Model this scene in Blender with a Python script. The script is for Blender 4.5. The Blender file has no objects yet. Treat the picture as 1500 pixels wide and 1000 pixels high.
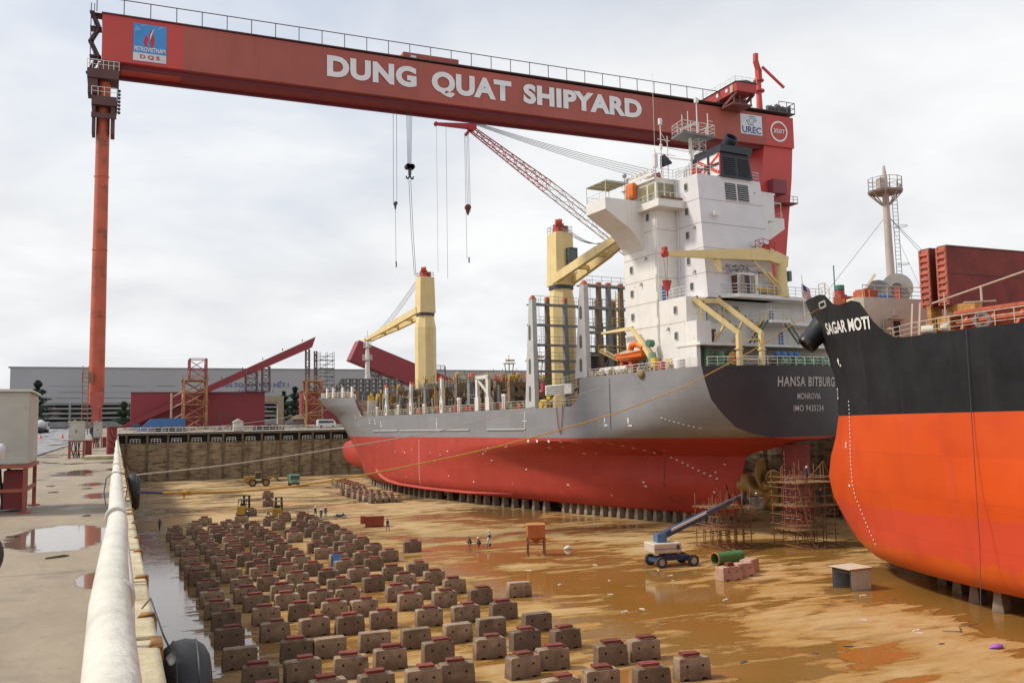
import bpy, bmesh, math, random
from mathutils import Vector, Matrix
R = math.radians
random.seed(7)
SC = bpy.context.scene
COL = SC.collection

# ------------------------------------------------------------------ camera
CAMZ = 1.65
YAW, PITCH, ROLL = R(23.35), R(5.25), R(1.05)
def make_camera():
    f = Vector((math.sin(YAW)*math.cos(PITCH), math.cos(YAW)*math.cos(PITCH), math.sin(PITCH)))
    r = Vector((math.cos(YAW), -math.sin(YAW), 0))
    d = f.cross(r)
    c, s = math.cos(ROLL), math.sin(ROLL)
    r2 = c*r + s*d
    d2 = -s*r + c*d
    m = Matrix((( r2.x, -d2.x, -f.x, 0), (r2.y, -d2.y, -f.y, 0), (r2.z, -d2.z, -f.z, CAMZ), (0, 0, 0, 1)))
    cd = bpy.data.cameras.new('camera')
    cd.lens = 32.16; cd.sensor_width = 36; cd.clip_start = 0.1; cd.clip_end = 5000
    o = bpy.data.objects.new('camera', cd); COL.objects.link(o)
    o.matrix_world = m
    SC.camera = o
make_camera()

# ------------------------------------------------------------------ sky, sun, exposure
SUN_EL, SUN_DIR = R(47), Vector((-0.93, 0.37, 0)).normalized()
def make_world():
    w = bpy.data.worlds.new('World'); SC.world = w; w.use_nodes = True
    nt = w.node_tree; nt.nodes.clear(); N = nt.nodes.new; L = nt.links.new
    out = N('ShaderNodeOutputWorld')
    sky = N('ShaderNodeTexSky'); sky.sky_type = 'NISHITA'; sky.sun_disc = False
    sky.sun_elevation = SUN_EL
    sky.sun_rotation = math.atan2(SUN_DIR.x, SUN_DIR.y)
    sky.air_density = 1.0; sky.dust_density = 1.5
    b1 = N('ShaderNodeBackground'); b1.inputs['Strength'].default_value = 0.15
    L(sky.outputs[0], b1.inputs['Color'])
    tc = N('ShaderNodeTexCoord')
    sep = N('ShaderNodeSeparateXYZ'); L(tc.outputs['Generated'], sep.inputs[0])
    zz = N('ShaderNodeMath'); zz.operation = 'ADD'; zz.inputs[1].default_value = 0.22; L(sep.outputs['Z'], zz.inputs[0])
    mx = N('ShaderNodeMath'); mx.operation = 'MAXIMUM'; mx.inputs[1].default_value = 0.05; L(zz.outputs[0], mx.inputs[0])
    dx = N('ShaderNodeMath'); dx.operation = 'DIVIDE'; L(sep.outputs['X'], dx.inputs[0]); L(mx.outputs[0], dx.inputs[1])
    dy = N('ShaderNodeMath'); dy.operation = 'DIVIDE'; L(sep.outputs['Y'], dy.inputs[0]); L(mx.outputs[0], dy.inputs[1])
    cb = N('ShaderNodeCombineXYZ'); L(dx.outputs[0], cb.inputs[0]); L(dy.outputs[0], cb.inputs[1])
    n1 = N('ShaderNodeTexNoise'); n1.inputs['Scale'].default_value = 1.5; n1.inputs['Detail'].default_value = 7
    n1.inputs['Roughness'].default_value = 0.55; n1.inputs['Distortion'].default_value = 0.25
    L(cb.outputs[0], n1.inputs['Vector'])
    n2 = N('ShaderNodeTexNoise'); n2.inputs['Scale'].default_value = 0.75; n2.inputs['Detail'].default_value = 5
    L(cb.outputs[0], n2.inputs['Vector'])
    # brightness of the overcast layer
    rp = N('ShaderNodeValToRGB')
    e = rp.color_ramp.elements
    e[0].position = 0.34; e[0].color = (0.74, 0.755, 0.785, 1)
    e[1].position = 0.64; e[1].color = (0.94, 0.945, 0.95, 1)
    L(n1.outputs['Fac'], rp.inputs[0])
    b2 = N('ShaderNodeBackground'); b2.inputs['Strength'].default_value = 0.86
    L(rp.outputs[0], b2.inputs['Color'])
    # thin openings where blue shows through, high up
    el = N('ShaderNodeMapRange'); el.inputs[1].default_value = 0.30; el.inputs[2].default_value = 0.46
    el.inputs[3].default_value = -0.25; el.inputs[4].default_value = 0.28; L(sep.outputs['Z'], el.inputs[0])
    ad = N('ShaderNodeMath'); ad.operation = 'ADD'; L(n2.outputs['Fac'], ad.inputs[0]); L(el.outputs[0], ad.inputs[1])
    gp = N('ShaderNodeMapRange'); gp.inputs[1].default_value = 0.5; gp.inputs[2].default_value = 0.86
    gp.inputs[3].default_value = 0.0; gp.inputs[4].default_value = 0.42; L(ad.outputs[0], gp.inputs[0])
    dp = N('ShaderNodeVectorMath'); dp.operation = 'DOT_PRODUCT'; L(tc.outputs['Generated'], dp.inputs[0])
    dp.inputs[1].default_value = Vector((0.10, 0.86, 0.50)).normalized()
    dm = N('ShaderNodeMapRange'); dm.inputs[1].default_value = 0.93; dm.inputs[2].default_value = 1.0; dm.inputs[3].default_value = 0.0; dm.inputs[4].default_value = 0.5
    L(dp.outputs['Value'], dm.inputs[0])
    n3 = N('ShaderNodeMapRange'); n3.inputs[1].default_value = 0.35; n3.inputs[2].default_value = 0.6; L(n1.outputs['Fac'], n3.inputs[0]); n3.inputs[3].default_value = 1; n3.inputs[4].default_value = .25
    dn = N('ShaderNodeMath'); dn.operation = 'MULTIPLY'; L(dm.outputs[0], dn.inputs[0]); L(n3.outputs[0], dn.inputs[1])
    gm = N('ShaderNodeMath'); gm.operation = 'MAXIMUM'; L(gp.outputs[0], gm.inputs[0]); L(dn.outputs[0], gm.inputs[1])
    mixs = N('ShaderNodeMixShader'); L(gm.outputs[0], mixs.inputs[0])
    L(b2.outputs[0], mixs.inputs[1]); L(b1.outputs[0], mixs.inputs[2])
    L(mixs.outputs[0], out.inputs['Surface'])
make_world()
def make_sun():
    ld = bpy.data.lights.new('sun', 'SUN'); ld.energy = 2.7; ld.angle = R(7); ld.color = (1.0, 0.93, 0.82)
    o = bpy.data.objects.new('sun', ld); COL.objects.link(o)
    d = -(SUN_DIR*math.cos(SUN_EL) + Vector((0, 0, math.sin(SUN_EL))))
    o.rotation_euler = d.to_track_quat('-Z', 'Y').to_euler()
    o.location = (-60, 40, 120)
make_sun()
SC.view_settings.view_transform = 'Standard'
SC.view_settings.look = 'None'
SC.view_settings.exposure = 0.28
SC.view_settings.gamma = 1.0
SC.cycles.max_bounces = 6
SC.cycles.diffuse_bounces = 3
SC.cycles.glossy_bounces = 3
SC.cycles.use_denoising = True

# ------------------------------------------------------------------ materials
MATS = {}
def M(name, col, rough=0.6, var=0.12, scale=0.6, rust=0.0, rcol=(0.16, 0.05, 0.02), rscale=1.2, streak=0.0,
      metal=0.0, bump=0.0, bscale=8.0, spec=0.5, rnd=0.0, dirt=None, dirtz=None):
    """Painted or bare surface: base colour with noise wear, rust patches, vertical run marks, per object variation."""
    if name in MATS: return MATS[name]
    m = bpy.data.materials.new(name); m.use_nodes = True; nt = m.node_tree
    N = nt.nodes.new; L = nt.links.new
    b = nt.nodes['Principled BSDF']
    b.inputs['Roughness'].default_value = rough; b.inputs['Metallic'].default_value = metal
    b.inputs['Specular IOR Level'].default_value = spec
    tc = N('ShaderNodeTexCoord'); vec = tc.outputs['Object']
    if rnd:
        oi = N('ShaderNodeObjectInfo')
        va = N('ShaderNodeVectorMath'); va.operation = 'MULTIPLY_ADD'
        va.inputs[1].default_value = (37, 53, 71); L(oi.outputs['Random'], va.inputs[0]); L(vec, va.inputs[2])
        vec = va.outputs[0]
    n = N('ShaderNodeTexNoise'); n.inputs['Scale'].default_value = scale; n.inputs['Detail'].default_value = 6
    n.inputs['Roughness'].default_value = 0.6; L(vec, n.inputs['Vector'])
    mr = N('ShaderNodeMapRange'); mr.inputs[1].default_value = 0.3; mr.inputs[2].default_value = 0.7
    mr.inputs[3].default_value = 1-var; mr.inputs[4].default_value = 1+var; L(n.outputs['Fac'], mr.inputs[0])
    mul = N('ShaderNodeVectorMath'); mul.operation = 'SCALE'
    mul.inputs[0].default_value = col; L(mr.outputs[0], mul.inputs['Scale'])
    c = mul.outputs[0]
    if rnd:
        r1 = N('ShaderNodeMapRange'); r1.inputs[3].default_value = 1-rnd; r1.inputs[4].default_value = 1+rnd
        L(oi.outputs['Random'], r1.inputs[0])
        mu2 = N('ShaderNodeVectorMath'); mu2.operation = 'SCALE'; L(c, mu2.inputs[0]); L(r1.outputs[0], mu2.inputs['Scale'])
        c = mu2.outputs[0]
    def mixin(fac, colr, c):
        mi = N('ShaderNodeMix'); mi.data_type = 'RGBA'
        L(fac, mi.inputs[0]); L(c, mi.inputs[6]); mi.inputs[7].default_value = (*colr, 1)
        return mi.outputs[2]
    if streak:
        mp = N('ShaderNodeMapping'); mp.inputs['Scale'].default_value = (1, 1, 0.06); L(vec, mp.inputs[0])
        ns = N('ShaderNodeTexNoise'); ns.inputs['Scale'].default_value = 1.6; ns.inputs['Detail'].default_value = 5
        L(mp.outputs[0], ns.inputs['Vector'])
        ms = N('ShaderNodeMapRange'); ms.inputs[1].default_value = 0.56; ms.inputs[2].default_value = 0.78
        ms.inputs[3].default_value = 0; ms.inputs[4].default_value = streak; L(ns.outputs['Fac'], ms.inputs[0])
        c = mixin(ms.outputs[0], dirt or rcol, c)
    if dirtz:
        sp = N('ShaderNodeSeparateXYZ'); L(tc.outputs['Object'], sp.inputs[0])
        z0, z1, amt, dc = dirtz
        ns = N('ShaderNodeTexNoise'); ns.inputs['Scale'].default_value = 1.7; ns.inputs['Detail'].default_value = 4; L(vec, ns.inputs['Vector'])
        md = N('ShaderNodeMath'); md.operation = 'MULTIPLY_ADD'; md.inputs[1].default_value = (z1-z0)*1.6; L(ns.outputs['Fac'], md.inputs[0]); L(sp.outputs['Z'], md.inputs[2])
        mz = N('ShaderNodeMapRange'); mz.inputs[1].default_value = z0+(z1-z0)*0.75; mz.inputs[2].default_value = z1+(z1-z0)*0.85
        mz.inputs[3].default_value = amt; mz.inputs[4].default_value = 0; L(md.outputs[0], mz.inputs[0])
        c = mixin(mz.outputs[0], dc, c)
    if rust:
        nr = N('ShaderNodeTexNoise'); nr.inputs['Scale'].default_value = rscale; nr.inputs['Detail'].default_value = 9
        nr.inputs['Roughness'].default_value = 0.68; L(vec, nr.inputs['Vector'])
        m2 = N('ShaderNodeMapRange'); m2.inputs[1].default_value = 0.66-rust*0.2; m2.inputs[2].default_value = 0.72-rust*0.12
        m2.inputs[3].default_value = 0; m2.inputs[4].default_value = 0.9; L(nr.outputs['Fac'], m2.inputs[0])
        c = mixin(m2.outputs[0], rcol, c)
    L(c, b.inputs['Base Color'])
    if bump:
        nb = N('ShaderNodeTexNoise'); nb.inputs['Scale'].default_value = bscale; nb.inputs['Detail'].default_value = 6; L(vec, nb.inputs['Vector'])
        bp = N('ShaderNodeBump'); bp.inputs['Strength'].default_value = bump; bp.inputs['Distance'].default_value = 0.05
        L(nb.outputs['Fac'], bp.inputs['Height']); L(bp.outputs[0], b.inputs['Normal'])
    MATS[name] = m
    return m
white_paint = M('white_paint', (0.72, 0.70, 0.66), 0.5, 0.07, 0.5, rust=0.14, rcol=(0.44, 0.30, 0.18), rscale=1.8, streak=0.3, dirt=(0.46, 0.37, 0.27))
rail_white = M('rail_white', (0.66, 0.64, 0.6), 0.5, 0.1)
grey_steel = M('grey_steel', (0.20, 0.205, 0.205), 0.55, 0.15, 0.8, rust=0.18, rcol=(0.17, 0.085, 0.04))
rusty_steel = M('rusty_steel', (0.17, 0.13, 0.085), 0.7, 0.3, 0.9, rust=0.5, rcol=(0.20, 0.085, 0.03))
dark_steel = M('dark_steel', (0.055, 0.055, 0.06), 0.55, 0.2)
cable_grey = M('cable_grey', (0.10, 0.10, 0.11), 0.5, 0.1)
black_rubber = M('black_rubber', (0.018, 0.018, 0.02), 0.55, 0.3, 6, bump=0.15, bscale=20)
cream_paint = M('cream_paint', (0.72, 0.56, 0.26), 0.5, 0.08, 0.4, rust=0.2, rcol=(0.38, 0.19, 0.06), rscale=1.6, streak=0.4, dirt=(0.46, 0.27, 0.10))
yellow_paint = M('yellow_paint', (0.62, 0.40, 0.04), 0.5, 0.15, 1.5, rust=0.15)
orange_tip = M('orange_tip', (0.55, 0.10, 0.025), 0.55, 0.2)
lifeboat_orange = M('lifeboat_orange', (0.72, 0.16, 0.015), 0.4, 0.08)
green_paint = M('green_paint', (0.20, 0.36, 0.22), 0.5, 0.12)
glass_dark = M('glass_dark', (0.07, 0.095, 0.095), 0.08, 0.1)
glass_pane = M('glass_pane', (0.23, 0.22, 0.13), 0.12, 0.25, 0.8)
blue_paint = M('blue_paint', (0.05, 0.16, 0.40), 0.5, 0.12)
red_paint = M('red_paint', (0.42, 0.035, 0.025), 0.5, 0.15, 0.8)
scaffold_tube = M('scaffold_tube', (0.22, 0.105, 0.05), 0.75, 0.3, 2.0, rust=0.4)
scaffold_board = M('scaffold_board', (0.27, 0.14, 0.06), 0.8, 0.3, 2.0)
letter_white = M('letter_white', (0.74, 0.73, 0.70), 0.55, 0.05)
black_paint = M('black_paint', (0.018, 0.02, 0.028), 0.45, 0.2, 0.7)

# ------------------------------------------------------------------ mesh building
class MB:
    def __init__(s): s.v = []; s.f = []; s.mi = []; s.m = 0
    def add(s, vs, fs):
        b = len(s.v); s.v += [tuple(p) for p in vs]
        for f in fs: s.f.append([i+b for i in f]); s.mi.append(s.m)
        return s
    def box(s, x0, x1, y0, y1, z0, z1):
        if x0 > x1: x0, x1 = x1, x0
        if y0 > y1: y0, y1 = y1, y0
        if z0 > z1: z0, z1 = z1, z0
        return s.add([(x0,y0,z0),(x1,y0,z0),(x1,y1,z0),(x0,y1,z0),(x0,y0,z1),(x1,y0,z1),(x1,y1,z1),(x0,y1,z1)],
                     [(3,2,1,0),(4,5,6,7),(0,1,5,4),(1,2,6,5),(2,3,7,6),(3,0,4,7)])
    def bar(s, p, q, w, h, up=(0,0,1), w2=None, h2=None):
        p = Vector(p); q = Vector(q); d = (q-p).normalized(); up = Vector(up)
        a = d.cross(up)
        if a.length < 1e-4: a = d.cross(Vector((1, 0, 0)))
        a.normalize(); b = a.cross(d)
        w2 = w if w2 is None else w2; h2 = h if h2 is None else h2
        A = [p+a*(sx*w/2)+b*(sy*h/2) for sx, sy in ((-1,-1),(1,-1),(1,1),(-1,1))]
        B = [q+a*(sx*w2/2)+b*(sy*h2/2) for sx, sy in ((-1,-1),(1,-1),(1,1),(-1,1))]
        return s.add(A+B, [(3,2,1,0),(4,5,6,7),(0,1,5,4),(1,2,6,5),(2,3,7,6),(3,0,4,7)])
    def tube(s, p, q, r, n=6, r2=None, cap=True):
        p = Vector(p); q = Vector(q); d = q-p
        if d.length < 1e-6: return s
        d.normalize(); r2 = r if r2 is None else r2
        a = d.cross(Vector((0, 0, 1)))
        if a.length < 1e-3: a = d.cross(Vector((1, 0, 0)))
        a.normalize(); b = d.cross(a)
        vs = []
        for c, rr in ((p, r), (q, r2)):
            for k in range(n):
                t = 2*math.pi*k/n; vs.append(c+(a*math.cos(t)+b*math.sin(t))*rr)
        fs = [(k, (k+1) % n, n+(k+1) % n, n+k) for k in range(n)]
        if cap: fs += [tuple(range(n-1, -1, -1)), tuple(range(n, 2*n))]
        return s.add(vs, fs)
    def path(s, pts, r, n=6):
        for a, b in zip(pts, pts[1:]): s.tube(a, b, r, n)
        return s
    def prism(s, lo, hi):
        n = len(lo)
        return s.add(list(lo)+list(hi), [tuple(range(n-1, -1, -1)), tuple(range(n, 2*n))]+[(k, (k+1) % n, n+(k+1) % n, n+k) for k in range(n)])
    def poly(s, pts): return s.add(pts, [tuple(range(len(pts)))])
    def lathe(s, c, axis, prof, n=16, cap=True):
        """prof: list of (distance along axis, radius)"""
        c = Vector(c); d = Vector(axis).normalized()
        a = d.cross(Vector((0, 0, 1)))
        if a.length < 1e-3: a = d.cross(Vector((1, 0, 0)))
        a.normalize(); b = d.cross(a); vs = []; fs = []
        for h, r in prof:
            for k in range(n):
                t = 2*math.pi*k/n; vs.append(c+d*h+(a*math.cos(t)+b*math.sin(t))*r)
        for i in range(len(prof)-1):
            for k in range(n):
                fs.append((i*n+k, i*n+(k+1) % n, (i+1)*n+(k+1) % n, (i+1)*n+k))
        if cap: fs += [tuple(range(n-1, -1, -1)), tuple(range((len(prof)-1)*n, len(prof)*n))]
        return s.add(vs, fs)
    def torus(s, c, axis, R0, r, n=24, m=10, squash=1.0):
        c = Vector(c); d = Vector(axis).normalized(); a = d.cross(Vector((0, 0, 1)))
        if a.length < 1e-3: a = d.cross(Vector((1, 0, 0)))
        a.normalize(); b = d.cross(a); vs = []; fs = []
        for i in range(n):
            t = 2*math.pi*i/n; e = a*math.cos(t)+b*math.sin(t)
            for j in range(m):
                u = 2*math.pi*j/m; vs.append(c+e*(R0+r*math.cos(u))+d*(r*squash*math.sin(u)))
        for i in range(n):
            for j in range(m):
                fs.append((i*m+j, ((i+1) % n)*m+j, ((i+1) % n)*m+(j+1) % m, i*m+(j+1) % m))
        return s.add(vs, fs)
    def ball(s, c, r, n=10, m=6, sc=(1, 1, 1)):
        vs = []; fs = []
        for i in range(m+1):
            ph = math.pi*i/m
            for k in range(n):
                t = 2*math.pi*k/n
                vs.append((c[0]+r*sc[0]*math.sin(ph)*math.cos(t), c[1]+r*sc[1]*math.sin(ph)*math.sin(t), c[2]+r*sc[2]*math.cos(ph)))
        for i in range(m):
            for k in range(n): fs.append((i*n+k, (i+1)*n+k, (i+1)*n+(k+1) % n, i*n+(k+1) % n))
        return s.add(vs, fs)
    def rail(s, pts, h=1.1, sp=1.6, r=0.03, bars=3):
        """guard rail along a polyline: posts, top rail and lower rails"""
        for a, b in zip(pts, pts[1:]):
            a = Vector(a); b = Vector(b); n = max(1, int(round((b-a).length/sp)))
            for k in range(n+1):
                p = a.lerp(b, k/n); s.tube(p, p+Vector((0, 0, h)), r, 5)
            for j in range(1, bars+1):
                o = Vector((0, 0, h*j/bars)); s.tube(a+o, b+o, r*(1.1 if j == bars else 0.8), 5)
        return s
    def ladder(s, p, q, w=0.45, side=(1, 0, 0), r=0.03, step=0.35):
        p = Vector(p); q = Vector(q); o = Vector(side).normalized()*w/2
        s.tube(p-o, q-o, r, 5); s.tube(p+o, q+o, r, 5)
        n = int((q-p).length/step)
        for k in range(1, n):
            c = p.lerp(q, k/n); s.tube(c-o, c+o, r*0.7, 4)
        return s
    def lattice(s, p, q, w, h, n, r, rb=None, w2=None, h2=None, up=(0, 0, 1)):
        """four chord lattice member with diagonals"""
        p = Vector(p); q = Vector(q); d = (q-p).normalized(); a = d.cross(Vector(up))
        if a.length < 1e-3: a = d.cross(Vector((1, 0, 0)))
        a.normalize(); b = a.cross(d); rb = rb or r*0.6
        w2 = w if w2 is None else w2; h2 = h if h2 is None else h2
        C = [(-1,-1),(1,-1),(1,1),(-1,1)]
        def pt(k, c):
            t = k/n; return p.lerp(q, t)+a*(c[0]*(w+(w2-w)*t)/2)+b*(c[1]*(h+(h2-h)*t)/2)
        for c in C: s.tube(pt(0, c), pt(n, c), r, 6)
        for k in range(n):
            for i in range(4):
                c, e = C[i], C[(i+1) % 4]
                if k % 2: c, e = e, c
                s.tube(pt(k, c), pt(k+1, e), rb, 4, cap=False)
        for k in range(n+1):
            for i in range(4): s.tube(pt(k, C[i]), pt(k, C[(i+1) % 4]), rb, 4, cap=False)
        return s
    def build(s, name, mats, parent=None, org=(0, 0, 0), smooth=False, bevel=0.0, segs=2):
        me = bpy.data.meshes.new(name)
        ox, oy, oz = org
        me.from_pydata([(x-ox, y-oy, z-oz) for x, y, z in s.v], [], s.f)
        if not isinstance(mats, (list, tuple)): mats = [mats]
        for m in mats: me.materials.append(m)
        me.polygons.foreach_set('material_index', [min(i, len(mats)-1) for i in s.mi])
        if smooth:
            me.polygons.foreach_set('use_smooth', [True]*len(me.polygons))
            if smooth != 'all': me.set_sharp_from_angle(angle=R(40))
        me.validate(); me.update()
        o = bpy.data.objects.new(name, me); COL.objects.link(o)
        if parent is not None: o.parent = parent
        else: o.location = org
        if bevel:
            bv = o.modifiers.new('bevel', 'BEVEL'); bv.width = bevel; bv.segments = segs; bv.limit_method = 'ANGLE'
        return o
def tag(o, label, cat, group=None, kind=None):
    if label: o['label'] = label
    if cat: o['category'] = cat
    if group: o['group'] = group
    if kind: o['kind'] = kind
    return o
def thing(name, label, cat, loc=(0, 0, 0), rz=0.0, group=None):
    o = bpy.data.objects.new(name, None); COL.objects.link(o)
    o.location = loc; o.rotation_euler = (0, 0, rz); o.empty_display_size = 0.3
    return tag(o, label, cat, group)
def struct(o): o['kind'] = 'structure'; return o
def dup(root, loc, rz=None, label=None, group=None):
    r = root.copy(); COL.objects.link(r); r.location = loc
    if rz is not None: r.rotation_euler = (0, 0, rz)
    if label: r['label'] = label
    if group: r['group'] = group
    for ch in list(root.children):
        c = ch.copy(); COL.objects.link(c); c.parent = r
        for g in list(ch.children):
            d = g.copy(); COL.objects.link(d); d.parent = c
    return r
def text(name, body, mat, parent, fn, bold=0.02, sub=0.0, space=1.0):
    """lettering as a thin sheet of faces; fn maps (a, b) in 0..1 to a point in the parent's frame"""
    cu = bpy.data.curves.new('lettering_curve', 'FONT'); cu.body = body; cu.size = 1; cu.offset = bold; cu.space_character = space
    cu.resolution_u = 4
    t = bpy.data.objects.new('lettering_curve', cu); COL.objects.link(t)
    bpy.context.view_layer.update()
    me = bpy.data.meshes.new_from_object(t.evaluated_get(bpy.context.evaluated_depsgraph_get()))
    bpy.data.objects.remove(t); bpy.data.curves.remove(cu)
    xs = [v.co.x for v in me.vertices]; ys = [v.co.y for v in me.vertices]
    x0, x1, y0, y1 = min(xs), max(xs), min(ys), max(ys)
    bm = bmesh.new(); bm.from_mesh(me)
    if sub:
        for _ in range(2):
            ed = [e for e in bm.edges if e.calc_length() > sub]
            if ed: bmesh.ops.subdivide_edges(bm, edges=ed, cuts=1)
        bmesh.ops.triangulate(bm, faces=bm.faces[:])
    for v in bm.verts: v.co = fn((v.co.x-x0)/(x1-x0), (v.co.y-y0)/(y1-y0))
    bm.to_mesh(me); bm.free(); me.materials.clear(); me.materials.append(mat); me.name = name
    o = bpy.data.objects.new(name, me); COL.objects.link(o)
    if parent is not None: o.parent = parent
    return o
def lerp(a, b, t): return a+(b-a)*t
def table(x, tab):
    """piecewise linear look-up, rows (x, a, b, ...)"""
    if x <= tab[0][0]: return tab[0][1:]
    for r0, r1 in zip(tab, tab[1:]):
        if x <= r1[0]:
            t = (x-r0[0])/(r1[0]-r0[0]); return tuple(lerp(a, b, t) for a, b in zip(r0[1:], r1[1:]))
    return tab[-1][1:]
FLOOR = -12.5
def ground_z(y): return table(y, [(-200, 0), (140, 0), (286, 1.5), (330, 3.3), (400, 3.7), (3000, 3.7)])[0]

# ================================================================== ground and dock
def nodes_mat(name):
    m = bpy.data.materials.new(name); m.use_nodes = True
    return m, m.node_tree, m.node_tree.nodes.new, m.node_tree.links.new, m.node_tree.nodes['Principled BSDF']
def noise(N, L, vec, scale, detail=5, rough=0.55, dist=0.0, map_scale=None, map_rot=0.0):
    if map_scale:
        mp = N('ShaderNodeMapping'); mp.inputs['Scale'].default_value = map_scale; mp.inputs['Rotation'].default_value = (0, 0, map_rot)
        L(vec, mp.inputs[0]); vec = mp.outputs[0]
    n = N('ShaderNodeTexNoise'); n.inputs['Scale'].default_value = scale; n.inputs['Detail'].default_value = detail
    n.inputs['Roughness'].default_value = rough; n.inputs['Distortion'].default_value = dist
    L(vec, n.inputs['Vector']); return n.outputs['Fac']
def ramp(N, L, fac, a, b, lo=0.0, hi=1.0):
    r = N('ShaderNodeMapRange'); r.inputs[1].default_value = a; r.inputs[2].default_value = b
    r.inputs[3].default_value = lo; r.inputs[4].default_value = hi; L(fac, r.inputs[0]); return r.outputs[0]
def math2(N, L, op, a, b):
    m = N('ShaderNodeMath'); m.operation = op
    for i, x in enumerate((a, b)):
        if isinstance(x, (int, float)): m.inputs[i].default_value = x
        else: L(x, m.inputs[i])
    return m.outputs[0]
def mixc(N, L, fac, a, b):
    m = N('ShaderNodeMix'); m.data_type = 'RGBA'
    L(fac, m.inputs[0])
    for i, x in ((6, a), (7, b)):
        if isinstance(x, tuple): m.inputs[i].default_value = (*x, 1)
        else: L(x, m.inputs[i])
    return m.outputs[2]
def floor_material():
    m, nt, N, L, b = nodes_mat('wet_sand')
    tc = N('ShaderNodeTexCoord'); v = tc.outputs['Object']
    sp = N('ShaderNodeSeparateXYZ'); L(v, sp.inputs[0])
    big = noise(N, L, v, 0.05, 6, 0.6, 0.9, (1, 1.5, 1), R(20))
    fine = noise(N, L, v, 0.26, 4, 0.5, 0.5, (1, 2.4, 1), R(-28))
    trk = noise(N, L, v, 0.13, 3, 0.5, 2.2, (0.5, 2.8, 1), R(24))
    h = math2(N, L, 'ADD', math2(N, L, 'MULTIPLY', big, 0.52), math2(N, L, 'MULTIPLY', fine, 0.28))
    h = math2(N, L, 'ADD', h, math2(N, L, 'MULTIPLY', trk, 0.22))
    # low ground: by the quay wall and a pool in front of the ships
    def blob(cx, cy, rx, ry, amt):
        x = math2(N, L, 'DIVIDE', math2(N, L, 'SUBTRACT', sp.outputs['X'], cx), rx)
        y = math2(N, L, 'DIVIDE', math2(N, L, 'SUBTRACT', sp.outputs['Y'], cy), ry)
        d = math2(N, L, 'ADD', math2(N, L, 'MULTIPLY', x, x), math2(N, L, 'MULTIPLY', y, y))
        return ramp(N, L, d, 0.0, 1.0, amt, 0.0)
    for a in ((42, 78, 14, 19, -0.12), (2.5, 70, 5, 80, -0.13), (16, 92, 13, 55, -0.05), (66, 60, 14, 40, -0.08), (60, 52, 8, 20, -0.09), (70, 84, 12, 10, -0.1), (61, 150, 9, 60, -0.06),
              (36, 108, 9, 18, -0.05), (33, 52, 12, 14, -0.05), (45, 52, 9, 6, 0.05), (57, 70, 8, 5, 0.07), (40, 124, 9, 12, 0.05), (38, 86, 5, 4, 0.05)):
        h = math2(N, L, 'ADD', h, blob(*a))
    wet = ramp(N, L, h, 0.498, 0.464)
    damp = ramp(N, L, h, 0.56, 0.47)
    tint = noise(N, L, v, 0.09, 4, 0.5, 0.4)
    dry = mixc(N, L, ramp(N, L, tint, 0.42, 0.62), (0.44, 0.30, 0.145), (0.39, 0.245, 0.10))
    grain = noise(N, L, v, 1.3, 8, 0.7, 0.3, (1, 1.6, 1))
    dry = mixc(N, L, ramp(N, L, grain, 0.35, 0.75, 0, 0.4), dry, (0.50, 0.34, 0.17))
    dampc = mixc(N, L, damp, dry, (0.33, 0.17, 0.045))
    wetc = mixc(N, L, ramp(N, L, tint, 0.40, 0.60), (0.245, 0.13, 0.026), (0.28, 0.14, 0.035))
    # tracks of dark mud
    mud = ramp(N, L, noise(N, L, v, 0.20, 4, 0.55, 1.2, (0.6, 2.8, 1), R(-12)), 0.58, 0.70, 0, 0.40)
    col = mixc(N, L, mud, dampc, (0.20, 0.115, 0.05))
    col = mixc(N, L, wet, col, wetc)
    fy = math2(N, L, 'MULTIPLY', ramp(N, L, math2(N, L, 'ADD', sp.outputs['Y'], math2(N, L, 'MULTIPLY', big, 60)), 110, 190), .8)
    col = mixc(N, L, fy, col, mixc(N, L, ramp(N, L, h, 0.56, 0.47), (0.46, 0.34, 0.19), (0.20, 0.135, 0.07)))
    # grey washed strip close to the quay wall
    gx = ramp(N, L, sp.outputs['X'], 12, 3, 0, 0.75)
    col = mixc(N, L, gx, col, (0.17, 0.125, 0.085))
    red = ramp(N, L, noise(N, L, v, 0.06, 4, 0.5, 0.5), 0.585, 0.66, 0, 0.3)
    col = mixc(N, L, red, col, (0.42, 0.16, 0.055))
    L(col, b.inputs['Base Color'])
    L(ramp(N, L, wet, 0, 1, 0.85, 0.035), b.inputs['Roughness'])
    L(math2(N, L, 'MULTIPLY', wet, ramp(N, L, gx, 0, .75, .40, .6)), b.inputs['Specular IOR Level'])
    bp = N('ShaderNodeBump'); bp.inputs['Distance'].default_value = 0.12
    bp.inputs['Strength'].default_value = 1.0
    dryf = math2(N, L, 'SUBTRACT', 1.0, wet)
    hh = math2(N, L, 'MULTIPLY', math2(N, L, 'ADD', math2(N, L, 'MULTIPLY', grain, 0.5), math2(N, L, 'MULTIPLY', fine, 1.4)), dryf)
    rip = noise(N, L, v, 1.6, 2, 0.5, 0, (1, 3, 1))
    hh = math2(N, L, 'ADD', hh, math2(N, L, 'MULTIPLY', math2(N, L, 'MULTIPLY', rip, wet), 0.04))
    L(hh, bp.inputs['Height']); L(bp.outputs[0], b.inputs['Normal'])
    return m
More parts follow.
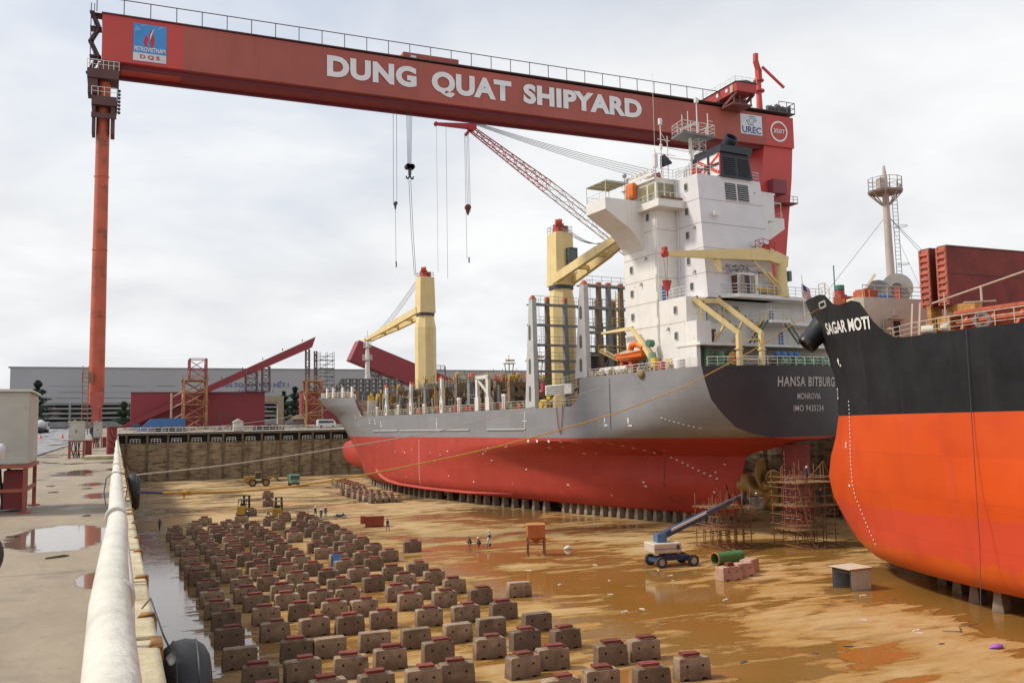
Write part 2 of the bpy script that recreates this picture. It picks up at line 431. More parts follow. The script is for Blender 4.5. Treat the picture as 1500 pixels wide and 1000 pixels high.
def quay_material():
    m, nt, N, L, b = nodes_mat('quay_concrete')
    tc = N('ShaderNodeTexCoord'); v = tc.outputs['Object']
    sp = N('ShaderNodeSeparateXYZ'); L(v, sp.inputs[0])
    n1 = noise(N, L, v, 0.5, 8, 0.65, 0.4, (1.6, 0.5, 1))
    n2 = noise(N, L, v, 2.6, 8, 0.7)
    n3 = noise(N, L, v, 0.30, 4, 0.55, 0.3, (1.0, .55, 1))
    con = mixc(N, L, ramp(N, L, n1, 0.35, 0.65), (0.235, 0.187, 0.128), (0.325, 0.262, 0.185))
    con = mixc(N, L, ramp(N, L, n2, 0.5, 0.75, 0, 0.6), con, (0.22, 0.17, 0.125))
    n4 = noise(N, L, v, 0.8, 9, 0.75, 0.6, (1, .7, 1)); con = mixc(N, L, ramp(N, L, n4, 0.53, 0.66, 0, 0.75), con, (0.17, 0.135, 0.105))
    n5 = noise(N, L, v, 14, 4, 0.6); con = mixc(N, L, ramp(N, L, n5, 0.62, 0.72, 0, 0.45), con, (0.13, 0.11, 0.09))
    jy = math2(N, L, 'MODULO', math2(N, L, 'ADD', sp.outputs['Y'], math2(N, L, 'MULTIPLY', n2, .10)), 6.2)
    con = mixc(N, L, math2(N, L, 'MULTIPLY', math2(N, L, 'LESS_THAN', jy, .05), .6), con, (0.09, 0.075, 0.06))
    asp = mixc(N, L, ramp(N, L, n1, 0.4, 0.6), (0.20, 0.20, 0.205), (0.30, 0.30, 0.31))
    edge = math2(N, L, 'ADD', sp.outputs['X'], math2(N, L, 'MULTIPLY', n2, 0.5))
    isasp = ramp(N, L, edge, -5.2, -5.5)
    col = mixc(N, L, isasp, con, asp)
    # standing rain water
    wet = ramp(N, L, n3, 0.555, 0.585)
    def pool(cx, cy, rx, ry):
        x = math2(N, L, 'DIVIDE', math2(N, L, 'SUBTRACT', sp.outputs['X'], cx), rx)
        y = math2(N, L, 'DIVIDE', math2(N, L, 'SUBTRACT', sp.outputs['Y'], cy), ry)
        d = math2(N, L, 'ADD', math2(N, L, 'MULTIPLY', x, x), math2(N, L, 'MULTIPLY', y, y))
        return ramp(N, L, math2(N, L, 'ADD', d, math2(N, L, 'ADD', math2(N, L, 'MULTIPLY', n2, 1.1), math2(N, L, 'MULTIPLY', n1, 0.7))), 1.62, 1.50)
    far = ramp(N, L, sp.outputs['Y'], 14, 34)
    wet = math2(N, L, 'MULTIPLY', wet, far)
    for a in ((-0.75, 16.6, 1.0, 2.5), (-0.2, 11.6, 0.25, 0.9), (-0.35, 27, 0.6, 1.6), (-0.7, 33, 0.5, 1.3), (-1.4, 44, 0.7, 3.0), (-0.5, 57, 0.6, 3.0)):
        wet = math2(N, L, 'MAXIMUM', wet, pool(*a))
    col = mixc(N, L, wet, col, (0.16, 0.125, 0.09))
    L(col, b.inputs['Base Color'])
    L(ramp(N, L, wet, 0, 1, 0.8, 0.05), b.inputs['Roughness'])
    bp = N('ShaderNodeBump'); bp.inputs['Strength'].default_value = 0.4; bp.inputs['Distance'].default_value = 0.02
    L(math2(N, L, 'MULTIPLY', n2, math2(N, L, 'SUBTRACT', 1.0, wet)), bp.inputs['Height']); L(bp.outputs[0], b.inputs['Normal'])
    return m
def wall_material():
    m, nt, N, L, b = nodes_mat('dock_wall_concrete')
    tc = N('ShaderNodeTexCoord'); v = tc.outputs['Object']
    sp = N('ShaderNodeSeparateXYZ'); L(v, sp.inputs[0])
    n1 = noise(N, L, v, 0.22, 8, 0.65, 0.3, (0.7, 0.7, 1.9))
    n2 = noise(N, L, v, 0.6, 8, 0.7, 0.2, (0.5, 0.5, 3))
    run = noise(N, L, v, 0.8, 5, 0.6, 0, (1, 1, 0.07))
    c = mixc(N, L, ramp(N, L, n1, 0.38, 0.62), (0.27, 0.195, 0.11), (0.40, 0.30, 0.18))
    c = mixc(N, L, ramp(N, L, n2, 0.50, 0.58, 0, 0.85), c, (0.085, 0.06, 0.038))
    c = mixc(N, L, ramp(N, L, run, 0.52, 0.68, 0, 0.6), c, (0.10, 0.072, 0.05))
    c = mixc(N, L, ramp(N, L, sp.outputs['Z'], -8, -12.5, 0, 0.55), c, (0.14, 0.085, 0.05))
    L(c, b.inputs['Base Color']); b.inputs['Roughness'].default_value = 0.85
    return m
wall_mat = wall_material()
quay_mat = quay_material()
DOCK_X1, DOCK_Y1 = 96.0, 286.0

def build_ground():
    mb = MB(); mb.add([(0.2, -60, FLOOR), (DOCK_X1+0.5, -60, FLOOR), (DOCK_X1+0.5, DOCK_Y1+3, FLOOR), (0.2, DOCK_Y1+3, FLOOR)], [(0, 1, 2, 3)])
    struct(mb.build('dock_floor', floor_material()))
    ys = [-60, 0, 60, 140, 220, 286, 330, 400, 900, 3000]
    mb = MB()
    def strip(x0, x1, ylist):
        b = [(x, y, ground_z(y)) for y in ylist for x in (x0, x1)]
        mb.add(b, [(2*i, 2*i+1, 2*i+3, 2*i+2) for i in range(len(ylist)-1)])
    strip(-2500, 0.3, ys)
    strip(DOCK_X1, 2500, ys)
    strip(0.3, DOCK_X1, [289, 330, 400, 900, 3000])
    struct(mb.build('ground', quay_mat))
build_ground()

def dock_walls():
    # side wall below the camera
    t = thing('dock_wall', 'long side wall of the dry dock dropping from the quay edge beside the white pipe rail', 'dock wall', (0.3, 0, FLOOR))
    mb = MB(); mb.box(-1.2, 0.3, -60, DOCK_Y1+2, FLOOR-0.3, -0.012)
    mb.build('wall_face', wall_mat, t, (0.3, 0, FLOOR))
    kerb = MB()
    for k in range(0, 60):
        y = 2+k*2.9
        kerb.box(0.02, 0.32, y, y+2.75, ground_z(y)+0.003, ground_z(y)+0.085)
    kerb.build('kerb', M('kerb_concrete', (0.47, 0.40, 0.26), 0.85, 0.3, 2, rust=.3, rcol=(.30, .22, .12), rscale=2.5, bump=.5, bscale=12), t, (0.3, 0, FLOOR), bevel=0.02)
    rng = random.Random(4)
    y = 3.6
    while y < 66:
        y += rng.uniform(.9, 2.6); l = rng.uniform(.12, .34); x0 = rng.uniform(.16, .26)
        pl = MB(); pl.prism([(x0, y, .086), (.34, y+rng.uniform(-.05, .05), .086), (.35, y+l, .086), (x0+.03, y+l, .086)], [(x0+.02, y, .105), (.33, y, .10+rng.uniform(0, .02)), (.34, y+l, .103), (x0+.04, y+l*.9, .108)])
        pl.box(.322, .345, y+.02, y+l, rng.uniform(-.2, -.05), .09)
        pl.build('iron_bracket', M('rust_iron', (0.34, 0.165, 0.045), 0.85, 0.5, 5, rust=0.5, rcol=(0.13, 0.055, 0.025)), t, (0.3, 0, FLOOR))
    # right side wall behind the two ships
    t = thing('dock_wall', 'far side wall of the dry dock behind the container ship stern', 'dock wall', (DOCK_X1, 0, FLOOR))
    mb = MB(); mb.box(DOCK_X1, DOCK_X1+1.5, -60, DOCK_Y1+2, FLOOR-0.3, -0.012); mb.build('wall_face', wall_mat, t, (DOCK_X1, 0, FLOOR))
    for k in range(28):
        y = 60+k*6; mb = MB(); mb.box(DOCK_X1-0.7, DOCK_X1-0.003, y, y+1.0, FLOOR, -1.4); mb.build('pilaster', wall_mat, t, (DOCK_X1, 0, FLOOR))
    # end wall with gallery
    t = thing('dock_wall', 'end wall of the dry dock with pilasters and an open gallery under its top', 'dock wall', (48, DOCK_Y1, FLOOR))
    og = (48, DOCK_Y1, FLOOR)
    mb = MB(); mb.box(0.35, DOCK_X1, DOCK_Y1, DOCK_Y1+2.2, FLOOR-0.3, -1.5); mb.build('wall_face', wall_mat, t, og)
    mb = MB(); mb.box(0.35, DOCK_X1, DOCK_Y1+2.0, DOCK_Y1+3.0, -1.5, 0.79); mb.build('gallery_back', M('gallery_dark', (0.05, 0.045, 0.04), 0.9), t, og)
    mb = MB(); mb.box(0.35, DOCK_X1, DOCK_Y1-0.5, DOCK_Y1+3.2, 0.8, 1.52); mb.build('deck_slab', M('deck_slab', (0.15, 0.115, 0.085), 0.85, 0.3, 1.5), t, og)
    x = 2.2; k = 0
    while x < DOCK_X1-2:
        mb = MB(); mb.box(x, x+0.6, DOCK_Y1-0.3, DOCK_Y1-0.004, FLOOR, 0.795)
        mb.build('pilaster', M('pilaster_stain', (0.165, 0.118, 0.075), 0.9, 0.45, .8, rust=.35, rcol=(.08, .055, .035)), t, og)
        mb = MB(); mb.rail([(x+1.3, DOCK_Y1-0.2, -1.5), (x+3.9, DOCK_Y1-0.2, -1.5)], 1.2, 0.9, 0.085, 2); mb.build('gallery_rail', rail_white, t, og)
        x += 5.6-(1.4 if k % 5 == 4 else 0); k += 1
    mb = MB(); mb.rail([(0.5, DOCK_Y1-0.3, 1.52), (DOCK_X1, DOCK_Y1-0.3, 1.52)], 1.35, 1.9, 0.10, 2); mb.build('deck_rail', rail_white, t, og)
    # entrance gate side, behind the camera, keeps the pit closed
    t = thing('dock_gate', 'steel gate closing the dock mouth behind the camera', 'dock gate', (48, -60, FLOOR))
    mb = MB(); mb.box(0.3, DOCK_X1, -61, -60, FLOOR-0.3, 0.5); mb.build('gate_panel', red_paint, t, (48, -60, FLOOR))
dock_walls()

# ------------------------------------------------------------------ quay edge in front of the camera
def foreground():
    t = thing('safety_rail', 'thick white pipe rail running along the quay edge, close to the camera', 'railing', (-0.02, 20, 0))
    pm = M('pipe_white', (0.60, 0.57, 0.49), 0.5, 0.16, 4, rust=0.34, rcol=(0.40, 0.30, 0.17), rscale=4, bump=0.25, bscale=24)
    mb = MB(); pts = []
    rng = random.Random(3)
    for k in range(0, 48):
        y = -1.5+k*1.5
        pts.append((0.002+rng.uniform(-.012, .012), y, 1.128+rng.uniform(-.012, .012)+0.02*math.sin(k*0.9)))
    for a, b in zip(pts, pts[1:]): mb.tube(a, b, 0.058, 20, cap=True)
    mb.build('top_pipe', pm, t, (-0.02, 20, 0), smooth=True)
    mb = MB(); mb.path([(x+0.06, y, z-0.34) for x, y, z in pts], 0.036, 12); mb.build('lower_pipe', pm, t, (-0.02, 20, 0), smooth=True)
    mb = MB(); mb.path([(x+0.03, y, z-0.68) for x, y, z in pts], 0.036, 12); mb.build('lower_pipe', pm, t, (-0.02, 20, 0), smooth=True)
    for k in range(1, 24):
        x, y, z = pts[k*2]
        mb = MB(); mb.tube((x+0.01, y, 0.0), (x, y, z-0.03), 0.036, 10); mb.build('post', pm, t, (-0.02, 20, 0), smooth=True)
    for y in (3.2, 6.3, 9.4, 12.5, 15.6, 18.7, 24.9, 31):
        mb = MB(); mb.lathe((0.002, y, 1.128), (0, 1, 0), [(0, .059), (.01, .063), (.05, .063), (.06, .059)], 20)
        mb.build('weld_ring', pm, t, (-0.02, 20, 0), smooth=True)
    mb = MB(); cp = [(-0.10, 11.2, 0.86), (-0.12, 11.2, 1.0), (-0.10, 11.2, 1.15), (-0.02, 11.2, 1.22), (0.09, 11.2, 1.19), (0.12, 11.2, 1.05), (0.10, 11.2, 0.9)]
    mb.path(cp, 0.006, 6); mb.build('wire_loop', dark_steel, t, (-0.02, 20, 0))
    # tyre fenders on the wall
    def tyre(name, loc, Rr, r, label):
        t = thing(name, label, 'tyre fender', loc)
        mb = MB(); mb.torus((0, 0, 0), (1, 0, 0), Rr, r, 40, 14, 1.15)
        mb.build('tyre_carcass', black_rubber, t, smooth=True)
        mb = MB()
        for s in (-.5, .5): mb.torus((s*r, 0, 0), (1, 0, 0), Rr+r*(1-.32*abs(s)**2)*.97, .010, 40, 6)
        mb.build('tread', M('tread_grey', (.03, .03, .032), .6), t, smooth=True)
        mb = MB(); mb.path([(-0.05, 0, Rr*0.9), (-0.16, 0.1, Rr+0.2), (-0.25, 0.35, Rr+0.45), (-0.30, 0.9, -loc[2]+0.12)], 0.008, 6)
        mb.build('hanging_rope', cable_grey, t, smooth=True)
    tyre('tyre_fender', (0.53, 7.9, -0.52), 0.36, 0.165, 'black rubber tyre hung on the dock wall, nearest one at the bottom of the picture')
    tyre('tyre_fender', (0.62, 38.5, -0.62), 0.52, 0.2, 'black rubber tyre hung on the dock wall where the yellow rope starts')
    # pipe end and wheel of a trolley at the left border
    t = thing('hand_trolley', 'grey pipe handle end above a black wheel at the left border', 'trolley', (-0.95, 5, 0))
    og = (-0.95, 5, 0)
    mb = MB(); mb.lathe((-1.6, 5.0, 1.572), (1, 0, 0), [(0, 0.043), (1.05, 0.043), (1.10, 0.036), (1.112, 0.02)], 20); mb.build('handle', M('handle_grey', (0.5, 0.5, 0.52), 0.3, 0.1, 3), t, og, smooth=True)
    mb = MB(); mb.torus((-0.605, 5.0, 1.09), (.2, 1, 0), 0.085, 0.045, 28, 10); mb.build('wheel', black_rubber, t, og, smooth=True)
    mb = MB(); mb.tube((-0.95, 5, 0), (-0.95, 5, 1.55), 0.03, 10); mb.tube((-0.95, 5, 1.1), (-0.62, 5.0, 1.10), 0.02, 8); mb.bar((-1.25, 5, 0.02), (-0.75, 5, 0.02), 0.3, 0.04); mb.build('frame', dark_steel, t, og)
    # electrical cabinets on stands
    cab = M('cabinet_grey', (0.42, 0.41, 0.36), 0.55, 0.16, 1.0, rust=0.3, rcol=(0.30, 0.20, 0.10), rscale=1.6, streak=0.9, dirt=(0.36, 0.25, 0.12))
    stand = M('stand_red', (0.30, 0.075, 0.045), 0.6, 0.25, 2)
    def cabinet(loc, w, d, z0, z1, label):
        t = thing('power_cabinet', label, 'cabinet', loc)
        mb = MB(); mb.box(-w, 0, 0, d, z0, z1); mb.build('cabinet_box', cab, t, bevel=0.02)
        mb = MB(); mb.prism([(-w-.06, -.06, z1+.002), (.06, -.06, z1+.002), (.06, d+.06, z1+.002), (-w-.06, d+.06, z1+.002)],
                            [(-w-.03, -.03, z1+.06), (.03, -.03, z1+.06), (.03, d+.03, z1+.06), (-w-.03, d+.03, z1+.06)]); mb.build('lid', cab, t)
        mb = MB(); mb.box(-w*.55, -w*.48, -.03, -.003, (z0+z1)/2-.1, (z0+z1)/2+.1); mb.box(-w*.98, -w*.94, -.02, -.003, z0+.2, z0+.35); mb.box(-w*.98, -w*.94, -.02, -.003, z1-.35, z1-.2)
        mb.build('door_latch', dark_steel, t)
        mb = MB(); mb.tube((-w*.62, d*.3, z1+.06), (-w*.62, d*.3, z1+.15), .12, 10, .06); mb.build('roof_vent', M('rust_iron'  , (0.3, 0.15, 0.05)), t)
        for x, y in ((-w+.04, .04), (-.04, .04), (-w+.04, d-.04), (-.04, d-.04)):
            mb = MB(); mb.box(x-.04, x+.04, y-.04, y+.04, .03, z0-.085); mb.box(x-.12, x+.12, y-.12, y+.12, 0, .03); mb.build('leg', stand, t)
        mb = MB(); mb.box(-w-.04, .04, -.04, d+.04, z0-.085, z0-.002)
        mb.box(-w+.08, -.08, .01, .07, .45, .52); mb.box(-.07, -.01, .09, d-.09, .45, .52); mb.box(-w+.01, -w+.07, .09, d-.09, .45, .52)
        mb.build('stand_frame', stand, t)
        mb = MB(); rng = random.Random(1)
        for k in range(5):
            x = -w*.75+k*w*.12
            mb.path([(x, d*.4, z0-.09), (x+rng.uniform(-.1, .1), d*.4, .6), (x+rng.uniform(-.15, .15), d*.5, .03)], .04, 6)
        mb.build('cable_bundle', dark_steel, t)
        mb = MB(); mb.box(*((.06, .46) if w < 1.2 else (-.5, -.1)), d*.25, d*.6, .06, z0+.02 if w < 1.2 else z0-.15); mb.build('switch_box', M('switch_red', (0.20, 0.02, 0.02), 0.5), t)
    cabinet((-1.72, 21.9, 0), 1.6, 2.5, 1.03, 2.55, 'large grey cabinet with rust runs on a red-brown stand at the left border')
    cabinet((-2.02, 68.0, 0), 0.95, 1.9, 1.18, 2.42, 'small grey cabinet on a stand, farther along the quay before the red leg')
    cabinet((-1.55, 113.0, 0), .9, 1.6, 1.2, 2.9, 'pale grey cabinet half hidden behind the dark red stub pipe')
    t = thing('mooring_bollard', 'dark red upright stub pipe with hoses at the quay edge', 'bollard', (-0.34, 71.6, 0))
    mb = MB(); mb.lathe((0, 0, 0.10), (0, 0, 1), [(0, .40), (.05, .40), (.05, .34), (1.85, .34), (1.86, .37), (2.0, .37)], 24); mb.build('drum', M('bollard_red', (0.20, 0.02, 0.025), 0.5, 0.2, 2), t, smooth=True)
    for k in range(3):
        mb = MB(); z = 0.6+k*.4; mb.path([(-.25+.1*k, -.42, z+.5), (-.1+.1*k, -.52, z+.12), (.15, -.50, z), (.36, -.3, z+.05), (.45, 0, z+.2)], .035, 8); mb.build('hose', M('hose_brown', (0.28, 0.10, 0.06), 0.5), t, smooth=True)
    tag(MB().box(-1.9, -0.1, 63.8, 67.5, 0.004, 0.22).build('concrete_slab', M('kerb_concrete', (0.5, 0.43, 0.29)), bevel=0.03), 'low concrete slab lying on the quay in front of the dark red stub pipe', 'slab')
    mb = MB(); mb.path([(-5.35, 60, .05), (-5.5, 76, .05), (-5.75, 110, .05), (-5.95, 150, .09)], .05, 6)
    tag(mb.build('ground_cable', dark_steel), 'dark cable lying along the quay past the small grey cabinet', 'cable')
foreground()

def quay_litter():
    rng = random.Random(61)
    for k in range(16):
        x = rng.uniform(-4.4, -.35); y = rng.uniform(9, 40); l = rng.uniform(.05, .22); mb = MB()
        mb.prism([(-l, -.02, .003), (l*.4, -.04, .003), (l, .015, .003), (-l*.7, .03, .003)], [(-l*.9, -.01, .02), (l*.4, -.03, .035), (l*.9, .012, .015), (-l*.6, .02, .02)])
        o = mb.build('litter_scrap', M('scrap_wood', (.09, .065, .045), .9, .3, 9)); o.location = (x, y, 0); o.rotation_euler = (0, 0, rng.uniform(-.6, .6))
        tag(o, 'dark splinter of wood lying on the quay left of the white pipe rail', 'litter', 'wood splinters on the quay')
quay_litter()

# ================================================================== container ship (local x = starboard, y = forward, z = height)
SO = (0, 0, -10.9)
ship = thing('container_ship', 'grey and red container ship on keel blocks with white stern superstructure', 'ship', (77.47, 88, -10.9), R(5))
KEEL, WL, MAIN = -10.9, -0.3, 4.3
AFT = [(-10.9, 14, 98), (-8, 13, 96), (-5, 12.4, 88), (-3, 11.8, 76), (-2.2, 9, 64), (-1.2, 3, 50), (-0.8, 0, 36), (-0.4, -8, 32),
       (0.2, -16, 30), (1, -22, 25), (2.2, -24, 19.5), (4.3, -28, 12), (8.3, -30, 4)]
FORE = [(-10.9, 163, 96), (-8, 164, 100), (-5.5, 166, 104), (-2.3, 171.9, 108), (0.8, 178.1, 110), (5.3, 188, 118), (8, 194, 128), (11.4, 202, 140)]
B0 = 13.7
def ship_b(u, z):
    u0, u1 = table(z, AFT); g = 1.0
    if u < u1:
        t = max(0.0, (u-u0)/(u1-u0)); g = 1-(1-t)**2
    u3, u2 = table(z, FORE)
    if u > u2:
        t = min(1.0, max(0.0, (u3-u)/(u3-u2))); g = min(g, 1-(1-t)**(2.0 if z < 6 else 2.5))
    b = B0*g
    h = z-KEEL; Rb = 2.4
    if h < Rb: b -= (Rb-math.sqrt(max(0, Rb*Rb-(Rb-h)**2)))*min(1, g*1.3)
    if 11.8 < u < 60 and z < -1:
        a = min(1, (u-11.8)/7)*max(0, min(1, (60-u)/35))
        b += 2.3*a*math.exp(-((z+6.8)/2.5)**2)*max(0, 1-g)
    return max(b, 0.0)
KEELP = [(0, -0.6), (3, -1.2), (6, -1.75), (9, -2.2), (10.8, -2.6), (11.8, -3.05), (12.1, -3.9), (12.4, -5), (12.7, -6.5), (13, -8), (13.5, -9.6), (14.2, -10.9),
         (163, -10.9), (163.6, -8.0), (166, -5.5), (171.9, -2.3), (178.1, 0.8), (188, 5.3), (194, 8.0), (202, 11.4)]
TOPP = [(0, 8.3), (30, 8.3), (30.5, 8.25), (30.8, 6.2), (31.6, 5.0), (33, 4.3), (43.4, 4.3), (45, 4.45), (46, 4.4), (90, 4.3), (124, 4.5), (127, 4.6), (129, 6.4), (131, 8.3), (132, 9.2), (165, 10.0), (202, 11.45)]
def ship_keel(u): return table(u, KEELP)[0]
def ship_top(u): return table(u, TOPP)[0]
def ushift(u, v): return u+3.7*(v/13)**2*max(0.0, 1-u/16)
ship_red = M('antifouling_red', (0.41, 0.052, 0.036), 0.55, 0.10, 0.25, rust=0.10, rcol=(0.25, 0.05, 0.035), streak=0.5, dirt=(0.30, 0.042, 0.032), spec=0.3)
ship_grey = M('hull_grey', (0.225, 0.225, 0.235), 0.45, 0.07, 0.3, streak=0.22, dirt=(0.17, 0.165, 0.165))
ship_navy = M('stern_navy', (0.050, 0.045, 0.053), 0.45, 0.15, 0.4)
deck_brown = M('deck_brown', (0.16, 0.085, 0.055), 0.8, 0.3, 1)
def add_seams(m, su, sz, depth=0.03):
    """shallow weld seams between hull plates as bump in the material"""
    nt = m.node_tree; N = nt.nodes.new; L = nt.links.new; b = nt.nodes['Principled BSDF']
    tc = N('ShaderNodeTexCoord'); sp = N('ShaderNodeSeparateXYZ'); L(tc.outputs['Object'], sp.inputs[0])
    def line(s, k):
        a = math2(N, L, 'MODULO', math2(N, L, 'ADD', s, 1000), k)
        return math2(N, L, 'LESS_THAN', a, 0.06)
    hgt = math2(N, L, 'MAXIMUM', line(sp.outputs['Y'], su), line(sp.outputs['Z'], sz))
    nz = noise(N, L, tc.outputs['Object'], 0.35, 3, 0.5)
    hh = math2(N, L, 'ADD', math2(N, L, 'MULTIPLY', hgt, -0.25), math2(N, L, 'MULTIPLY', nz, 1.2))
    bp = N('ShaderNodeBump'); bp.inputs['Strength'].default_value = 0.5; bp.inputs['Distance'].default_value = depth
    L(hh, bp.inputs['Height']); L(bp.outputs[0], b.inputs['Normal'])
    # weathered plates: each strake slightly different, welds a little darker
    src = b.inputs['Base Color'].links[0].from_socket
    pl = N('ShaderNodeTexWhiteNoise'); pl.noise_dimensions = '2D'; cm = N('ShaderNodeCombineXYZ')
    L(math2(N, L, 'FLOOR', math2(N, L, 'DIVIDE', sp.outputs['Y'], su), 0), cm.inputs[0]); L(math2(N, L, 'FLOOR', math2(N, L, 'DIVIDE', sp.outputs['Z'], sz), 0), cm.inputs[1]); L(cm.outputs[0], pl.inputs['Vector'])
    f = math2(N, L, 'SUBTRACT', ramp(N, L, pl.outputs['Value'], 0, 1, .93, 1.07), math2(N, L, 'MULTIPLY', hgt, .10))
    sc = N('ShaderNodeVectorMath'); sc.operation = 'SCALE'; L(src, sc.inputs[0]); L(f, sc.inputs['Scale']); L(sc.outputs[0], b.inputs['Base Color'])
for m_ in (ship_red, ship_grey): add_seams(m_, 8.7, 2.4)

def hansa_hull():
    us = [0, 1, 2, 3, 4.5, 6, 7.5, 9, 10, 10.8, 11.8, 12.1, 12.4, 12.7, 13, 13.5, 14.2, 15, 16, 18, 20, 22, 25, 28, 30, 30.5, 30.8, 31.6, 33, 36, 40, 43.4, 45, 46, 50]
    us += list(range(55, 124, 5)) + [124, 127, 129, 131, 132, 136, 140, 145, 150, 155, 158, 160, 161.5, 163, 163.3, 163.6, 165, 166, 168, 170, 171.9, 174, 176, 178.1, 181, 184, 188, 191, 194, 196, 198, 200, 201, 202]
    zl = [-10.9, -10.8, -10.5, -10, -9.3, -8.5, -7.5, -6.5, -5.5, -4.5, -3.7, -3, -2.2, -1.6, -1.2, -0.8, -0.55, -0.3, 0.2, 0.6, 1, 1.6, 2.2, 3.2, 4.3]
    nl = len(zl)+4
    mb = MB(); rows = {1: [], -1: []}
    for s in (-1, 1):
        for u in us:
            zk, zt = ship_keel(u), ship_top(u)
            r = []
            for z in zl: r.append(min(max(z, zk), max(zt, zk)))
            for q in (0.25, 0.5, 0.75, 1): r.append(max(zk, MAIN+(zt-MAIN)*q) if zt > MAIN else zt)
            r[-1] = max(zt, zk)
            row = []
            for z in r:
                b = ship_b(u, z)
                mb.v.append((s*b, ushift(u, b)+max(0, 1-u/8)*(8.3-z)*0.07, z)); row.append(len(mb.v)-1)
            rows[s].append(row)
    wi = zl.index(-0.3)
    for s in (-1, 1):
        for i in range(len(us)-1):
            for j in range(nl-1):
                q = [rows[s][i][j], rows[s][i+1][j], rows[s][i+1][j+1], rows[s][i][j+1]]
                if s < 0: q = q[::-1]
                P = [mb.v[k] for k in q]
                if len({(round(p[0], 3), round(p[1], 3), round(p[2], 3)) for p in P}) < 3: continue
                mb.f.append(q); mb.mi.append(0 if j < wi else 1)
    # bottom
    for i in range(len(us)-1):
        a, b = rows[-1][i][0], rows[-1][i+1][0]; c, d = rows[1][i+1][0], rows[1][i][0]
        if abs(mb.v[a][0])+abs(mb.v[b][0]) > 0.01: mb.f.append([a, b, c, d][::-1]); mb.mi.append(0)
    # transom
    grid = []
    for j in range(nl):
        x0, y0, z0 = mb.v[rows[1][0][j]]
        r = []
        for k in range(-8, 9):
            v = x0*k/8; mb.v.append((v, ushift(0, v)+(8.3-z0)*0.07, z0)); r.append(len(mb.v)-1)
        grid.append(r)
    for j in range(nl-1):
        for k in range(16):
            mb.f.append([grid[j][k], grid[j][k+1], grid[j+1][k+1], grid[j+1][k]]); mb.mi.append(0 if j < wi else 2)
    hull = mb.build('hull', [ship_red, ship_grey, ship_navy], ship, SO, smooth=True)
    hull['label'] = 'grey topsides, red bottom and dark stern of the container ship'
    # bulbous bow
    mb = MB(); n = 20; prof = []
    for i in range(15):
        t = i/14; u = 181.3-27*t; r = 3.6*math.sqrt(max(0, 1-(1-min(1, t*2.6))**2)); prof.append((u, r))
    vs = []; fs = []
    for u, r in prof:
        for k in range(n):
            a = 2*math.pi*k/n; zc = -5.0-0.6*(181.3-u)/27
            vs.append((max(r, .02)*0.62*math.sin(a), u+ (1.6*math.cos(a)*max(0, (u-168)/13) if u > 168 else 0), zc+max(r, .02)*1.05*math.cos(a)))
    for i in range(len(prof)-1):
        for k in range(n): fs.append((i*n+k, i*n+(k+1) % n, (i+1)*n+(k+1) % n, (i+1)*n+k))
    fs.append(tuple(range(n))); mb.add(vs, fs); mb.build('bulbous_bow', ship_red, ship, SO, smooth='all')
    # decks
    def deck(name, u0, u1, z, m, n=24, top=True, inset=0.08):
        mb = MB(); prev = None
        for i in range(n+1):
            u = lerp(u0, u1, i/n); zz = z(u) if callable(z) else z; b = max(0.02, ship_b(u, zz)-inset)
            mb.v += [(-b, ushift(u, b), zz), (0, u, zz), (b, ushift(u, b), zz)]
            k = len(mb.v)-3
            if prev is not None:
                mb.f += [[prev, k, k+1, prev+1][::-1], [prev+1, k+1, k+2, prev+2][::-1]]; mb.mi += [0, 0]
            prev = k
        mb.build(name, m, ship, SO)
    deck('poop_deck', 0.1, 31, 8.2, deck_brown)
    deck('main_deck', 30.6, 132, 3.3, deck_brown)
    deck('forecastle_deck', 128, 199, lambda u: ship_top(u)-0.9, deck_brown)
    mb = MB(); mb.box(-13.5, 13.5, 30.45, 30.75, 3.3, 8.24); mb.build('poop_bulkhead', ship_grey, ship, SO)
    mb = MB(); mb.box(-11.8, 11.8, 127, 127.3, 3.31, 8.2); mb.build('forecastle_bulkhead', white_paint, ship, SO)
    # fender strips, bilge keel
    for a, b in ((102.5, 119), (67.5, 101.5), (47, 60.5)):
        mb = MB(); pts = [(-ship_b(lerp(a, b, t/12), 1.0)-0.02, lerp(a, b, t/12), 1.0) for t in range(13)]
        mb.path(pts, 0.17, 8); mb.build('rubbing_strip', M('strip_grey', (0.34, 0.33, 0.34), 0.5), ship, SO, smooth=True)
    mb = MB(); bk = [(120, -7.4), (115, -8.9), (111, -9.55), (104, -10.0), (90, -10.15), (72, -10.1), (58, -9.9)]
    pts = []
    for (u0, z0), (u1, z1) in zip(bk, bk[1:]):
        for t in range(6): pts.append((lerp(u0, u1, t/6), lerp(z0, z1, t/6)))
    pts.append(bk[-1]); ring = []
    for i, (u, z) in enumerate(pts):
        w = 0.5*min(1, (len(pts)-1-i)/6, (i+1)/3); b = ship_b(u, z)
        mb.v += [(-b+0.05, u, z+0.05), (-b-w*0.75, u, z-w*0.7), (-b-w*0.75+.06, u, z-w*0.7-.12), (-b+.1, u, z-.12)]
        k = len(mb.v)-4; ring.append(k)
    for a, b in zip(ring, ring[1:]):
        for q in ((0, 1), (1, 2), (2, 3)): mb.f.append([a+q[0], b+q[0], b+q[1], a+q[1]]); mb.mi.append(0)
    mb.build('bilge_keel', ship_red, ship, SO, smooth=True)
    # rudder, horn, propeller
    mb = MB(); prof = [(0.0, 0.05), (0.9, 0.42), (2.0, 0.48), (3.2, 0.3), (4.6, 0.04)]
    lo = [(w, 5.5-u, -11.3) for u, w in prof]+[(-w, 5.5-u, -11.3) for u, w in prof[::-1]]
    hi = [(w, 5.2-u, -1.3) for u, w in prof]+[(-w, 5.2-u, -1.3) for u, w in prof[::-1]]
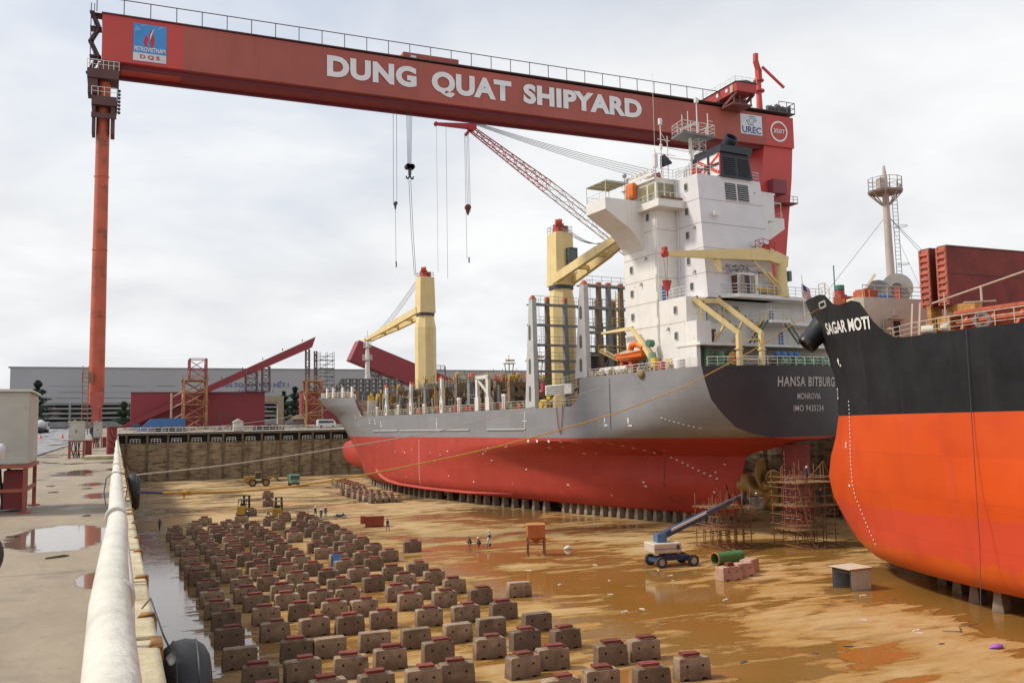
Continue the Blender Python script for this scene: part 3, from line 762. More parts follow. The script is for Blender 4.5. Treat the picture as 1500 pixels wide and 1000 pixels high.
    mb.prism(lo, hi); rud = mb.build('rudder', M('rudder_red', (0.22, 0.026, 0.028), 0.5, 0.2, 0.6, streak=0.3), ship, SO)
    mb = MB()
    for z in (-5.6, -8.4, -10.4):
        for k in range(3): mb.box(-0.52, -0.50, 2.1+k*.9, 2.8+k*.9, z, z+.07)
    for k in range(26): mb.box(-.50, -.49, 4.35, 4.43+.1*(k % 2), -2.2-k*.33, -2.05-k*.33)
    mb.build('draft_marks', letter_white, rud, SO)
    mb = MB(); mb.box(-.515, -.49, 1.6, 4.2, -4.25, -4.18); mb.build('horn_gap', black_paint, rud, SO)
    bronze = M('bronze', (0.36, 0.23, 0.075), 0.4, 0.4, 0.7, metal=0.35, rust=0.15, rcol=(0.12, 0.07, 0.03))
    mb = MB(); mb.lathe((0, 7.6, -6.7), (0, 1, 0), [(0, .05), (.2, .45), (.8, .75), (2.2, .85), (5.2, .95)], 20); prop = mb.build('propeller_hub', bronze, ship, SO, smooth=True)
    for k in range(5):
        a0 = 2*math.pi*k/5+1.05; mb = MB(); nr, nc = 9, 7
        for i in range(nr):
            r = 0.7+3.0*i/(nr-1); t = (r-.7)/3.0
            ch = 1.6*math.sin(math.pi*min(1, .22+.78*t))*(1.0-.25*t)+.42; pit = math.atan2(4.2, 2*math.pi*r*.8)
            for j in range(nc):
                s = (j/(nc-1)-.5)*2*ch
                tan = s*math.cos(pit); ax = s*math.sin(pit)
                ang = a0+tan/r+0.22*t
                mb.v.append((r*math.sin(ang), 9.0+ax*.8, -6.7+r*math.cos(ang)))
        for i in range(nr-1):
            for j in range(nc-1):
                q = i*nc+j; mb.f.append([q, q+1, q+nc+1, q+nc]); mb.mi.append(0)
        o = mb.build('propeller_blade', bronze, prop, SO, smooth='all')
        so = o.modifiers.new('thickness', 'SOLIDIFY'); so.thickness = 0.09
    # writing on the stern
    def stern(v0, v1, z0, z1):
        def fn(a, b):
            v = lerp(v0, v1, a); z = lerp(z0, z1, b); return (v, ushift(0, v)+(8.3-z)*0.07-0.05, z+10.9)
        return fn
    pale = M('stern_lettering', (0.55, 0.53, 0.52), 0.55, 0.12, 2)
    text('ship_name', 'HANSA BITBURG', pale, ship, stern(-4.75, 4.75, 5.75, 6.95), 0.022, 0.4, 1.12)
    text('home_port', 'MONROVIA', pale, ship, stern(-1.95, 1.95, 4.2, 4.95), 0.014, 0.4, 1.05)
    text('ship_number', 'IMO 9435234', pale, ship, stern(-2.5, 2.5, 2.75, 3.5), 0.012, 0.4, 1.1)
    # small painted marks on the port side
    mb = MB()
    def mk(u0, u1, z0, z1):
        pts = []
        for u, z in ((u0, z0), (u1, z0), (u1, z1), (u0, z1)): pts.append((-ship_b(u, z)-0.05, ushift(u, ship_b(u, z)), z))
        mb.poly(pts)
    rng = random.Random(5)
    for k in range(34): mk(91.0, 91.22, -0.9-k*.27, -0.77-k*.27)
    for k in range(26): mk(142+k*.03, 142.3+k*.03, 1-k*.3, 1.13-k*.3)
    for k in range(12): mk(47.0, 47.25, 3.6-k*.27, 3.75-k*.27)
    mk(46.4, 47.9, 2.3, 2.42); mk(82.0, 82.2, .9, 3.2); mk(81.6, 82.7, 2.1, 2.2)
    for u in (45.8, 43.0, 39.5, 36.4, 33.6, 32.6, 31.8, 28, 24.5): mk(u, u+.55, -1.0, -.62)
    for u, z in ((133, 4.5), (131, 2.6), (128, 5.0), (121, 3.2), (117, 3.0), (113, 2.4), (24.3, 1.8), (18.8, 1.7)):
        mk(u, u+.28, z, z+.7); mk(u-.5, u+.3, z-.45, z-.2)
    for k in range(16): mk(28-k*.85, 28.3-k*.85, -.9-k*.34, -.72-k*.34)
    for k in range(9): mk(11-k*.7, 11.35-k*.7, 2.2-k*.17, 2.35-k*.17)
    for _ in range(46):
        u = rng.uniform(14, 150); z = rng.uniform(-9.6, -1.5); mk(u, u+rng.uniform(.15, .6), z, z+rng.uniform(.08, .22))
    mb.build('painted_marks', letter_white, ship, SO)['kind'] = 'stuff'
    mb = MB()
    pts = [(-ship_b(14.2, z)-.05, 14.6+(-4.5-z)*-.05+.15*math.sin(z), z) for z in [-4.5-k*.6 for k in range(9)]]
    mb.path(pts, .1, 5)
    part_gouge = mb.build('hull_gouge', black_paint, ship, SO); mb = MB()
    mb.path([(-ship_b(23, z)-.08, 23, z) for z in (7.8, 4, 1, -3, -7, -9.6)], .035, 5)
    mb.build('hanging_line', dark_steel, ship, SO)
hansa_hull()

# ---------------------------------------------------------------- superstructure
seam_mat = M('seam_brown', (0.33, 0.26, 0.20), 0.7, 0.2)  # brown line colour of the plate seams on the white walls
HOUSE = [False]
def part(name, mb, m, parent=None, **k):
    if HOUSE[0]: mb.v = [(x+2.1, y+2.7, 8.2+(z-8.2)*1.0295) for x, y, z in mb.v]   # the whole deckhouse stands 2 m inboard of the ship's side
    return mb.build(name, m, parent or ship, SO, **k)
def port_window(v, u, z, parent):
    mb = MB(); w, h, n = .36, .55, 14
    def ring(s, x):
        return [(x, u+(w-.16)*s*(1 if math.cos(2*math.pi*(k+.5)/n) > 0 else -1)+.16*math.cos(2*math.pi*(k+.5)/n), z+(h-.16)*s*(1 if math.sin(2*math.pi*(k+.5)/n) > 0 else -1)+.16*math.sin(2*math.pi*(k+.5)/n)) for k in range(n)]
    mb.prism(ring(1, v-.002), ring(1, v-.09)); fr = part('porthole', mb, M('frame_rust', (0.55, 0.50, 0.42), 0.6, 0.2, 3), parent)
    mb = MB(); mb.prism([(v-.093, y, zz) for _, y, zz in ring(.72, 0)], [(v-.10, y, zz) for _, y, zz in ring(.72, 0)]); part('pane', mb, glass_dark, fr)
def superstructure():
    W = white_paint; HOUSE[0] = True
    # lower house, full breadth
    mb = MB(); mb.box(-13.5, 13.5, 8.4, 19.3, 8.2, 11.05)
    mb.box(-13.5, 13.5, 6.6, 19.3, 11.35, 14.05); mb.box(-13.5, -11.2, 4.4, 6.6, 11.35, 14.05); mb.box(-13.5, -12.9, 4.6, 8.4, 8.2, 11.05)
    mb.box(-13.5, -10.35, 6.3, 19.3, 14.05, 17.2); mb.box(-10.35, 13.5, 7.8, 19.3, 14.05, 17.2)
    house = part('lower_house', mb, W)
    # deck slabs
    mb = MB(); mb.box(-13.6, 13.6, 3.8, 8.4, 11.05, 11.35); mb.box(-13.5, 13.5, 8.4, 19.3, 11.05, 11.35); slabA = part('deck_slab', mb, W)
    mb = MB(); mb.prism([(-3.2, 4.2, 13.95), (13.6, 4.2, 13.95), (13.6, 6.6, 13.95), (-3.2, 6.6, 13.95)], [(-3.2, 4.2, 14.3), (13.6, 4.2, 14.3), (13.6, 6.6, 14.3), (-3.2, 6.6, 14.3)])
    mb.box(-3.0, 0.2, 2.4, 4.2, 13.95, 14.3); slabB = part('deck_slab', mb, W)
    dk = [(-9.9, 7.8), (-6.5, 4.3), (8.5, 4.3), (13.6, 7.8)]
    mb = MB(); mb.prism([(x, y, 17.2) for x, y in dk], [(x, y, 17.65) for x, y in dk]); slabC = part('deck_slab', mb, W)
    # forward tower with the bridge
    mb = MB(); mb.box(-13.5, 6.2, 11.7, 19.3, 17.2, 29.4); tower = part('accommodation_tower', mb, W)
    # engine casing, aft face slightly sloped
    lo = [(-10.25, 5.9, 17.2), (1.4, 5.9, 17.2), (1.4, 11.7, 17.2), (-10.25, 11.7, 17.2)]
    hi = [(-10.25, 7.15, 33.1), (0.6, 7.15, 33.1), (0.6, 11.7, 33.1), (-10.25, 11.7, 33.1)]
    mb = MB(); mb.prism(lo, hi); casing = part('engine_casing', mb, M('casing_white', (0.66, 0.64, 0.655), 0.5, 0.06, 0.4, rust=0.04, streak=0.12, dirt=(0.45, 0.38, 0.33)))
    # plate seams
    mb = MB()
    for z in (14.08, 17.25, 20.3, 23.4, 26.5):
        mb.box(-13.52, -13.5, 11.7, 19.3, z, z+.05)
        if z > 17.3: mb.box(-13.5, -10.25, 11.68, 11.7, z, z+.05)
    mb.box(-13.52, -13.5, 6.6, 11.7, 14.08, 14.13)
    part('plate_seam', mb, seam_mat, tower)
    mb = MB()
    def cy(z): return lerp(5.9, 7.15, (z-17.2)/15.9)
    for z in (20.3, 23.5, 26.7, 29.8):
        mb.box(-10.25, lerp(1.4, .6, (z-17.2)/15.9), cy(z)-.02, cy(z)+.02, z, z+.05); mb.box(-10.27, -10.25, cy(z), 11.7, z, z+.05)
    part('plate_seam', mb, seam_mat, casing)
    # louvres on the casing
    for v0, v1 in ((-5.7, -3.85), (-3.55, -1.65)):
        mb = MB(); mb.poly([(v0, cy(30.1)-.03, 30.1), (v1, cy(30.1)-.03, 30.1), (v1, cy(32.35)-.03, 32.35), (v0, cy(32.35)-.03, 32.35)]); lv = part('louvre', mb, black_paint, casing)
        mb = MB()
        for k in range(8):
            z = 30.2+k*.28; mb.add([(v0, cy(z)-.04, z), (v1, cy(z)-.04, z), (v1, cy(z)-.16, z-.1), (v0, cy(z)-.16, z-.1)], [(0, 1, 2, 3)])
        part('slat', mb, W, lv)
    # portholes
    for z in (15.8, 18.9, 22.1, 25.4): port_window(-13.5, 17.6, z, tower)
    port_window(-13.5, 13.6, 28.4, tower)
    for z in (22.2, 25.5, 28.6, 31.8): port_window(-10.25, 9.4, z, casing)
    port_window(-10.25, 8.9, 18.9, casing)
    for z in (12.5, 15.7): port_window(-13.5, 8.4, z, house)
    for u in (12.0, 15.2): port_window(-13.5, u, 9.5, house)
    rng = random.Random(44); mb = MB()
    for z in (12.2, 15.3, 18.6, 21.8, 25.0): mb.path([(-13.56, 12.2, z), (-13.56, 12.2, z+2.2)], .05, 5)
    mb.path([(-13.6, 11.9, 8.3), (-13.6, 11.9, 28.5)], .06, 5); mb.path([(-10.34, 11.2, 17.3), (-10.34, 11.2, 32.8)], .07, 5); mb.path([(-9.6, 6.3, 17.7), (-9.6, 6.95, 31)], .05, 5)
    part('wall_pipe', mb, white_paint, tower)
    for v, u, z in ((-13.6, 15.4, 19.8), (-13.6, 14.2, 23.0), (-13.6, 9.9, 13.4), (-10.35, 8.2, 20.6), (-10.35, 7.9, 26.2)):
        mb = MB(); mb.box(v-.12, v+.08, u-.12, u+.12, z, z+.28); mb.tube((v-.1, u, z), (v-.3, u, z-.12), .07, 6); part('wall_lamp', mb, M('lamp_tan', (.34, .30, .24), .6), tower)
    mb = MB(); mb.rail([(-10.5, 8.6, 20.2), (-10.5, 8.6, 21.6)], .01, 2, .02, 1); mb.box(-8.6, -7.6, 6.0, 6.25, 27.6, 28.2); mb.box(-2.2, -1.4, 6.2, 6.5, 24.2, 24.8); part('vent_cowl', mb, white_paint, casing)
    # bridge: catwalk, wheelhouse, windows
    mb = MB(); mb.box(-14.5, -10.25, 9.9, 11.7, 29.15, 29.75); mb.box(-14.5, -13.5, 11.7, 15.6, 29.15, 29.75); mb.box(-14.5, -10.3, 9.88, 9.9, 29.15, 30.1); mb.box(-14.52, -14.5, 9.9, 15.6, 29.15, 30.1)
    cat = part('bridge_catwalk', mb, W)
    mb = MB(); mb.rail([(-14.4, 15.5, 29.75), (-14.4, 10.0, 29.75), (-10.4, 10.0, 29.75)], 1.25, 1.1, .035, 2); part('railing', mb, rail_white, cat)
    mb = MB(); mb.box(-14.3, -10.6, 9.7, 9.87, 30.15, 30.4); part('fender_plank', mb, M('plank_brown', (0.20, 0.11, 0.07), 0.8), cat)
    mb = MB(); lo = [(-13.4, 11.75), (7.6, 11.75), (7.6, 19.2), (-13.4, 19.2)]
    mb.prism([(x, y, 29.4) for x, y in lo], [(x, y, 33.1) for x, y in lo]); mb.box(-13.7, 7.8, 11.71, 19.5, 33.1, 33.35)
    wh = part('wheelhouse', mb, W)
    wood = M('window_frame', (0.70, 0.62, 0.46), 0.6)
    for v0, v1 in ((-13.15, -12.2), (-11.9, -10.5)):
        mb = MB(); mb.box(v0-.1, v1+.1, 11.70, 11.748, 30.4, 32.75); f = part('window', mb, wood, wh)
        mb = MB(); mb.box(v0, v1, 11.67, 11.698, 30.5, 32.65); part('pane', mb, glass_pane, f)
    for u0, u1 in ((12.1, 13.4), (13.8, 15.3)):
        mb = MB(); mb.box(-13.45, -13.402, u0-.1, u1+.1, 30.4, 32.75); f = part('window', mb, wood, wh)
        mb = MB(); mb.box(-13.48, -13.452, u0, u1, 30.5, 32.65); part('pane', mb, glass_pane, f)
    mb = MB(); mb.rail([(-13.5, 19.2, 33.35), (-13.5, 12, 33.35), (-10.3, 12, 33.35), (-10.3, 8.2, 33.1)], 1.3, 1.5, .035, 3); part('roof_railing', mb, rail_white, wh)
    # bridge wings
    for s in (-1, 1):
        mb = MB(); prof = [(13.5, 24.3), (13.9, 25.0), (14.6, 25.9), (15.8, 27.0), (19.6, 29.25), (19.6, 30.75), (13.5, 30.75)]
        ox = 0 if s < 0 else -7.3
        a = [(s*x+ox, 14.6, z) for x, z in prof]; b = [(s*x+ox, 19.25, z) for x, z in prof]
        mb.prism(a, b) if s > 0 else mb.prism(b, a)
        wing = part('bridge_wing', mb, W)
        mb = MB(); x0 = s*19.3+ox; x1 = s*15.6+ox
        mb.box(x0, x1, 14.8, 19.6, 33.0, 33.12); part('awning', mb, M('awning_canvas', (0.34, 0.33, 0.22), 0.8, 0.2, 1), wing)
        mb = MB()
        for x in (x0, x1):
            for y in (14.9, 19.5): mb.tube((x, y, 30.7), (x, y, 33.0), .05, 6)
        for k in range(4): mb.bar((x0, 14.8+k*1.55, 32.97), (x1, 14.8+k*1.55, 32.97), .08, .08)
        part('awning_frame', mb, rail_white, wing)
        mb = MB(); mb.rail([(s*13.6+ox, 19.1, 30.75), (s*19.4+ox, 19.1, 30.75), (s*19.4+ox, 14.8, 30.75)], .9, 1.4, .03, 2); part('railing', mb, rail_white, wing)
    # small things on the bridge top
    mb = MB(); mb.box(-14.4, -13.8, 15.6, 17.2, 31.3, 33.4); part('signal_panel', mb, lifeboat_orange)
    mb = MB(); mb.box(-14.2, -13.7, 16.0, 17.2, 29.9, 31.2); part('deck_locker', mb, M('locker_green', (0.10, 0.16, 0.09), 0.6))
    mb = MB(); mb.lathe((-11.8, 14.6, 33.35), (0, 0, 1), [(0, .75), (.75, .8), (.82, .8)], 18); part('compass_tub', mb, M('tub_tan', (0.45, 0.36, 0.25), 0.6))
    mb = MB(); mb.box(-13.75, -13.68, 12.3, 18.4, 33.7, 34.5); nb = part('name_board', mb, W)
    text('board_lettering', 'HANSA BITBURG', black_paint, nb, lambda a, b: (-13.78, 18.0-5.3*a, 44.75+.42*b), 0.0)
    mb = MB(); mb.tube((-14.1, 17.8, 30.8), (-14.1, 17.8, 34.5), .05, 6); mb.ball((-14.1, 17.8, 34.9), .33, 12, 8); part('satellite_dome', mb, M('dome_grey', (0.3, 0.3, 0.32), 0.5), smooth=True)
    mb = MB(); mb.tube((-12.9, 12.4, 33.3), (-12.9, 12.4, 37.2), .09, 6); mb.box(-13.1, -12.6, 12.2, 12.7, 34.9, 36.6); mb.tube((-12.9, 12.4, 37), (-12.9, 12.4, 47.5), .022, 5); part('whip_aerial', mb, rail_white)
    # funnel
    blk = M('funnel_black', (0.022, 0.026, 0.036), 0.5, 0.15)
    lo = [(-6.4, 6.75, 33.1), (-1.0, 6.75, 33.1), (-1.0, 11.6, 33.1), (-6.4, 11.6, 33.1)]
    hi = [(-6.4, 7.0, 36.9), (-1.7, 7.0, 36.9), (-1.7, 11.6, 36.9), (-6.4, 11.6, 36.9)]
    mb = MB(); mb.prism(lo, hi); fun = part('funnel', mb, blk)
    mb = MB(); mb.prism([(-6.6, 6.6, 36.3), (-1.2, 6.6, 36.3), (-1.2, 11.9, 36.2), (-6.6, 11.9, 36.2)], [(-6.6, 6.6, 37.15), (-1.0, 6.6, 37.3), (-1.2, 11.9, 37.2), (-6.6, 11.9, 37.1)]); part('funnel_cap', mb, blk, fun)
    def fy(z): return lerp(6.75, 7.0, (z-33.1)/3.8)
    for v0, v1 in ((-5.9, -3.9), (-3.4, -1.5)):
        mb = MB()
        for k in range(9): mb.box(v0, v1, fy(33.4+k*.27)-.1, fy(33.4+k*.27)-.01, 33.4+k*.27, 33.5+k*.27)
        part('funnel_louvre', mb, M('louvre_black', (0.010, 0.011, 0.016), 0.6), fun)
    # house flag on the funnel side
    mb = MB(); x = -6.44; mb.poly([(x, 7.0, 33.3), (x, 7.0, 36.3), (x, 11.55, 36.2), (x, 11.55, 33.3)]); fl = part('funnel_emblem', mb, M('emblem_white', (0.78, 0.76, 0.72), 0.5), fun)
    def strip(m, a, b, w, x):
        mb = MB(); a = Vector(a); b = Vector(b); d = (b-a).normalized(); n = Vector((-d.y, d.x))*w/2
        mb.poly([(x, p.x, p.y) for p in (a-n, b-n, b+n, a+n)]); part('emblem_bar', mb, m, fl)
    emr = M('emblem_red', (0.55, 0.03, 0.03), 0.5)
    strip(emr, (7.15, 36.0), (11.4, 33.6), .42, -6.455); strip(emr, (7.15, 33.6), (11.4, 36.0), .42, -6.46); strip(blk, (9.25, 33.35), (9.25, 36.2), .5, -6.465); strip(blk, (7.1, 34.8), (11.5, 34.8), .4, -6.467); strip(emr, (7.02, 33.4), (7.02, 36.3), .25, -6.47)
    mb = MB(); mb.lathe((-3.9, 8.8, 37.0), (-.05, -.55, .5), [(-.6, .8), (.5, .9), (1.3, .95), (2.3, .95), (2.3, .78), (.6, .76)], 20, cap=False); part('exhaust_pipe', mb, blk, fun, smooth=True)
    mb = MB(); mb.bar((-6.3, 11.7, 36.4), (-6.4, 13.2, 35.6), .3, .9); part('exhaust_duct', mb, blk, fun)
    # radar mast
    mb = MB(); mb.tube((-6.6, 12.6, 33.2), (-6.6, 12.6, 40.0), .32, 12, .24); mast = part('radar_mast', mb, W, smooth=True)
    mb = MB(); mb.lattice((-5.0, 12.6, 33.3), (-5.0, 12.6, 39.6), 1.2, 1.2, 8, .05, .035); part('lattice', mb, rail_white, mast)
    mb = MB(); mb.prism([(-9.2, 11.0, 39.6), (-3.4, 11.0, 39.6), (-4.0, 14.2, 39.6), (-8.6, 14.2, 39.6)], [(-9.2, 11.0, 39.85), (-3.4, 11.0, 39.85), (-4.0, 14.2, 39.85), (-8.6, 14.2, 39.85)]); part('mast_platform', mb, M('platform_grey', (0.16, 0.17, 0.17), 0.6), mast)
    mb = MB(); mb.rail([(-9.1, 11.1, 39.85), (-3.5, 11.1, 39.85), (-4.1, 14.1, 39.85), (-8.5, 14.1, 39.85), (-9.1, 11.1, 39.85)], 1.5, 1.3, .045, 3); part('railing', mb, rail_white, mast)
    mb = MB(); mb.tube((-5.8, 12.0, 39.8), (-5.8, 12.0, 45.2), .12, 8, .06); mb.box(-6.05, -5.55, 11.8, 12.2, 44.4, 45.0); mb.tube((-3.9, 12, 39.8), (-3.9, 12, 43.2), .07, 6); mb.tube((-3.9, 12, 42.2), (-3.0, 12, 42.2), .04, 5)
    mb.tube((-7.4, 12, 39.8), (-7.4, 12, 43.0), .06, 6); mb.tube((-8.4, 12, 39.8), (-8.4, 12, 42.4), .06, 6); mb.bar((-9.0, 11.6, 40.2), (-6.4, 11.6, 41.4), .12, .35)
    part('aerial', mb, rail_white, mast)
    mb = MB(); mb.tube((-12.0, 12.2, 33.3), (-12.0, 12.2, 41.0), .07, 6); mb.tube((-10.9, 12.2, 33.3), (-10.9, 12.2, 39.2), .06, 6); mb.tube((-13.0, 12.2, 36.7), (-9.6, 12.2, 36.7), .05, 5); mb.tube((-12.5, 12.2, 38.6), (-10.5, 12.2, 38.6), .05, 5); mb.tube((-12.0, 12.2, 39.6), (-10.9, 12.2, 38.2), .04, 5); mb.box(-12.2, -11.8, 12.0, 12.4, 40.6, 41.4); mb.box(-12.15, -11.85, 12.05, 12.35, 37.3, 38.0); mb.tube((-10.9, 12.2, 36.3), (-6.6, 12.4, 36.5), .06, 6); mb.tube((-10.9, 12.2, 37.6), (-6.6, 12.4, 37.6), .05, 6)
    part('signal_yard', mb, rail_white, mast)
    mb = MB(); mb.prism([(-11.9, 11.6, 34.9), (-11.9, 12.6, 34.9), (-10.2, 12.2, 35.6)], [(-11.9, 11.6, 36.5), (-11.9, 12.6, 36.5), (-10.2, 12.2, 35.8)]); part('foghorn', mb, black_paint, mast)
    mb = MB(); mb.rail([(-10.2, 7.3, 33.1), (-10.2, 11.5, 33.1)], 1.2, 1.0, .04, 3); mb.rail([(-10.2, 7.25, 33.1), (-6.7, 7.25, 33.1)], 1.2, 1.2, .04, 3); mb.rail([(-.9, 7.25, 33.1), (.5, 7.25, 33.1), (.5, 11, 33.1)], 1.2, 1.2, .04, 3); part('railing', mb, rail_white, casing)
    mb = MB(); mb.box(-8.9, -7.9, 9.0, 9.8, 33.2, 34.4); mb.tube((-9.9, 8.2, 33.1), (-9.9, 8.2, 34.3), .1, 6); part('vent_box', mb, red_paint, casing)
    mb = MB()
    for k in range(6): mb.tube((-9.2+k*.45, 11.0, 33.1), (-9.2+k*.45, 11.0, 34.6+.5*(k % 3)), .08, 6)
    mb.bar((-10.0, 10.2, 34.0), (-6.6, 10.0, 35.2), .12, .12); mb.bar((-10.0, 11.2, 34.0), (-6.6, 11.4, 35.6), .1, .1); part('pipe_rack', mb, rail_white, casing)
    # aft decks: rails, doors, boxes, stairs, gear
    mb = MB(); mb.rail([(-9.6, 7.6, 17.65), (-6.4, 4.45, 17.65), (8.4, 4.45, 17.65)], 1.25, 1.25, .04, 3); part('railing', mb, rail_white, slabC)
    mb = MB(); mb.rail([(-13.4, 7.9, 11.35), (-13.4, 4.0, 11.35)], .01, 3, .03, 1); mb.rail([(-11.0, 4.0, 11.35), (13.4, 4.0, 11.35)], 1.25, 1.25, .04, 3); part('railing', mb, rail_white, slabA)
    mb = MB(); mb.rail([(-10.2, 6.2, 14.3), (-3.1, 6.2, 14.3), (-3.1, 4.3, 14.3), (13.4, 4.3, 14.3)], 1.2, 1.25, .04, 3); mb.rail([(-2.9, 4.2, 14.3), (-2.9, 2.5, 14.3), (.1, 2.5, 14.3)], 1.2, 1.2, .04, 3); part('railing', mb, rail_white, slabB)
    mb = MB(); mb.rail([(-13.4, 6.4, 17.2), (-13.4, 11.6, 17.2)], 1.25, 1.25, .04, 3); part('railing', mb, rail_white, house)
    HOUSE[0] = False
    mb = MB(); mb.rail([(-13.2, 5.0, 8.24), (-13.3, 30, 8.24)], 1.15, 1.5, .04, 3); part('poop_railing', mb, rail_white)
    mb = MB(); mb.rail([(-12.7, 3.9, 8.24), (-8, 1.9, 8.24), (-3, .7, 8.24), (3, .7, 8.24), (9, 2.2, 8.24), (12.7, 3.9, 8.24)], 1.15, 1.4, .04, 3); part('poop_railing', mb, rail_white)
    HOUSE[0] = True
    def door(v, u, z, m, w=.75, h=1.9, face='aft'):
        mb = MB()
        if face == 'aft': mb.box(v-w/2, v+w/2, u-.06, u-.003, z, z+h)
        else: mb.box(v-.06, v-.003, u-w/2, u+w/2, z, z+h)
        part('door', mb, m, house)
    door(-12.6, 11.68, 17.35, blue_paint); door(-9.2, 7.77, 14.3, blue_paint); door(2.2, 7.77, 14.3, blue_paint); door(2.6, 6.57, 11.4, blue_paint); door(-9.4, 6.57, 11.4, M('door_maroon', (0.16, 0.02, 0.02), 0.5), 1.5); door(-10.4, 6.57, 11.4, green_paint, .5, 2.2)
    mb = MB(); mb.box(-6.4, -4.9, 7.72, 7.79, 15.6, 16.5); mb.box(-4.8, -3.6, 7.72, 7.79, 15.6, 16.5); mb.box(-8.0, -7.5, 7.72, 7.79, 15.2, 15.9); part('deck_box', mb, green_paint, house)
    # white container-like locker on the upper aft deck with open door
    mb = MB(); mb.box(-6.0, -2.6, 4.9, 7.7, 17.66, 20.4); lk = part('deck_locker', mb, W)
    mb = MB(); mb.box(-5.2, -4.1, 4.83, 4.89, 17.8, 20.1); part('locker_doorway', mb, black_paint, lk)
    mb = MB(); mb.box(-6.07, -6.0, 5.1, 7.5, 17.8, 20.1); part('locker_panel', mb, M('dark_maroon', (0.10, 0.035, 0.03), 0.7), lk)
    for x0, x1, y in ((-3.9, -3.2, 4.82), (-5.9, -5.3, 4.5)): mb = MB(); mb.box(x0, x1, y, y+.06, 17.8, 20.1); part('locker_door', mb, M('door_tan', (0.3, 0.25, 0.16), 0.7), lk)
    mb = MB(); rng = random.Random(12)
    for k in range(60):
        a = Vector((rng.uniform(-7.5, -1), rng.uniform(5.0, 5.8), rng.uniform(20.45, 21.8-.18*abs(k % 7)))); mb.tube(a, a+Vector((rng.uniform(-1.4, 1.4), rng.uniform(-.3, .3), rng.uniform(-.4, .4))), .04, 4)
    part('netting_heap', mb, cable_grey)
    mb = MB(); mb.ball((-1.3, 5.2, 18.4), 1.0, 14, 8, (1.9, .7, .35)); part('raft_cover', mb, yellow_paint, smooth=True)
    # stairways
    def stairs(p, q, w, n, m, name='stair'):
        mb = MB(); p = Vector(p); q = Vector(q); o = Vector((0, w/2, 0)) if abs(q.x-p.x) > abs(q.y-p.y) else Vector((w/2, 0, 0))
        for s in (-1, 1): mb.bar(p+o*s, q+o*s, .06, .22)
        for k in range(1, n): c = p.lerp(q, k/n); mb.bar(c-o, c+o, .22, .04)
        st = part(name, mb, m)
        mb = MB()
        for s in (-1, 1):
            mb.tube(p+o*s+Vector((0, 0, 1)), q+o*s+Vector((0, 0, 1)), .035, 5)
            for k in range(4): c = p.lerp(q, k/3)+o*s; mb.tube(c, c+Vector((0, 0, 1)), .03, 5)
        part('handrail', mb, yellow_paint, st)
    stg = M('stair_green', (0.035, 0.10, 0.08), 0.6)
    stairs((-13.0, 8.2, 8.25), (-12.3, 5.0, 11.3), .8, 11, M('stair_teal', (0.12, 0.25, 0.24), 0.6)); stairs((-5.6, 3.4, 11.4), (-3.0, 3.4, 14.25), .8, 10, stg); stairs((2.8, 3.2, 11.4), (.2, 3.2, 14.25), .8, 10, stg)
    # mooring deck gear
    mb = MB(); mb.lathe((-9.8, 5.0, 9.4), (1, 0, 0), [(0, 1.1), (.2, 1.1), (.2, .55), (1.8, .55), (1.8, 1.1), (2.0, 1.1)], 20); mb.box(-10.4, -7.4, 4.4, 5.6, 8.21, 8.9); mb.box(-7.6, -6.6, 4.3, 5.7, 8.9, 10.3); mb.tube((-10.6, 6.2, 8.21), (-10.6, 6.2, 11), .5, 12)
    part('mooring_winch', mb, green_paint, smooth=True)
    for v, z in ((-8.4, 9.5), (-3.7, 13.0)):
        mb = MB(); mb.torus((v, 3.6 if z < 10 else 3.9, z if z < 10 else 12.0), (0, 1, 0), .42, .13, 24, 10)
        part('lifebuoy', mb, lifeboat_orange, smooth=True)
    mb = MB(); mb.lathe((-8.4, 3.75, 9.5), (0, 1, 0), [(0, .8), (.05, .8)], 20); part('winch_disc', mb, M('disc_yellow', (0.6, 0.42, 0.05), 0.6))
    rng = random.Random(9); mb = MB()
    for k in range(26):
        v = -3+k*.52; h = rng.uniform(.5, 1.5); mb.box(v, v+rng.uniform(.3, .6), 3.0+rng.uniform(0, 2), 5.2, 8.21, 8.21+h)
    part('mooring_gear', mb, M('gear_mix', (0.16, 0.13, 0.09), 0.7, 0.6, 1.5, rust=.4))['kind'] = 'stuff'
    for k in range(5): mb = MB(); mb.lathe((-1+k*2.4, 3.4, 9.2), (1, 0, 0), [(0, .8), (.15, .8), (.15, .45), (1.2, .45), (1.2, .8), (1.35, .8)], 16); part('rope_reel', mb, green_paint, smooth=True)
    mb = MB()
    for k in range(4): mb.ball((-1.5+k*1.1, 3.2, 10.0), .45, 10, 6)
    part('rope_coil', mb, blue_paint, smooth=True)
    # starboard lifebelt of the provision crane
    y = 5.0
    mb = MB(); mb.lathe((1.6, y, 17.6), (0, 0, 1), [(0, .95), (.3, .95), (.3, .8), (3.6, .72), (4.6, .72)], 18); pc = part('provision_crane', mb, cream_paint, smooth=True)
    mb = MB(); mb.bar((2.6, y, 22.2), (-1.0, y-.4, 22.9), .7, 1.4, h2=1.6, w2=.7); mb.bar((-1.0, y-.4, 22.9), (-9, y-.3, 22.4), .7, 1.6, w2=.6, h2=1.2); mb.bar((-9, y-.3, 22.4), (-17.4, y, 21.9), .6, 1.2, w2=.45, h2=.55)
    mb.bar((-9.6, y-.2, 21.8), (-9.0, y-.2, 20.2), .5, .8, h2=.25); part('jib', mb, cream_paint, pc)
    mb = MB(); mb.tube((1.0, y-.1, 18.6), (-3.6, y-.4, 21.9), .16, 10); mb.tube((1.4, y, 18.9), (-1, y-.3, 20.6), .24, 10); part('luffing_ram', mb, cream_paint, pc)
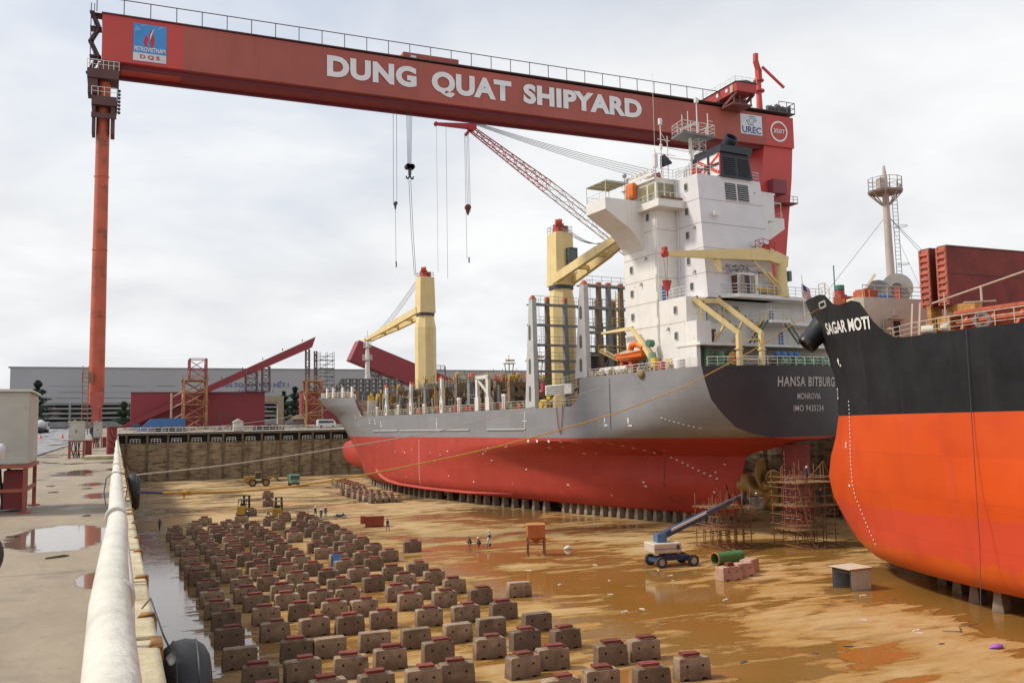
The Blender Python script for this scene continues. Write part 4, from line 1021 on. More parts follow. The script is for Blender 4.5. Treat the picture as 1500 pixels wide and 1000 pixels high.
    mb = MB(); mb.lathe((-17.6, y-.25, 21.9), (0, 1, 0), [(0, .42), (.5, .42)], 16); mb.box(-17.85, -17.35, y-.3, y+.3, 21.5, 22.7); hk = part('jib_sheave', mb, red_paint, pc)
    mb = MB(); mb.tube((-17.8, y, 21.5), (-17.5, y, 18.6), .03, 4); mb.tube((-17.2, y, 21.5), (-17.35, y, 18.6), .03, 4); part('hoist_rope', mb, cable_grey, pc)
    mb = MB(); mb.prism([(-17.9, y-.3, 18.7), (-16.9, y-.3, 18.7), (-17.25, y-.3, 17.5), (-17.55, y-.3, 17.5)], [(-17.9, y+.3, 18.7), (-16.9, y+.3, 18.7), (-17.25, y+.3, 17.5), (-17.55, y+.3, 17.5)]); mb.tube((-17.4, y, 17.5), (-17.4, y, 16.7), .12, 6); part('hook_block', mb, red_paint, pc)
    mb = MB(); mb.rail([(-2.2, y-.9, 23.6), (-.2, y-.9, 23.2), (-.2, y+.6, 23.2), (-2.2, y+.6, 23.6), (-2.2, y-.9, 23.6)], 1.2, 1.0, .04, 2); mb.box(-1.8, -1.0, y-.8, y-.2, 23.5, 24.1); part('jib_basket', mb, red_paint, pc)
    mb = MB(); mb.box(2.4, 2.9, y-.6, y+.2, 19.7, 21.0); part('control_box', mb, M('control_teal', (0.10, 0.16, 0.16), 0.5), pc)
    # free-fall lifeboat davit: two sloping rails on posts
    mb = MB()
    for a, b in (((-12.3, 6.2, 16.9), (-9.0, 1.9, 12.35)), ((-8.6, 6.2, 17.1), (-5.3, 1.9, 12.5))):
        mb.bar(a, b, .42, .62)
    dv = part('lifeboat_davit', mb, cream_paint)
    for v, z in ((-9.0, 12.2), (-5.3, 12.35)):
        mb = MB(); mb.bar((v, 1.95, z+.3), (v, 1.95, 8.1), .6, .5, up=(0, 1, 0)); mb.box(v-.45, v+.45, 1.6, 2.3, 10.4, 10.55); part('davit_post', mb, cream_paint, dv)
    mb = MB(); mb.bar((-9, 2.1, 9.3), (-5.3, 2.1, 9.3), .2, .25); mb.bar((-9, 2.1, 11.5), (-5.3, 2.1, 11.8), .16, .16); mb.bar((-11.7, 5.4, 16.0), (-11.7, 5.8, 14.1), .2, .2)
    mb.bar((-10.0, 3.2, 13.6), (-10.2, 5.2, 11.4), .25, .25); mb.bar((-8.0, 5.4, 16.2), (-8.0, 5.9, 14.3), .2, .2); mb.bar((-6.6, 3.6, 14.3), (-6.8, 5.6, 11.4), .25, .25); mb.bar((-12.3, 6.2, 16.6), (-8.6, 6.2, 16.8), .7, .6); part('davit_brace', mb, cream_paint, dv)
    mb = MB(); rng = random.Random(2)
    for a, b in (((-12.3, 6.2, 17.25), (-9.0, 1.9, 12.7)), ((-8.6, 6.2, 17.45), (-5.3, 1.9, 12.85))):
        for k in range(7): c = Vector(a).lerp(Vector(b), (k+.5)/7); mb.box(c.x-.12, c.x+.12, c.y-.12, c.y+.12, c.z, c.z+.3)
    part('davit_roller', mb, M('roller_brown', (0.25, 0.12, 0.05), 0.7), dv)
    # rescue boat davit on the port poop
    HOUSE[0] = False
    mb = MB(); mb.lathe((-12.4, 15.0, 8.2), (0, 0, 1), [(0, .55), (1.6, .5), (2.6, .5)], 14); rd = part('rescue_davit', mb, M('davit_green', (0.22, 0.35, 0.22), 0.5), smooth=True)
    mb = MB(); mb.bar((-12.4, 15.2, 10.2), (-12.5, 19.2, 14.4), .5, .7, w2=.35, h2=.4); mb.bar((-12.5, 19.0, 14.4), (-12.5, 26.4, 14.4), .35, .5, w2=.25, h2=.25); part('davit_arm', mb, cream_paint, rd)
    mb = MB(); mb.path([(-12.4, 19.8, 11.4), (-12.4, 19.4, 12.1), (-12.4, 18.2, 12.2), (-12.4, 16.8, 11.6)], .42, 10); part('intake_hose', mb, lifeboat_orange, rd, smooth=True)
    mb = MB(); mb.lathe((-12.9, 15.2, 12.0), (1, 0, 0), [(0, .5), (.8, .5)], 14); part('davit_winch', mb, M('winch_green', (0.06, 0.16, 0.10), 0.5), rd)
    # port poop gear
    for u, m, r, h in ((12.4, M('drum_red', (0.45, 0.05, 0.06), 0.5), .45, 1.2), (8.8, W, .7, 1.3)):
        mb = MB(); mb.lathe((-12.9, u, 8.21), (0, 0, 1), [(0, r), (h*.9, r), (h, r*.8)], 14); part('poop_drum', mb, m, smooth=True)
    mb = MB(); mb.rail([(-13.0, 10.2, 8.2), (-13.0, 11.4, 8.2)], 1.4, .6, .07, 3); mb.box(-13.2, -12.6, 13.4, 14.3, 8.2, 10.0); mb.rail([(-13.0, 22.5, 8.2), (-13.0, 24.5, 8.2)], .9, .5, .08, 3); part('yellow_frame', mb, yellow_paint)
    mb = MB(); rng = random.Random(3)
    for k in range(34):
        u = rng.uniform(9, 29); mb.box(-13.3, -12.7, u, u+rng.uniform(.3, .9), 8.2, 8.2+rng.uniform(.3, 1.0))
    part('poop_fittings', mb, M('fitting_tan', (0.34, 0.28, 0.2), 0.7, 0.5, 1.5, rust=.2))['kind'] = 'stuff'
    mb = MB(); mb.ball((-13.9, 15.6, 8.0), .55, 12, 8, (.6, 1.2, 1.0)); part('rope_bundle', mb, M('rope_brown', (0.26, 0.18, 0.09), 0.9, 0.3, 8, bump=.5))
superstructure()
rb = thing('rescue_boat', 'bright orange rescue boat stowed on the grey ship\'s port poop under a cream davit', 'boat', (63.35, 106.6, 9.95), R(5))
def rescue_boat():
    mb = MB(); secs = []
    for t in range(13):
        x = -3.2+6.4*t/12; w = 1.15*(1-abs((t/12-.45)*1.75)**3.0); w = max(w, .12); d = .95*(1-abs((t/12-.5)*1.7)**4)
        sheer = .3*abs(t/12-.5)**2*4
        secs.append([(w, x, .95+sheer), (w*.95, x, .45), (w*.6, x, .95-d*.85), (0, x, .95-d), (-w*.6, x, .95-d*.85), (-w*.95, x, .45), (-w, x, .95+sheer)])
    vs = [p for s in secs for p in s]; fs = []
    for i in range(12):
        for j in range(6): fs.append((i*7+j, (i+1)*7+j, (i+1)*7+j+1, i*7+j+1))
    fs += [tuple(range(7)), tuple(range(84, 91))[::-1]]
    mb.add(vs, fs); mb.build('boat_hull', lifeboat_orange, rb, smooth=True)
    mb = MB(); mb.path([(s[0][0], s[0][1], s[0][2]) for s in secs], .12, 8); mb.path([(s[6][0], s[6][1], s[6][2]) for s in secs], .12, 8); mb.build('gunwale', lifeboat_orange, rb, smooth=True)
    mb = MB(); mb.ball((0, .5, 1.15), .7, 12, 6, (1.2, 2.6, .55)); mb.build('boat_cover', M('cover_grey', (0.42, 0.36, 0.31), 0.8, 0.2, 2, bump=.3), rb, smooth=True)
    for y in (-.9, 1.2): mb = MB(); mb.box(-.5, .5, y, y+.6, -1.6, .0); mb.build('cradle', M('cradle_red', (0.5, 0.08, 0.02), 0.6), rb)
rescue_boat()
for i, u in enumerate((25.2, 21.6)):
    a = R(5); x = 77.47+(-12.6)*math.cos(a)-u*math.sin(a); y = 88+(-12.6)*math.sin(a)+u*math.cos(a)
    t = thing('life_raft', ('white life raft canister farther forward of the two, under the orange rescue boat', 'white life raft canister nearer the stern of the two, under the orange rescue boat')[i], 'life raft', (x, y, 8.3), R(5))
    mb = MB(); mb.lathe((0, -1.5, .62), (0, 1, 0), [(0, .2), (.1, .5), (.3, .6), (1.45, .6), (1.46, .64), (1.54, .64), (1.55, .6), (2.7, .6), (2.9, .5), (3.0, .2)], 18); mb.build('canister', M('raft_white', (0.74, 0.73, 0.70), 0.5, .05), t, smooth=True)
    mb = MB(); mb.bar((0, -1.1, .05), (0, 1.1, .05), 1.0, .1); mb.build('cradle', grey_steel, t)

# ---------------------------------------------------------------- cargo gear and deck of the container ship
def cargo_gear():
    # two deck cranes
    def crane(v, u, zb, zring, ztop, jib, cab):
        mb = MB(); oct_ = lambda r, z, rr=None: [(v+r*math.cos(math.pi*(k+.5)/4), u+(rr or r)*math.sin(math.pi*(k+.5)/4), z) for k in range(8)]
        mb.prism(oct_(2.45, zb), oct_(2.45, zring-3.2)); mb.prism(oct_(2.45, zring-3.2), oct_(1.95, zring-.3))
        t = part('deck_crane', mb, cream_paint, bevel=.05)
        mb = MB(); mb.lathe((v, u, zring-.4), (0, 0, 1), [(0, 2.15), (.6, 2.15)], 24); part('slewing_ring', mb, dark_steel, t)
        mb = MB(); q = lambda r, z: [(v-r, u-r*.9, z), (v-r*.3, u-r*1.15, z), (v+r, u-r*.8, z), (v+r, u+r*.9, z), (v-r*.6, u+r*1.1, z), (v-r, u+r*.8, z)]
        mb.prism(q(1.95, zring+.2), q(1.75, ztop)); part('tower', mb, cream_paint, t, bevel=.04)
        mb = MB(); mb.box(v-1.0, v+.2, u-1.1, u+.6, ztop, ztop+1.6); mb.box(v-.6, v+.0, u-.9, u+.3, ztop+1.6, ztop+2.4); mb.tube((v-1.2, u-.6, ztop+1.7), (v-.2, u-1.0, ztop+1.7), .6, 14); mb.box(v+.5, v+1.1, u-1.0, u-.2, ztop, ztop+1.3)
        part('crane_head', mb, M('head_red', (0.48, 0.06, 0.03), 0.5, 0.2), t)
        mb = MB(); mb.rail([(v-1.6, u-1.5, ztop), (v+1.6, u-1.4, ztop), (v+1.6, u+1.5, ztop), (v-1.6, u+1.5, ztop), (v-1.6, u-1.5, ztop)], 1.1, 1, .035, 2); part('head_railing', mb, cable_grey, t)
        j = Vector(jib); base = Vector((v, u, zring+1.0)); d = (j-base)
        side = Vector((-d.y, d.x, 0)).normalized()
        mb = MB()
        for s in (-1, 1):
            p0 = base+side*s*1.75+d.normalized()*.6; p1 = base+d*.55+side*s*1.25; p2 = j+side*s*.7
            mb.bar(p0, p1, .7, 1.5); mb.bar(p1, p2, .6, 1.4, h2=.7)
        for t_ in (.28, .5, .72, .98): mb.bar(base+d*t_+side*1.3, base+d*t_-side*1.3, .9, .7)
        part('jib', mb, cream_paint, t)
        mb = MB()
        for s in (-1, -.4, .4, 1):
            a = Vector((v, u, ztop+1.7))+side*s*.5; b = base+d*.82+side*s*.7
            prev = a
            for k in range(1, 9):
                c = a.lerp(b, k/8); c.z -= 2.4*math.sin(math.pi*k/8)*(1.0 if jib[2] > zring+2 else .3); mb.tube(prev, c, .05, 4, cap=False); prev = c
        part('luffing_rope', mb, cable_grey, t)
        if cab:
            f = d.normalized(); c = Vector((v, u, zring+4.2))+side*cab*1.3+f*2.2
            mb = MB(); mb.box(c.x-.8, c.x+.8, c.y-.9, c.y+.9, c.z-1.2, c.z+1.9); o = part('cab', mb, dark_steel, t)
            mb = MB(); mb.box(c.x-.83, c.x+.6, c.y-.95, c.y-.91, c.z-.3, c.z+1.5); mb.box(c.x-.84, c.x-.81, c.y-.8, c.y+.8, c.z-.3, c.z+1.5); part('cab_window', mb, glass_dark, o)
        return t
    crane(-3.0, 112.6, 3.3, 27.5, 36.0, (-3.6, 150.5, 24.9), 0)
    c2 = crane(-3.0, 52.6, 3.3, 25.2, 34.6, (-4.6, 26.0, 31.0), .7)
    # lashing frames
    def frame(u, zb, zt, vs, levels, zport):
        mb = MB()
        fr = None
        # port post: wide tapering plate with oval openings
        v0 = -13.5
        def leaf(lo, hi, w0, w1):
            p = [(v0-.05, u-w0*.1, lo), (v0-.05, u+w0, lo), (v0-.05, u+w1, hi), (v0-.05, u-w1*.0, hi)]
            q = [(v0+.75, y, z) for _, y, z in p]; mb.prism(p, q)
        leaf(zb, zt-.6, 2.9, 1.1)
        fr = part('lashing_frame', mb, M('frame_pale', (0.46, 0.46, 0.45), 0.5, .1, .6, rust=.08), bevel=.05)
        mb = MB(); mb.prism([(v0-.1, u, zt-.6), (v0+.8, u, zt-.6), (v0+.8, u+1.1, zt-.6), (v0-.1, u+1.1, zt-.6)], [(v0+.2, u+.3, zt), (v0+.5, u+.3, zt), (v0+.5, u+.8, zt), (v0+.2, u+.8, zt)]); part('post_tip', mb, orange_tip, fr)
        H = zt-zb
        for a, b in ((.06, .20), (.30, .44), (.60, .74)):
            mb = MB(); zc0, zc1 = zb+H*a, zb+H*b; c = u+1.25-.5*(a); pr = []
            for k in range(16):
                t = 2*math.pi*k/16; zz = (zc0+zc1)/2+math.sin(t)*.38+(1 if math.sin(t) > 0 else -1)*((zc1-zc0)/2-.38); pr.append((c+.36*math.cos(t), zz))
            mb.prism([(v0-.07, y, z) for y, z in pr], [(v0-.052, y, z) for y, z in pr]); part('lightening_hole', mb, M('hole_shadow', (0.10, 0.10, 0.10), 0.8), fr)
        for k, v in enumerate(vs):
            mb = MB(); mb.bar((v, u+.7, zb), (v, u+.7, zt-.7), .95, .8, up=(0, 1, 0), w2=.55, h2=.6); p = part('post', mb, grey_steel if k % 2 else rusty_steel, fr)
            mb = MB(); mb.box(v-.3, v+.3, u+.4, u+1.0, zt-.7, zt-.1); part('post_tip', mb, orange_tip, p)
        for z in levels:
            mb = MB(); mb.box(v0, 13.4, u+.35, u+1.15, z-.2, z+.14); mb.bar((v0, u+1.9, z), (13.4, u+1.9, z), .15, .2)
            bm_ = part('walkway', mb, grey_steel, fr)
            mb = MB(); mb.rail([(v0, u+.3, z+.14), (13.4, u+.3, z+.14)], 1.15, 1.7, .035, 2); part('railing', mb, M('rail_grey', (0.30, 0.29, 0.24), .6), bm_)
        mb = MB(); 
        for k in range(len(levels)-1):
            v = vs[0]-2+(k % 2)*.8; mb.ladder((v, u+.25, levels[k]), (v, u+.25, levels[k+1]+1), .5, (1, 0, 0), .035, .4)
        part('ladder', mb, M('ladder_grey', (0.36, 0.35, 0.30), .6), fr)
        mb = MB(); mb.bar((-8.5, u+.75, levels[0]), (-11, u+.75, zb+.3), .25, .25); mb.bar((-5, u+.75, levels[0]), (-7.5, u+.75, zb+.3), .25, .25); part('brace', mb, grey_steel, fr)
        return fr
    f1 = frame(44.3, 4.3, 22.2, (-10.4, -7.0, -4.0, -.8, 2.5, 6, 9.5, 12.8), (7.6, 10.2, 11.9, 14.4, 17.6, 20.9), 0)
    f2 = frame(29.2, 8.3, 22.4, (-10.5, -8.8, -6.6, -3.5, 0, 3.5, 7, 10.5), (11.6, 14.9, 18.5, 21.8), 0)
    mb = MB()
    for v in (-9.6, -7.4, -5.6): mb.tube((v, 31.2, 8.3), (v, 31.2, 14.4), .55, 12)
    mb.box(-12, -5, 31.4, 33, 8.0, 12.2); part('vent_trunk', mb, grey_steel)
    mb = MB(); mb.ladder((-7.9, 28.9, 8.3), (-7.9, 28.9, 21), .6, (1, 0, 0), .06, .5); mb.rail([(-11.5, 28.8, 11.75), (-5, 28.8, 11.75)], 1.2, 1.5, .05, 2); mb.rail([(-9, 28.8, 16), (-5, 28.8, 16)], 1.0, 1.5, .05, 2); part('yellow_ladder', mb, yellow_paint)
    mb = MB(); mb.lattice((-12.6, 26.6, 12.0), (-11.0, 24.6, 10.6), .5, .5, 4, .06); part('gangway_bracket', mb, cream_paint)
    # accommodation ladder and gear in the recess between the frame and the poop
    mb = MB(); mb.box(-13.4, -12.9, 33.4, 41.0, 6.2, 7.7); lad = part('accommodation_ladder', mb, M('ladder_white', (0.62, 0.60, 0.55), .6, .2, 1.5))
    mb = MB()
    for k in range(4): mb.box(-13.45, -13.4, 35.4, 40.6, 6.35+k*.32, 6.48+k*.32)
    part('ladder_slat', mb, dark_steel, lad)
    mb = MB(); mb.bar((-13.2, 40.5, 5.2), (-13.2, 31.6, 7.2), .1, .12); mb.rail([(-13.3, 43, 4.4), (-13.3, 31, 4.4)], .9, 1.1, .06, 2); mb.rail([(-13.0, 37, 7.8), (-13.0, 30.8, 8.0)], .9, 1.1, .05, 2); part('recess_railing', mb, M('recess_tan', (0.42, 0.36, 0.24), .6))
    mb = MB(); mb.box(-13.2, -12.4, 41.2, 43.0, 4.3, 5.6); mb.tube((-13.4, 42.6, 4.7), (-12.9, 42.6, 4.7), .5, 12); mb.box(-13.2, -12.8, 40, 41, 5.6, 6.4); part('ladder_winch', mb, yellow_paint)
    mb = MB(); mb.tube((-12.6, 42.9, 6.8), (-12.6, 42.9, 8.2), .4, 10); part('red_drum', mb, M('drum_red', (0.45, 0.05, 0.06)))
    mb = MB(); pts = [(-13.85, 36.2-2.0*k/12+1.0, 4.6-4.2*math.sin(math.pi*k/12)) for k in range(13)]; mb.path(pts, .06, 5); part('hanging_hose', mb, M('hose_red', (0.35, 0.06, 0.05)))
    # hatches and cell guide stanchions along the main deck
    mb = MB(); mb.box(-11.2, 11.2, 56, 124, 3.31, 5.6); mb.box(-9.8, 9.8, 57.2, 123, 5.6, 6.5); part('hatch_coaming', mb, M('coaming_grey', (0.13, 0.12, 0.105), .7, .3, .5, rust=.3))
    rng = random.Random(21)
    tops = ((57, 10.4), (62.3, 10.7), (66, 10.4), (73, 11.4), (78.6, 12.1), (86, 11.5), (94, 11.9), (101.6, 11.2), (109.5, 11.2), (117.6, 11.5), (122.5, 9.5))
    for i, (u, zt) in enumerate(tops):
        mb = MB(); mb.box(-11, 11, u-.5, u+.5, zt-2.3, zt-1.3); mb.box(-11, 11, u-.8, u-.6, 6.6, 7.3)
        st = part('cell_guide', mb, grey_steel if i % 2 else rusty_steel)
        for k, v in enumerate((-10.8, -7.6, -4.2, -1.0, 2.5, 6, 9.5)):
            mb = MB(); w = .42+.18*(k % 2); mb.box(v-w, v+w, u-.55, u+.55, 5.6, zt-1.1+.2*(k % 2)); p = part('stanchion', mb, rusty_steel if (i+k) % 3 else grey_steel, st)
            mb = MB()
            for s in (-.3, .3): mb.lathe((v+s*.8, u+.3*s, zt-1.0), (0, 0, 1), [(0, .26), (.6, .26), (1.1, .06)], 8)
            part('guide_cone', mb, orange_tip if (i+k) % 2 else M('cone_yellow', (0.5, 0.33, 0.05), .6), p)
        mb = MB()
        for v in (-9.2, -5.9, -2.6): mb.bar((v-1.4, u-.7, zt-1.4), (v+1.2, u-.7, 6.2), .22, .3)
        for _ in range(26):
            v = rng.uniform(-11.5, 9); mb.tube((v, u, zt-1.2-rng.uniform(0, 3)), (v+rng.uniform(-1, 1), u+rng.uniform(-2.2, 2.2), zt+rng.uniform(-.9, .8)), .06, 4)
        part('brace', mb, M('brace_rust', (0.26, 0.15, 0.05), .8, .4, 2), st)
    rng = random.Random(51)
    for m_, n_ in ((yellow_paint, 7), (M('brace_rust', (0.26, 0.15, 0.05)), 60), (grey_steel, 60), (rusty_steel, 80)):
        mb = MB()
        for _ in range(n_):
            u = rng.uniform(56, 124); v = rng.uniform(-12.2, -6); h = rng.uniform(.6, 4.2); mb.box(v, v+rng.uniform(.15, .9), u, u+rng.uniform(.15, .9), 5.6, 5.7+h)
            if rng.random() < .5: mb.tube((v, u, 6+h*.5), (v, u+rng.uniform(2, 5), 6+h*.5+rng.uniform(-.5, .5)), .06, 4)
        part('lashing_gear', mb, m_)['kind'] = 'stuff'
    mb = MB()
    for (u0, u1, z) in ((58, 77, 10.8), (80, 100, 10.4)): mb.rail([(-11.3, u0, z-1.2), (-11.3, u1, z-1.2)], 1.3, 1.5, .05, 3)
    part('guide_railing', mb, M('rail_grey', (0.3, 0.29, 0.24)))
    for u, v in ((66.5, -6), (60.0, -5), (56.0, -7), (57.6, -5.0)):
        mb = MB(); mb.tube((v-.5, u, 9.5), (v-.9, u, 12.9), .09, 6); mb.tube((v+.5, u, 9.5), (v+.9, u, 12.9), .09, 6); mb.tube((v, u, 9.5), (v, u, 13), .1, 6); mb.box(v-1.0, v+1.0, u-.6, u+.6, 12.9, 13.05)
        for k in range(5): mb.box(v-.9+k*.4, v-.7+k*.4, u-.5, u-.3, 13.4, 13.7)
        mb.box(v-.9, v+.9, u-.45, u-.35, 13.3, 13.4); mb.tube((v, u, 13.4), (v, u, 14.6), .05, 5); part('floodlight_mast', mb, M('lamp_mast', (0.30, 0.22, 0.10), .7))
    # side stanchions on the port bulwark
    for u, zt in ((116.4, 6.1), (103.2, 6.2), (89.0, 5.9), (72.5, 6.6), (54.7, 6.6)):
        mb = MB(); mb.box(-13.5, -13.1, u-.35, u-.1, 4.2, zt); mb.box(-13.5, -13.1, u+.35, u+.6, 4.2, zt); mb.box(-13.5, -13.1, u-.5, u+.75, zt, zt+.35); part('bulwark_stanchion', mb, rail_white)
    for u, zt in ((110.6, 10.9), (96.2, 11.0), (80.5, 11.3)):
        mb = MB(); mb.box(-13.5, -12.9, u-.65, u+.65, 4.2, 6.8); mb.box(-13.5, -13.0, u-.35, u+.35, 6.8, zt-.4); p = part('side_post', mb, rail_white)
        mb = MB(); mb.box(-13.45, -13.0, u-.3, u+.3, zt-.4, zt+.1); part('post_tip', mb, orange_tip, p)
        mb = MB(); mb.box(-13.53, -13.501, u-.2, u+.2, 4.9, 6.1); mb.box(-13.53, -13.501, u-.12, u+.12, 7.6, 9.0); part('lightening_hole', mb, M('hole_shadow', (0.1, .1, .1)), p)
    mb = MB()
    for u in (60.8, 65.0): mb.box(-13.5, -12.9, u-.7, u+.7, 4.2, 6.7); mb.box(-13.5, -13.0, u-.4, u+.4, 6.7, 10.2)
    mb.box(-13.5, -13.0, 60.4, 65.4, 9.9, 10.5); mb.bar((-13.25, 64.6, 9.7), (-13.25, 61.2, 7.4), .3, .35); part('portal_post', mb, rail_white)
    mb = MB(); pts = [(-max(.3, ship_b(u, 4.3))+.25, u, 4.28) for u in range(46, 127, 4)]; mb.rail(pts, 1.25, 2.0, .055, 3); part('bulwark_railing', mb, M('recess_tan', (0.42, 0.36, 0.24)))
    rng = random.Random(33)
    for m_ in (orange_tip, green_paint, M('drum_red', (0.45, .05, .06)), M('fitting_tan', (0.34, 0.28, 0.2)), M('fit_grey', (0.3, 0.3, 0.3), .6)):
        mb = MB()
        for _ in range(22):
            u = rng.uniform(48, 123); v = -rng.uniform(11.6, 12.8); mb.box(v, v+.5, u, u+rng.uniform(.3, 1.1), 3.31, 4.2+rng.uniform(.2, 1.5))
        part('deck_fitting', mb, m_)['kind'] = 'stuff'
    # forecastle: breakwater, windlass, foremast
    gp = M('breakwater_grey', (0.17, 0.175, 0.17), .6, .15, 1)
    bw = [(-9.0, 160.5), (9.0, 160.5)]
    mb = MB(); zb, zt = 8.8, 14.2
    ub = 158.6
    mb = MB(); mb.add([(-11.4, ub, zb), (11.4, ub, zb), (11.2, ub, 11.6), (7.8, ub, 15.2), (-8.2, ub, 15.2), (-11.2, ub, 11.6)], [(0, 1, 2, 3, 4, 5)])
    b = part('breakwater', mb, gp); so = b.modifiers.new('thickness', 'SOLIDIFY'); so.thickness = .15
    mb = MB()
    for k in range(13): v = -11.0+k*22/12; mb.box(v-.12, v+.12, ub-.5, ub-.05, zb, min(15.1, 11.5+max(0, (11.3-abs(v)))*1.05))
    for z in (11.5, 12.7, 13.9, 15.0): w = 11.2-max(0, z-11.5)*.95; mb.box(-w, w, ub-.45, ub-.05, z, z+.16)
    part('stiffener', mb, M('stiff_grey', (0.24, 0.245, 0.24), .6), b)
    mb = MB()
    for k in range(12):
        for z in (12.1, 13.3, 14.5):
            v = -11.0+(k+.5)*22/12
            if abs(v) < 11.2-(z-11.0)*.95: mb.lathe((v, ub-.03, z), (0, -1, 0), [(0, .34), (.06, .34)], 10)
    part('lightening_hole', mb, M('hole_light', (0.62, 0.63, 0.64), .6), b)
    mb = MB(); mb.lathe((0, 161.0, 9.0), (0, 0, 1), [(0, .7), (12, .6), (17.2, .35)], 14); fm = part('foremast', mb, rail_white, smooth=True)
    mb = MB(); mb.tube((-2.6, 158.0, 9), (0, 161, 20.5), .12, 6); mb.tube((2.8, 163, 9), (0, 161, 20.5), .12, 6); part('mast_stay', mb, rail_white, fm)
    for z, r in ((20.5, 1.4), (24.0, 1.1)):
        mb = MB(); mb.lathe((0, 161, z), (0, 0, 1), [(0, r), (.15, r)], 14); o = part('mast_platform', mb, rail_white, fm)
        mb = MB(); mb.rail([(r*math.cos(a*math.pi/4), 161+r*math.sin(a*math.pi/4), z+.15) for a in range(9)], 1.2, 2, .04, 3); part('railing', mb, rail_white, o)
    mb = MB(); mb.tube((0, 161, 26), (0, 161, 28.6), .08, 6); mb.tube((-1, 161, 27), (1, 161, 27), .05, 5); part('mast_light', mb, rail_white, fm)
    mb = MB(); rng = random.Random(8)
    for _ in range(26):
        u = rng.uniform(128, 142); v = rng.uniform(-11, 2); h = rng.uniform(.4, 1.9); mb.box(v, v+rng.uniform(.2, .6), u, u+.4, 8.4, 8.9+h)
    part('windlass_gear', mb, yellow_paint)['kind'] = 'stuff'
    mb = MB(); rng = random.Random(18)
    for _ in range(20):
        u = rng.uniform(133, 170); v = -max(0.5, ship_b(u, 9.5)-1.2); mb.box(v-.2, v+.3, u, u+.5, ship_top(u)-.9, ship_top(u)+rng.uniform(.5, 1.6))
    part('forecastle_fitting', mb, M('fit_rust', (0.36, 0.17, 0.06), .7))['kind'] = 'stuff'
    mb = MB()
    for u in (133.5, 141, 150, 158): mb.box(-ship_b(u, 9.6)+.1, -ship_b(u, 9.6)+.5, u, u+1.0, ship_top(u)-.1, ship_top(u)+2.6)
    pts = [(-ship_b(u, 9.6)+.2, u, ship_top(u)) for u in range(131, 200, 6)]
    mb.rail(pts, 1.3, 2.5, .06, 3); part('forecastle_railing', mb, rail_white)
cargo_gear()
# ensign on the stern staff
a5 = R(5); fx, fy_ = 77.47+.9*math.cos(a5)-1.2*math.sin(a5), 88+.9*math.sin(a5)+1.2*math.cos(a5)
fl = thing('ensign', 'red and white striped flag drooping from a slim staff on the white aft decks', 'flag', (fx, fy_, 14.3), a5)
mb = MB(); mb.tube((0, 0, 0), (-.9, -.6, 5.2), .05, 6); mb.build('flagstaff', rail_white, fl)
def ensign():
    st = [M('flag_red', (0.40, 0.05, 0.06), .8), M('flag_white', (0.66, 0.60, 0.58), .8), M('flag_blue', (0.04, 0.05, 0.16), .8)]
    mb = MB(); nx, nz = 12, 11
    for i in range(nx+1):
        for j in range(nz+1):
            a = i/nx; b = j/nz
            x = -.78+a*2.6*.75+.0*b; z = 4.6-b*1.9-a*2.2; y = -.5+.22*math.sin(a*9+b*2)
            mb.v.append((x+b*.15, y, z))
    for i in range(nx):
        for j in range(nz):
            q = i*(nz+1)+j; mb.f.append([q, q+nz+1, q+nz+2, q+1]); mb.mi.append(2 if (i < 4 and j < 5) else j % 2)
    mb.build('flag_cloth', st, fl, smooth='all')
ensign()

# ================================================================== bulk carrier in the foreground
BX, BB = 70.0, 14.6
BO = (70, 20, -11)
bulk = thing('bulk_carrier', 'black and bright orange bulk carrier whose bow fills the right border', 'ship', BO)
BT = [(-11, 30, 69.0, 2.0), (-9.5, 32, 71.4, 1.9), (-8, 35, 73.0, 1.8), (-6, 39, 75.0, 1.66), (-4, 42.5, 75.6, 1.6), (-2, 44, 75.0, 1.6), (0, 45.5, 73.9, 1.6), (2, 46.5, 73.2, 1.6),
      (5, 46.5, 73.2, 1.6), (8, 46.5, 74.2, 1.62), (11, 46.5, 75.7, 1.66), (15, 47, 77.6, 1.7)]
def bulk_pt(z, s):
    """s in 0..1 along the waterline from aft to the stem -> (half breadth, y)"""
    y1, ys, n = table(z, BT); B = BB
    h = z+11; Rb = 1.9
    if h < Rb: B -= Rb-math.sqrt(max(0, Rb*Rb-(Rb-h)**2))
    if s < 0.35: return B, lerp(-60, y1, s/0.35)
    th = (s-.35)/.65*math.pi/2
    return B*max(0, math.cos(th))**(2/n), y1+(ys-y1)*math.sin(th)**(2/n)
def bulk_top(y): return table(y, [(0, 7.75), (53.2, 7.95), (54.4, 8.1), (55.6, 8.55), (57.0, 9.5), (58.2, 10.6), (58.8, 11.4), (59.3, 11.8), (60, 11.88), (63.2, 11.8), (64.0, 12.1), (65.2, 13.05), (66.3, 13.35), (70, 13.5), (77, 13.9)])[0]
